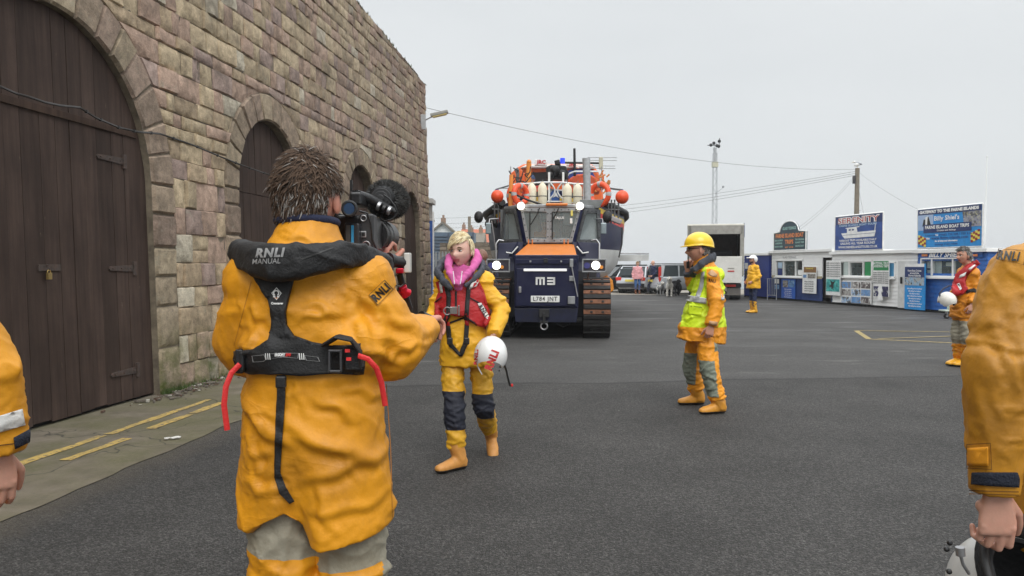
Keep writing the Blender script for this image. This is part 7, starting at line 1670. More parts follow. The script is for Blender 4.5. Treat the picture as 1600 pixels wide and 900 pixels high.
b = MB(); b.tube([VL(658, 492, 2.46), VL(671, 500, 2.5), VL(678, 512, 2.5), VL(679, 530, 2.5)], [.014, .018, .02, .012], 14); b.tube([VL(650, 500, 2.36), VL(666, 508, 2.38), VL(672, 524, 2.4)], [(.016, .004)] * 3, 8); b.build('hand_grip', PLAS, VC, smooth=50)
# ================================================================ woman walking
wm_ = Fig('woman with short blonde hair walking in yellow oilskins and red lifejacket, carrying a white helmet', (P(731, 400, 5.6).x, 5.6), radians(180), 1.66,
    head=P(721, 391, 5.6), neck=P(727, 433, 5.70), chest=P(725, 462, 5.64), waist=P(727, 505, 5.62), hip=P(728, 545, 5.62), shr=P(690, 440, 5.66), shl=P(757, 438, 5.6), elr=P(676, 496, 5.62), wrr=P(648, 525, 5.3), ell=P(784, 482, 5.58), wrl=P(772, 522, 5.42),
    hpr=P(707, 556, 5.62), hpl=P(750, 556, 5.62), knr=P(710, 640, 5.45), knl=P(756, 636, 5.55), anr=P(715, 718, 5.42), anl=P(767, 678, 5.98))
wj = wm_.jacket([YEL2, PINK], pick=lambda c: 1 if c.z > 1.345 and abs(c.x - P(724, 430, 5.6).x) < .075 and c.y < 5.75 else 0, hem=.76, rad=((.215, .16), (.19, .145), (.185, .145), (.165, .125)), sl=(.076, .068, .062), voxel=.010, seed=21, folds=1.0, sm=5, foldspec=[(.014, (4, 4, 7), 3, None), (.003, (20, 20, 30), 2, None)], cr=dict(lines=[], rnd=60, seed=4, box=(-.68, 0.02, .72, 1.36), wd=(.009, .016), amp=(.004, .009), ang=(.4, -.4, .9, -.9)))
def wpick(c):
    x = to_px(c)[0]; j = wm_.j
    if x < 734: return 1 if .288 < c.z < .555 and c.y < j['knr'].y + .03 else 0
    return 1 if .335 < c.z < .525 and c.y < j['knl'].y + .055 else 0
YMU = oil('oilskin_mustard', (.66, .35, .02), .45, (.3, .16, .02))
wm_.trousers([YMU, NAVP], wpick, voxel=.010, r=(.090, .084, .068), hipr=(.175, .13), seed=14, ank=.22, folds=.7, cr=dict(lines=[], rnd=50, seed=7, box=(-.58, -.1, .1, .8), wd=(.008, .013), amp=(.003, .008), ang=(.1, -.3, .4)), cuts=[(V((0, 0, .555)), (0, 0, 1)), (V((0, 0, .288)), (0, 0, 1)), (V((0, 0, .525)), (0, 0, 1)), (V((0, 0, .335)), (0, 0, 1))])
BOT = M('boot_tan', (.60, .27, .06), .5, var=.1, dirt=.4, ds=8, dc=(.25, .13, .05)); wm_.boots(BOT, dirs=[(.15, -1, 0), (-.75, -.65, 0)], pitch=(-35, 0), shaft=.13, sz=.98)
wh_l = hand(P(771, 527, 5.42), V((-.15, -.35, -.9)), V((.35, -.8, .3)), 1, (25, 25, 15), .93); wh_r = hand(P(645, 525, 5.28), V((-.6, -.6, -.2)), V((-.8, -.5, 0)), 1, (20, 25, 15), .93)
wm_.body(hy=radians(-24) * -1 * -1, hp=-.06, hr=0, hs=1.07, head_k=dict(female=True, nose=.85, jaw=1.0), hands=(wh_l, wh_r), neck_r=.052, skin=skin_mat('skin_rosy', (.72, .45, .36)), brow=BROF)
def wreg(d):
    if d.y > .1: return 1.0 if d.z > .50 - .14 * d.x else 0
    if abs(d.x) > .82 and d.z < -.06: return 0 if d.y > -.3 else 1
    return 1.0 if d.z > -.5 else 0
def wflow(p, n, rr):
    if n.y > .25 and n.z > .15: return V((.55 + rr.uniform(-.25, .25), .5, -.55 + rr.uniform(-.1, .2)))
    if n.z > .5: return V((.3 + rr.uniform(-.3, .3), .75 + rr.uniform(-.2, .2), .05))
    return V((rr.uniform(-.15, .15), .25, -1)) + n * .05
def wcol(rr, d): return (.42, .31, .16) if d == 0 else ((.80, .70, .46) if rr.random() < .6 else ((.58, .44, .24) if rr.random() < .7 else (.30, .20, .11)))
locks('hair', HAIR, wm_.o, wm_.HT, wm_.Hrot, 1900, wreg, lambda d: .052 if d.z > .3 else .034, .0036, wflow, 8, wcol, grow=.45, curlk=.004, out=.10)
# hood, collar
hb = MB(); hp_ = [(712, 444, 5.43, .02), (704, 430, 5.46, .026), (700, 414, 5.52, .030), (703, 402, 5.62, .034), (722, 400, 5.74, .04), (742, 396, 5.72, .042), (746, 404, 5.62, .036), (738, 420, 5.52, .03), (725, 434, 5.46, .026), (714, 446, 5.42, .02)]
hb.tube([P(x, y, d) for x, y, d, r in hp_], [r for *_, r in hp_], 12); hb.tube([P(718, 438, 5.54), P(716, 450, 5.46)], [.045, .035], 12)
hm = fuse(hb, .009, 3); cloth(hm, [(.008, (14, 14, 14), 2, None)], 6); finish(hm, 'hoodie', [PINK], wm_.o)
hb = MB(); hp_ = [(706, 452, 5.44, .02), (694, 440, 5.47, .036), (684, 426, 5.54, .046), (690, 412, 5.66, .05), (710, 404, 5.78, .055), (738, 404, 5.80, .055), (753, 412, 5.70, .048), (754, 422, 5.58, .036), (742, 434, 5.49, .026), (726, 448, 5.43, .018)]
hb.tube([P(x, y, d) for x, y, d, r in hp_], [(r * .85, r * .6) for *_, r in hp_], 12, up=(0, 0, 1)); hm = fuse(hb, .009, 3); cloth(hm, [(.01, (12, 12, 12), 2, None)], 9); finish(hm, 'collar', [COLL], wm_.o)
for x0 in (708, 722): tube_ = ribbon('drawstring', [P(x0, 424, 5.42), P(x0 + (1 if x0 < 715 else -1), 434, 5.39), P(x0 + (2 if x0 < 715 else -3), 444, 5.38)], .008, M('cord_white', (.7, .7, .72), .6), wm_.o, .003)
bvw = bvh_of(wj.data)
lj = drape_px('lifejacket', [(684, 440), (692, 437), (700, 443), (712, 456), (724, 447), (736, 438), (748, 438), (756, 453), (762, 475), (767, 497), (762, 508), (748, 510), (733, 502), (727, 492), (703, 492), (699, 504), (688, 507), (678, 492), (680, 472), (687, 456)], REDV, wm_.o, bvw, .006, .035, 5)
ev.update(); bvl = bvh_of(bpy.data.meshes.new_from_object(lj.evaluated_get(bpy.context.evaluated_depsgraph_get())), wj.data)
def on_l(n, s, m_, off=.004, th=.004, step=5): return drape_px(n, s, m_, lj, bvl, off, th, step)
on_l('webbing', [(692, 438), (699, 437), (705, 462), (703, 494), (693, 513), (685, 513), (697, 490), (698, 463)], BLKW); on_l('webbing', [(730, 441), (737, 437), (734, 470), (732, 502), (725, 500), (727, 470)], BLKW); on_l('zip', [(711, 455), (714, 455), (714, 490), (711, 490)], BLKW)
on_l('pocket_seam', [(680, 471), (690, 463), (690, 465), (681, 473)], BLKW); on_l('pocket_seam', [(732, 463), (752, 474), (760, 484), (759, 486), (751, 476), (732, 465)], BLKW); on_l('pocket_seam', [(700, 504), (728, 494), (745, 506), (745, 509), (728, 497), (700, 507)], BLKW)
rfp = on_l('reflective_patch', [(733, 452), (737, 439), (749, 438), (745, 447)], WHP, .007, .002); on_l('reflective_patch', [(686, 441), (690, 440), (692, 457), (688, 458)], WHP, .007, .002); drape_px('red_stripe', [(738, 450), (741, 442), (746, 441), (743, 446)], REDV, lj, bvl, .012, 0, 4)
on_l('name_patch', [(746, 474), (752, 473), (764, 493), (762, 499), (758, 496)], WHP, .007, .002); drape_px('patch_text', px_text('RNLI', 755.3, 485.5, 6, 19, -56, .05), INK, lj, bvl, .012, 0, 3)
b = MB(); q = P(699, 486, 5.36); b.torus(q, .026, .0045, (0, 1, 0), 20, 8); b.box(P(709, 485, 5.36), (.05, .02, .05)); b.box(P(717, 485, 5.36), (.012, .025, .07)); b.box(P(705, 485, 5.35), (.014, .025, .045)); local(b.build('chest_buckle', M('buckle_steel', (.3, .3, .3), .3, .8), None, bevel=.003), wm_.o)
for pts in ([(697, 508), (704, 510), (706, 535), (720, 553), (719, 558), (702, 541), (699, 528)], [(726, 506), (733, 507), (731, 538), (722, 557), (717, 556), (724, 534)]): drape_px('crotch_strap', pts, BLKW, wm_.o, bvw, .006, .008, 5)
for pts in ([(696, 503), (703, 503), (703, 510), (697, 509)], [(726, 501), (733, 501), (733, 509), (727, 508)]): drape_px('strap_tab', pts, REDV, wm_.o, bvw, .012, .004, 5)
for x, y in ((703, 533), (729, 533)): b = MB(); b.box(P(x, y, 5.39), (.04, .03, .05)); local(b.build('strap_buckle', PLAS, None, bevel=.008), wm_.o)
drape_px('shoulder_label', px_text('RNLI', 775.5, 442, 5, 12, -50, .04), INK, wm_.o, bvw, .004, 0, 3)
# her helmet
def free_helmet(label, c, rz, rx, ry, shell, scale=1.0, lettered=False):
    o = thing('helmet', label, 'helmet', c); rot = Matrix.Rotation(rz, 3, 'Z') @ Matrix.Rotation(rx, 3, 'X') @ Matrix.Rotation(ry, 3, 'Y'); T_ = lambda p: rot @ (V(p) * scale)
    s = helmet(T_, [shell], None, name='helmet_shell'); s.parent = o; return o, s, T_
HW = M('helmet_white', (.80, .80, .79), .25, coat=.5, var=.03)
hc = P(766, 559, 5.28); ho_, hs_, hT = free_helmet('white helmet lettered RNLI in red, carried in the walking woman\'s hand', hc, radians(12), radians(-28), radians(10), HW, .98)
hb_ = BVHTree.FromPolygons([v.co + hc for v in hs_.data.vertices], [list(p.vertices) for p in hs_.data.polygons])
REDL = M('lettering_red'); o = drape_px('helmet_text', px_text('RNLI', 769, 563, 11.5, 32, 68, .09), REDL, ho_, hb_, .002, 0, 3); o = drape_px('helmet_text', px_text('RNLI', 744, 558, 5, 24, 84, .09), REDL, ho_, hb_, .002, 0, 3)
for pts in ([(780, 572), (783, 572), (783, 575), (780, 575)], [(779, 578), (781, 578), (781, 580.5), (779, 580.5)]): drape_px('helmet_stud', pts, INK, ho_, hb_, .002)
drape_px('helmet_ridge', [(751, 537), (752, 536), (746, 552), (747, 572), (754, 585), (752.5, 585.5), (745.5, 573), (744.5, 552)], M('helmet_line', (.5, .5, .5), .3), ho_, hb_, .001)
b = MB(); L_ = lambda x, y, d: P(x, y, d) - hc; b.tube([L_(787, 568, 5.3), L_(791, 578, 5.26), L_(794, 592, 5.25), L_(797, 603, 5.25)], [(.012, .004)] * 4, 8, pw=3); b.build('chin_strap', BLKW, ho_, smooth=50); b = MB(); b.box(L_(800, 602, 5.25), (.015, .012, .02)); b.build('strap_clip', REDS, ho_, bevel=.004)
# ================================================================ man in hard hat
hh_ = Fig('man in yellow hard hat, glasses and hi-vis waistcoat standing side on, speaking into a radio', (P(1100, 400, 7.7).x, 7.7), radians(90), 1.76,
    head=P(1091, 389, 7.7), neck=P(1099, 413, 7.72), chest=P(1107, 455, 7.72), waist=P(1101, 487, 7.72), hip=P(1096, 510, 7.72), shl=P(1112, 434, 7.56), shr=P(1101, 432, 7.9), ell=P(1121, 472, 7.46), wrl=P(1111, 507, 7.42), elr=P(1085, 448, 7.98), wrr=P(1075, 425, 7.92),
    hpl=P(1104, 520, 7.62), hpr=P(1092, 520, 7.84), knl=P(1108, 577, 7.52), knr=P(1080, 570, 7.92), anl=P(1122, 629, 7.5), anr=P(1089, 613, 7.98))
J = hh_.j; jy = oil('oilskin_warm_yellow', (.80, .31, .015), .3, (.45, .18, .02))
def hpick(c):
    x, y = to_px(c)
    if near_seg(c, J['shl'], J['ell'], .100) and c.y < 7.64 and x > 1104: return 0
    if near_seg(c, J['ell'], J['wrl'], .10): return 0
    if near_seg(c, J['elr'], J['wrr'], .085) and c.z > 1.33: return 2
    f = -(c.x - J['neck'].x)
    if .845 < c.z < 1.44 and f < .045 + (1.40 - c.z) * .36: return 1
    return 0
def hex_(mb):
    mb.tube([P(1100, 425, 7.72), P(1099, 408, 7.73), P(1103, 401, 7.74)], [(.13, .12), (.105, .10), (.1, .09)], 20, up=(0, 1, 0)); mb.ball(P(1124, 430, 7.75), (.055, .12, .07)); mb.ball(P(1073, 512, 7.72), (.10, .13, .08))
hj = hh_.jacket([jy, HIV, COLL], hem=.685, rad=((.22, .235), (.19, .20), (.19, .145), (.165, .125)), sl=(.08, .073, .058), pick=hpick, voxel=.011, seed=33, extra=hex_, foldspec=[(.015, (4, 4, 6), 3, None), (.003, (20, 20, 30), 2, None)], cr=dict(lines=[], rnd=60, seed=8, box=(1.6, 2.15, .7, 1.4), wd=(.009, .018), amp=(.004, .010), ang=(.2, -.2, 1.2, 1.9)))
def htp(c):
    x, y = to_px(c)
    if c.y < 7.70: return 1 if .185 + .30 < c.z + (c.x - J['knl'].x) * -.25 + .02 < .56 + .0 and False or (.17 < c.z < .52 and -(c.x - J['knl'].x) > -.035 - .1 * (.5 - c.z)) else (1 if .61 < c.z < .74 and c.x > J['hpl'].x + .045 else 0)
    return 1 if .22 < c.z < .56 and -(c.x - J['knr'].x) > -.03 else 0
hh_.trousers([jy, GREENP], htp, voxel=.011, r=(.104, .094, .080), hipr=(.17, .15), seed=41, ank=.08, folds=.7, cr=dict(lines=[], rnd=50, seed=9, box=(1.7, 2.15, .1, .8), wd=(.009, .014), amp=(.004, .009), ang=(.1, -.3, .4)))
hh_.boots(BOOT, dirs=[(-1, -.25, 0), (-1, -.05, 0)], shaft=.14, sz=1.0, rs=.062)
hd1 = hand(P(1111, 509, 7.42), V((-.2, 0, -1)), V((-.2, -1, 0)), 1, (35, 45, 30), 1.0); hd2 = hand(P(1074, 421, 7.9), V((-.1, 0, 1)), V((-.7, -.7, 0)), 1, (60, 70, 40), .95)
hh_.body(head_k=dict(fat=1.08, jaw=.45, nose=1.15, age=1), hp=-.05, hs=1.05, hands=(hd1, hd2), neck_r=.066, skin=SK2)
def greg(d): return 1.0 if (d.y < -.15 and -.45 < d.z < .25 and not (abs(d.x) > .9 and d.z < 0)) else 0
locks('hair', HAIR, hh_.o, hh_.HT, hh_.Hrot, 500, greg, .02, .004, lambda p, n, rr: V((rr.uniform(-.2, .2), -.3, -1)), 4, lambda rr, d: (.12, .1, .09) if d == 0 or rr.random() < .6 else (.3, .28, .26), grow=.2)
gl_ = MB(); T_ = hh_.HT
for s in (-1, 1):
    q = [T_(V((s * .030 + .022 * cos(a) * 1.1, .1 - .004 * abs(cos(a)), .0 + .017 * sin(a)))) for a in [2 * pi * i / 14 for i in range(15)]]; gl_.tube(q, .0028, 6); gl_.tube([T_((s * .052, .094, .006)), T_((s * .078, .06, .008)), T_((s * .084, -.01, .004))], .0028, 6)
gl_.tube([T_((-.01, .103, .004)), T_((.01, .103, .004))], .0025, 6); local(gl_.build('glasses', PLAS, None, smooth=60), hh_.o)
# hard hat
hm_ = MB(); N_, K_ = 36, 12; vs = []
for i in range(K_ + 1):
    for j_ in range(N_):
        th, ph = pi / 2 * i / K_, 2 * pi * j_ / N_; d = V((sin(th) * sin(ph), sin(th) * cos(ph), cos(th))); e = 1 + .03 * gau(d.x, .12) * (d.z > .3) * (1 if abs(d.x) < .25 else 0)
        vs.append(T_(V((d.x * .108, d.y * .135 - .01, .035 + (d.z ** .9 if d.z > 0 else 0) * .118 * e - (.028 * max(0, -d.y) if i == K_ else .02 * max(0, -d.y) * (1 - d.z))))))
fs = [(i * N_ + j_, i * N_ + (j_ + 1) % N_, (i + 1) * N_ + (j_ + 1) % N_, (i + 1) * N_ + j_) for i in range(K_) for j_ in range(N_)]; hm_.add(vs, fs)
n0 = len(hm_.v); rim = []
for j_ in range(N_):
    ph = 2 * pi * j_ / N_; y = cos(ph); x = sin(ph); ex = .008 + .035 * max(0, y) ** 2; rim.append(T_(V((x * (.108 + .006), y * (.135 + ex) - .01, .030 - .028 * max(0, -y) - .006 * max(0, y)))))
base_ = K_ * N_; hm_.v += rim; 
for j_ in range(N_): hm_.f.append([base_ + j_, base_ + (j_ + 1) % N_, n0 + (j_ + 1) % N_, n0 + j_]); hm_.m.append(0)
HHY = M('hard_hat_yellow', (.85, .56, .01), .3, coat=.4, var=.04); o = local(hm_.build('hard_hat', HHY, None, smooth=60), hh_.o); mm = o.modifiers.new('t', 'SOLIDIFY'); mm.thickness = .006; mm.offset = 1
hb = MB(); hp_ = [(1079, 423, 7.66, .022), (1086, 420, 7.60, .032), (1096, 412, 7.58, .038), (1108, 404, 7.62, .042), (1116, 402, 7.74, .046), (1112, 404, 7.86, .042), (1098, 412, 7.9, .036), (1084, 420, 7.84, .028)]
hb.tube([P(x, y, d) for x, y, d, r in hp_], [(r * 1.1, r * .5) for *_, r in hp_], 12, up=(0, 0, 1)); m2 = fuse(hb, .009, 3); cloth(m2, [(.008, (12, 12, 12), 2, None)], 5); finish(m2, 'collar', [COLL], hh_.o)
bvj = bvh_of(hj.data)
for n_, pts, m_ in (('reflective_band', [(1074, 461), (1104, 466), (1104, 475), (1072, 470)], SILV), ('reflective_band', [(1096, 426), (1101, 424), (1099, 448), (1093, 466), (1086, 465), (1093, 446)], SILV), ('reflective_band', [(1127, 460), (1132, 460), (1132, 469), (1127, 469)], SILV),
    ('vest_pocket', [(1076, 474), (1097, 477), (1096, 494), (1074, 490)], HIV), ('elbow_patch', [(1108, 501), (1121, 503), (1120, 509), (1108, 507)], M('patch_pale', (.5, .3, .16), .7)), ('shoulder_patch', [(1106, 427), (1112, 421), (1121, 429), (1119, 433), (1110, 431)], M('patch_pale'))):
    drape_px(n_, pts, m_, hh_.o, bvj, .005, .004, 4)
drape_px('pocket_seam', [(1076, 477), (1097, 480), (1097, 481.2), (1076, 478.2)], M('seam_green', (.2, .3, .01), .8), hh_.o, bvj, .012, 0, 4)
drape_px('shoulder_text', px_text('RNLI', 1113, 439, 5, 11, -4, .04), INK, hh_.o, bvj, .004, 0, 3)
rd = thing('radio', 'small black hand radio held to the mouth of the man in the hard hat', 'radio', P(1075, 411, 7.84)); b = MB(); b.box((0, 0, -.02), (.03, .025, .07)); b.tube([(.005, 0, .01), (.0, 0, .10)], [.006, .004], 8); b.build('radio_body', PLAS, rd, bevel=.004)
# ================================================================ man at the right with a lifejacket
rm = Fig('grey haired man in ochre oilskins and red lifejacket beside the bright blue kiosk', (P(1508, 400, 11).x, 11.0), radians(108), 1.74,
    head=P(1506, 399, 11), neck=P(1513, 417, 11.02), chest=P(1513, 440, 11.02), waist=P(1510, 463, 11), hip=P(1508, 482, 11), shl=P(1523, 427, 10.86), shr=P(1504, 425, 11.16), elr=P(1498, 450, 11.12), wrr=P(1490, 459, 10.92), ell=P(1527, 455, 10.84), wrl=P(1519, 474, 10.76),
    hpl=P(1512, 490, 10.92), hpr=P(1500, 490, 11.1), knl=P(1512, 525, 10.88), knr=P(1497, 525, 11.05), anl=P(1512, 562, 11.0), anr=P(1499, 563, 11.1))
orl = oil('oilskin_deep_yellow', (.70, .25, .012), .35, (.35, .13, .02)); rj = rm.jacket([orl], hem=.70, rad=((.2, .175), (.18, .16), (.18, .15), (.155, .125)), sl=(.08, .07, .058), voxel=.014, seed=51, foldspec=[(.014, (5, 5, 8), 3, None), (.004, (20, 20, 30), 2, None)], cr=dict(lines=[], rnd=40, seed=8, box=(6.2, 6.8, .7, 1.4), wd=(.012, .02), amp=(.006, .012), ang=(.2, -.2, 1.2)))
rm.trousers([orl, GREYP], lambda c: 1 if .34 < c.z < .66 and -(c.x * .94 + c.y * .34) > -(J2.x * .94 + J2.y * .34) - .03 else 0, voxel=.014, r=(.1, .088, .072), seed=52) if False else None
J2 = rm.j['knl']; rm.trousers([orl, GREYP], lambda c: 1 if .33 < c.z < .66 and (c - J2).dot(rm.fwd) > -.06 else 0, voxel=.014, r=(.105, .092, .075), seed=52, ank=.1)
rm.boots(M('boot_bright', (.72, .36, .02), .4, var=.08), dirs=[(-1, -.15, 0), (-1, -.3, 0)], shaft=.2, sz=1.15, rs=.06)
rm.body(head_k=dict(jaw=.7, nose=1.1, age=.8), hp=-.05, hy=-.1, hs=1.0, hands=(hand(P(1491, 458, 10.92), V((-.5, -.3, -.6)), V((-.2, -.9, .3)), -1, (50, 60, 40)), hand(P(1519, 476, 10.76), V((-.2, 0, -1)), V((-.1, -1, 0)), 1, (30, 40, 30))), skin=SK2)
locks('hair', HAIR, rm.o, rm.HT, rm.Hrot, 900, lambda d: 1.0 if (d.z > .48 if d.y > .2 else (d.z > -.45 and not (abs(d.x) > .9 and d.z < 0))) else 0, .03, .005, lambda p, n, rr: V((rr.uniform(-.3, .3), .3 if n.z > .4 else -.3, -.3 if n.z < .4 else .2)), 12, lambda rr, d: (.10, .09, .08) if d == 0 or rr.random() < .45 else (.25, .24, .23), grow=.5)
bvr = bvh_of(rj.data)
l2 = drape_px('lifejacket', [(1492, 434), (1502, 424), (1519, 411), (1526, 407), (1532, 412), (1524, 419), (1512, 430), (1509, 441), (1512, 452), (1506, 460), (1493, 461), (1487, 452), (1488, 442)], REDV, rm.o, bvr, .008, .04, 4)
ev = bpy.context.evaluated_depsgraph_get(); ev.update(); bvl2 = bvh_of(bpy.data.meshes.new_from_object(l2.evaluated_get(ev)), rj.data)
drape_px('reflective_patch', [(1498, 435), (1500, 430), (1510, 425), (1508, 431)], WHP, l2, bvl2, .004, .003, 4); drape_px('reflective_patch', [(1513, 420), (1523, 413), (1524, 415), (1515, 423)], WHP, l2, bvl2, .004, .003, 4); drape_px('name_patch', [(1495, 444), (1499, 442), (1503, 451), (1500, 454)], WHP, l2, bvl2, .004, .003, 4)
drape_px('patch_text', px_text('RNLI', 1499.3, 448, 3.4, 9, -62, .04), INK, l2, bvl2, .01, 0, 2)
drape_px('waist_strap', [(1510, 453), (1522, 450), (1529, 455), (1528, 458), (1518, 456), (1509, 459)], BLKW, rm.o, bvr, .008, .006, 4); drape_px('webbing', [(1487, 452), (1491, 452), (1494, 474), (1490, 478)], BLKW, rm.o, bvr, .012, .01, 4)
hc2 = P(1480, 472, 10.85); h2, s2_, t2 = free_helmet('plain white helmet dangling by its black strap from the grey haired man\'s hand', hc2, radians(12), radians(-25), radians(-10), M('helmet_cream', (.72, .70, .64), .35, coat=.3), .95)
b = MB(); L_ = lambda x, y, d: P(x, y, d) - hc2; b.tube([L_(1470, 468, 10.85), L_(1468, 459, 10.85), L_(1474, 451, 10.85), L_(1484, 446, 10.88), L_(1490, 452, 10.9), L_(1488, 462, 10.9)], [(.014, .005)] * 6, 8); b.build('chin_strap', M('strap_navy', (.02, .03, .07), .6), h2, smooth=50)
# ================================================================ right edge: sleeve, hand and helmet
re_ = Fig('crew member at the right edge, worn ochre sleeve and hand holding a helmet', (1.40, 1.75), radians(180), 1.78,
    shr=P(1608, 440, 1.64), elr=P(1563, 575, 1.6), wrr=P(1553, 762, 1.6), neck=(1.37, 1.75, 1.53), head=(1.37, 1.73, 1.70), chest=(1.37, 1.75, 1.30))
rej = re_.jacket([YOL], hem=.78, rad=((.235, .17), (.205, .155), (.205, .15), (.17, .13)), sl=(.078, .068, .050), extra=lambda mb: (mb.ball(P(1604, 434, 1.66), .078), mb.cap(P(1598, 452, 1.65), P(1570, 550, 1.61), .084, .070, 14)), voxel=.0065, seed=61, sm=8,
    foldspec=[(.003, (8, 8, 2.0), 3.0, None), (.003, (7, 7, 6), 4, lambda p: 1.0 if p.z < 1.3 else .3), (.003, (20, 20, 18), 3, lambda p: 1.0 if p.z > 1.02 else .3), (.001, (45, 45, 50), 1.5, None)],
    cr=dict(lines=[(P(a, b_, 1.55).x, P(a, b_, 1.55).z, P(c, e, 1.55).x, P(c, e, 1.55).z, w_, h_ * .5) for a, b_, c, e, w_, h_ in ((1560, 440, 1540, 700, .014, .010), (1580, 420, 1575, 650, .012, .010), (1600, 460, 1590, 690, .012, .012), (1545, 560, 1585, 540, .008, .006), (1560, 660, 1600, 620, .010, .008), (1575, 700, 1600, 660, .008, .008))], rnd=14, seed=2, box=(.93, 1.1, .98, 1.45), wd=(.005, .010), amp=(.001, .004), ang=(1.5, 1.2, .3)))
re_.trousers([YOL], voxel=.014, seed=62); re_.boots()
hand_r = hand(P(1558, 768, 1.6), V((.0, -.02, -1)), V((-.06, -1, .05)), -1, (16, 66, 60), .97, thumb_curl=30, spread=3, voxel=.003)
re_.body(hands=(hand_r,), skin=skin_mat('skin_hand_pink', (.55, .30, .22)))
locks('hair', HAIR, re_.o, re_.HT, re_.Hrot, 400, lambda d: 1.0 if d.z > .4 or (d.y < 0 and d.z > -.4) else 0, .03, .006, lambda p, n, rr: V((rr.uniform(-.3, .3), 0, -.4)), 12, lambda rr, d: (.06, .04, .03))
bve = bvh_of(rej.data)
drape_px('cuff_strap', [(1520, 738), (1588, 738), (1591, 748), (1590, 761), (1519, 757)], M('navy_velcro', (.012, .016, .03), .85, bump=.5, bs=200), re_.o, bve, .003, .004, 6); drape_px('orange_patch', [(1513, 700), (1544, 698), (1545, 728), (1513, 727)], oil('patch_orange', (.78, .32, .02), .2, ds=10), re_.o, bve, .002, .003, 6)
for q in ring_px([(1510, 694), (1548, 692), (1550, 734), (1510, 732)], 1.4): drape_px('patch_stitching', q, M('stitch_brown', (.12, .05, .01), .8), re_.o, bve, .003, 0, 6)
for y in (766, 771): drape_px('cuff_seam', [(1514, y), (1592, y + 2), (1592, y + 3.2), (1514, y + 1.2)], M('stitch_brown'), re_.o, bve, .003, 0, 6)
for q in ring_px([(1556, 404), (1560, 388), (1606, 391), (1600, 414)], 1.3): drape_px('patch_border', q, M('stitch_brown'), re_.o, bve, .004, 0, 6)
drape_px('shoulder_text', px_text('RNLI', 1575, 400, 14, 36, -6, .06, .2), INK, re_.o, bve, .004, 0, 4)
hc3 = P(1585, 935, 1.70); h3 = thing('helmet', 'black lined white helmet with boom microphone, held at the right edge', 'helmet', hc3); rot3 = Matrix.Rotation(radians(8), 3, 'Z') @ Matrix.Rotation(radians(-128), 3, 'X'); t3 = lambda p: rot3 @ (V(p) * 1.0)
s3_ = helmet(t3, [M('helmet_grey_white', (.55, .55, .53), .35, coat=.3)], None, name='helmet_shell', inner=M('black_foam', (.010, .010, .011), .85, bump=.5, bs=60)); s3_.parent = h3
def ell(rx, ry, z, n=40): return [t3(V((rx * sin(2 * pi * i / n), ry * cos(2 * pi * i / n) - .008, z - .0))) for i in range(n)]
b = MB(); rg = [ell(.1225, .1455, -.070), ell(.1225, .1455, -.100), ell(.105, .127, -.106), ell(.088, .108, -.08), ell(.080, .10, 0.0), ell(.06, .08, .07), ell(.02, .03, .10)]; b.loft(rg, caps=False); b.build('helmet_lining', M('black_foam', (.010, .010, .011), .85, bump=.5, bs=60), h3, smooth=80)
b = MB(); b.torus(t3(V((0, -.008, -.05))), .001, .001, (0, 0, 1)); rim = ell(.119, .142, -.100); b2 = MB(); b2.tube(rim + [rim[0]], .010, 8); b2.build('helmet_rim', black_m, h3, smooth=80)
L_ = lambda x, y, d: P(x, y, d + .08) - hc3; b = MB(); b.tube([L_(1500, 855, 1.48), L_(1501, 868, 1.48)], .009, 12); b.tube([L_(1501, 868, 1.48), L_(1505, 882, 1.48), L_(1514, 896, 1.49)], .0035, 8); b.build('boom_microphone', steel, h3, smooth=50)
b = MB(); 
for x, y in ((1484, 848), (1479, 858), (1483, 893)): b.ball(L_(x, y, 1.5), .006, 8, 6)
b.build('helmet_stud', PLAS, h3)
# ================================================================ left edge: sleeve and hand
le = Fig('crew member at the left edge, yellow sleeve with white band on the cuff', (P(-190, 400, 1.9).x, 1.9), 0, 1.76, shr=P(-80, 440, 1.9), elr=P(-16, 585, 1.9), wrr=P(2, 700, 1.92))
lej = le.jacket([oil('oilskin_dull_yellow', (.66, .29, .015), .45, (.35, .16, .02))], hem=.78, sl=(.085, .074, .062), voxel=.008, seed=71, sm=7, foldspec=[(.007, (7, 7, 7), 3, None), (.004, (14, 14, 22), 3, None), (.0012, (45, 45, 50), 1.5, None)]); le.trousers([YEL], seed=72); le.boots()
le.body(hands=(hand(P(0, 706, 1.93), V((.02, -.1, -1)), V((.75, -.65, 0)), -1, (22, 34, 26), 1.0, thumb_curl=55, voxel=.0032),), skin=MATS['skin_hand_pink'])
locks('hair', HAIR, le.o, le.HT, le.Hrot, 400, lambda d: 1.0 if d.z > .4 or (d.y < 0 and d.z > -.4) else 0, .03, .006, lambda p, n, rr: V((rr.uniform(-.3, .3), 0, -.4)), 12, lambda rr, d: (.06, .04, .03))
bvle = bvh_of(lej.data); drape_px('reflective_band', [(-60, 668), (34, 639), (39, 664), (-60, 692)], M('band_white', (.62, .62, .60), .35, bump=.5, bs=40), le.o, bvle, .003, .002, 6); drape_px('cuff_strap', [(21, 684), (45, 671), (46, 689), (23, 701)], M('navy_velcro'), le.o, bvle, .003, .004, 6)
drape_px('cuff_seam', [(-60, 702), (44, 690), (44, 691.5), (-60, 704)], M('stitch_brown'), le.o, bvle, .003, 0, 6)
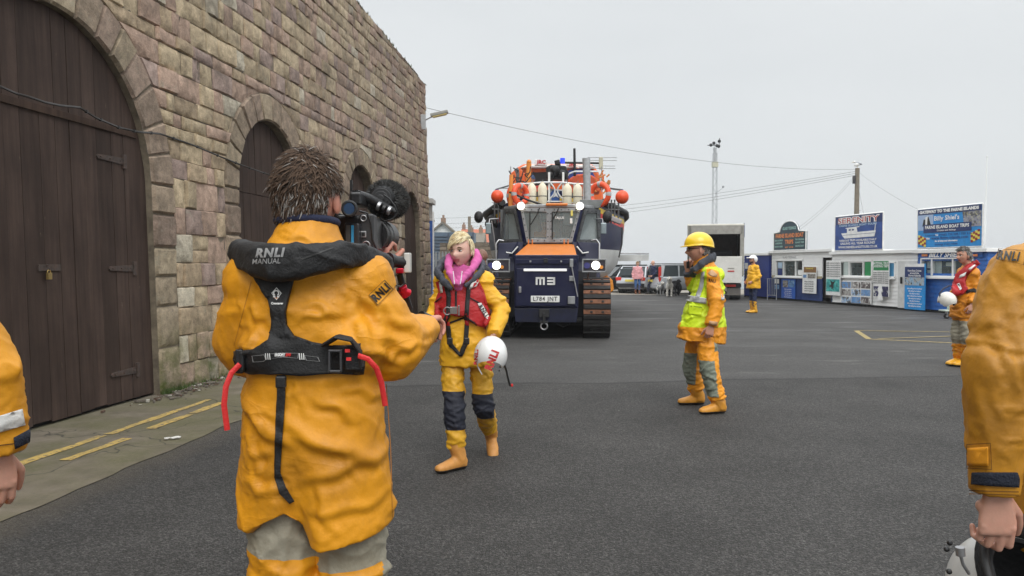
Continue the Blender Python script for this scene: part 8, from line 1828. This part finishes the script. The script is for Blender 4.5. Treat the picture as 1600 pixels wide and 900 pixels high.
# ================================================================ people farther off
def simple(label, loc, yaw, H, jm, tm, bm_=None, hem=.8, hair=(.1, .07, .05), hairn=300, skin=SK2, pose=None, hy=0, boot=None, shaft=.16, hands=True, vox=.022, group=None, hairreg=None, jr=None):
    f = Fig(label, loc, yaw, H, group); 
    for n, p in (pose or {}).items(): f.j[n] = f.root + f.rot @ (V(p) * f.k)
    f.jacket([jm] if not isinstance(jm, list) else jm, hem=hem, voxel=vox, folds=.9, sm=3, rad=jr, sl=(.08, .068, .05)); f.trousers([tm], voxel=vox, r=(.09, .07, .058), ank=.05 if shaft < .2 else .3); f.boots(bm_ or M('shoe_dark', (.02, .018, .016), .5), shaft=shaft)
    hs = []
    if hands:
        for sd, t in (('l', 1), ('r', -1)): d = (f.j['wr' + sd] - f.j['el' + sd]).normalized(); hs.append(hand(f.j['wr' + sd] + d * .02, d, f.rt * (1 if sd == 'r' else -1), -1 if sd == 'r' else 1, (25, 35, 25), .95, voxel=.007))
    f.body(hy=hy, hands=hs, skin=skin, neck_r=.055)
    rg = hairreg or (lambda d: 1.0 if (d.z > .42 if d.y > .1 else (d.z > -.5 and not (abs(d.x) > .9 and d.z < 0))) else 0)
    if hairn: locks('hair', HAIR, f.o, f.HT, f.Hrot, hairn, rg, .035, .007, lambda p, n, rr: V((rr.uniform(-.3, .3), 0, -.5)), 3, lambda rr, d: tuple(x * (1 if d == 0 else rr.uniform(.7, 1.4)) for x in hair), grow=.5)
    return f
pockets = dict(ell=(-.27, -.06, 1.13), elr=(.27, -.06, 1.13), wrl=(-.19, .13, .98), wrr=(.19, .13, .98))
q = G(1177, 489); fm = simple('man in yellow jacket, navy trousers, yellow wellingtons and white helmet by the lorry', (q.x, q.y), radians(100), 1.74, YEL2, M('trouser_navy', (.015, .025, .07), .8), M('boot_bright'), hem=.76, hairn=0, pose=pockets, shaft=.3, jr=((.25, .2), (.235, .175), (.22, .155), (.19, .14)), vox=.018)
helm = helmet(fm.HT, [HW], fm.o, name='worn_helmet'); pk = MB(); pk.tube([fm.HT((-.09, .115, .055)), fm.HT((0, .175, .06)), fm.HT((.09, .115, .055))], [(.03, .012), (.045, .014), (.03, .012)], 10, up=(0, 1, 0)); local(pk.build('helmet_peak', HW, None, smooth=50), fm.o); bb = MB(); bb.tube([fm.HT((-.07, .03, -.06)), fm.HT((0, .085, -.10)), fm.HT((.07, .03, -.06))], .022, 8); local(bb.build('beard', M('beard_dark', (.05, .035, .025), .9), None, smooth=50), fm.o)
q = G(996, 459.5); simple('woman in a pink jacket, jeans and brown boots standing near the parked cars', (q.x, q.y), radians(180), 1.66, M('jacket_pink', (.72, .34, .36), .7, bump=.4, bs=20), M('denim_blue', (.05, .12, .28), .85), M('leather_brown', (.16, .06, .03), .5), hem=.80, hair=(.32, .22, .13), hy=.5, shaft=.38, skin=SK1, jr=((.24, .16), (.2, .145), (.2, .14), (.17, .13)), vox=.018)
q = G(1021, 459.5); simple('bald man in dark navy jacket walking left with the dogs', (q.x, q.y), radians(100), 1.70, M('jacket_navy', (.012, .02, .06), .8), M('trouser_dark', (.012, .015, .035), .85), None, hem=.82, hairn=0, pose=dict(pockets, anl=(-.1, -.36, .10), knl=(-.1, -.06, .48), anr=(.1, .26, .09), knr=(.1, .22, .48)), skin=SK1, vox=.018)
w_ = TR @ TP(831, 280, 4.4) + TO; simple('crew member in a blue woolly hat looking out from the lifeboat deck', (w_.x, w_.y, w_.z - 1.52), radians(180) + TYAW, 1.62, M('jacket_red', (.5, .04, .03), .7), M('trouser_dark'), hair=(.08, .12, .22), hairn=500, hairreg=lambda d: 1.0 if d.z > (.1 if d.y > 0 else -.2) else 0, skin=SK2)
w_ = TR @ TP(851, 350, 2.15) + TO; simple('tractor driver in orange sleeves behind the cab windscreen', (w_.x, w_.y, w_.z - 1.56), radians(180) + TYAW, 1.66, M('sleeve_orange', (.7, .3, .06), .6), M('trouser_dark'), pose=dict(ell=(-.24, .12, 1.15), elr=(.24, .12, 1.15), wrl=(-.16, .38, 1.2), wrr=(.16, .38, 1.2)), hair=(.3, .29, .28))
c_ = KP(1236, 418, -.75); simple('ticket seller in brown hat and dark coat inside the white and navy kiosk', (c_.x, c_.y, c_.z - 1.46), radians(100), 1.55, M('coat_dark', (.02, .02, .022), .8), M('trouser_dark'), hair=(.12, .08, .05), hairn=400, hairreg=lambda d: 1.0 if d.z > .25 else 0)
w_ = P(757, 404, 12.6); simple('dark skinned bald man standing behind the walking woman\'s shoulder, in front of the tractor', (w_.x, w_.y, w_.z - 1.60), radians(100), 1.72, M('jacket_dark', (.03, .03, .035), .8), M('trouser_dark'), hairn=0, skin=SK3) if False else None
w_ = P(756, 405, 12.6); hp13 = simple('bald brown skinned man just showing over the walking woman\'s shoulder', (w_.x, w_.y, 0), radians(100), 1.71, M('jacket_dark', (.03, .03, .035), .8), M('trouser_dark'), hairn=0, skin=SK3)
w_ = P(950, 430, 21.2); bp_ = simple('crew member in yellow oilskins stooping behind the tractor\'s right track', (w_.x, w_.y, 0), radians(75), 1.6, YOR, YOR, M('boot_bright'), pose=dict(neck=(0, .22, 1.34), head=(0, .36, 1.42), chest=(0, .12, 1.18), shl=(-.18, .16, 1.28), shr=(.18, .16, 1.28), ell=(-.22, .22, 1.02), elr=(.22, .22, 1.02), wrl=(-.2, .42, .98), wrr=(.2, .42, .98)))
# ================================================================ dogs
def dog(label, loc, yaw, k, coat, seed, dark=(.03, .03, .03), head_up=.0):
    o = thing('dog', label, 'dog', loc, yaw, 'dogs walked by the couple'); b = MB()       # faces +y
    b.tube([(0, -.34, .48), (0, -.28, .50), (0, -.1, .47), (0, .1, .45), (0, .24, .50), (0, .31, .56)], [(.07, .06), (.12, .11), (.125, .12), (.145, .15), (.13, .13), (.09, .09)], 16, up=(1, 0, 0))
    b.tube([(0, .27, .56), (0, .36, .68 + head_up), (0, .38, .72 + head_up)], [.095, .08, .075], 12); b.ball((0, .40, .75 + head_up), (.085, .095, .085), 14, 10); b.tube([(0, .44, .735 + head_up), (0, .52, .72 + head_up), (0, .57, .715 + head_up)], [(.055, .05), (.045, .042), (.03, .028)], 12, up=(1, 0, 0))
    for s in (-1, 1):
        b.tube([(s * .085, .24, .48), (s * .09, .22, .30), (s * .085, .25, .16), (s * .085, .25, .04)], [.062, .045, .036, .034], 10); b.ball((s * .085, .28, .03), (.042, .06, .03), 10, 6)
        b.tube([(s * .08, -.27, .48), (s * .09, -.20, .32), (s * .085, -.33, .19), (s * .085, -.31, .04)], [.085, .062, .036, .034], 10); b.ball((s * .085, -.28, .03), (.042, .06, .03), 10, 6)
        b.tube([(s * .07, .38, .80 + head_up), (s * .105, .39, .75 + head_up), (s * .10, .40, .67 + head_up)], [(.02, .03), (.016, .04), (.01, .02)], 8)
    b.tube([(0, -.33, .50), (0, -.44, .56), (0, -.50, .66), (0, -.46, .74)], [.04, .04, .035, .02], 8)
    me = fuse(b, .016, 3); cloth(me, [(.022, (16, 16, 16), 1.5, None)], seed)
    for v in me.vertices: v.co *= k
    def pk_(c): c = c / k; return 1 if (noise.noise(c * 3.5 + V((seed, 0, 0))) > .12 and c.z > .3) else 0
    bo_ = finish(me, 'body', [coat[0], coat[1]], None, pk_); bo_.parent = o
    n = MB(); n.ball(V((0, .585, .72 + head_up)) * k, .022 * k, 8, 6)
    for s in (-1, 1): n.ball(V((s * .04, .475, .775 + head_up)) * k, .014 * k, 8, 6)
    n.build('nose_and_eyes', INK, o, smooth=80)
dw, dgx, db_ = M('dog_white', (.66, .63, .57), .95, bump=.8, bs=40), M('dog_grey', (.24, .24, .24), .95, bump=.8, bs=40), M('dog_black', (.018, .018, .02), .9, bump=.8, bs=40)
q = G(1046, 463); dog('shaggy white dog standing in front of the silver estate car, facing the camera', (q.x, q.y, 0), radians(168), 1.12, (dw, dw), 1); q = G(1032, 461.5); dog('grey dog between the navy jacketed man and the white dog', (q.x, q.y, 0), radians(188), .82, (dgx, dw), 2); q = G(1053, 461.5); dog('black dog partly hidden behind the white dog', (q.x, q.y, 0), radians(205), .95, (db_, db_), 3)
# ================================================================ haze: the damp sea air that pales the far land
hzb = MB(); hzb.box((300, 2900, 20), (5200, 6400, 44)); hz_o = hzb.build('haze', [], None); hz_o['kind'] = 'stuff'
hm = bpy.data.materials.new('sea_haze'); hm.use_nodes = True; t = hm.node_tree; t.nodes.clear(); o_ = N(t, 'ShaderNodeOutputMaterial'); pv = N(t, 'ShaderNodeVolumePrincipled'); pv.inputs['Color'].default_value = (.95, .97, 1, 1); pv.inputs['Density'].default_value = .0007; L(t, pv.outputs[0], o_.inputs['Volume']); hz_o.data.materials.append(hm)
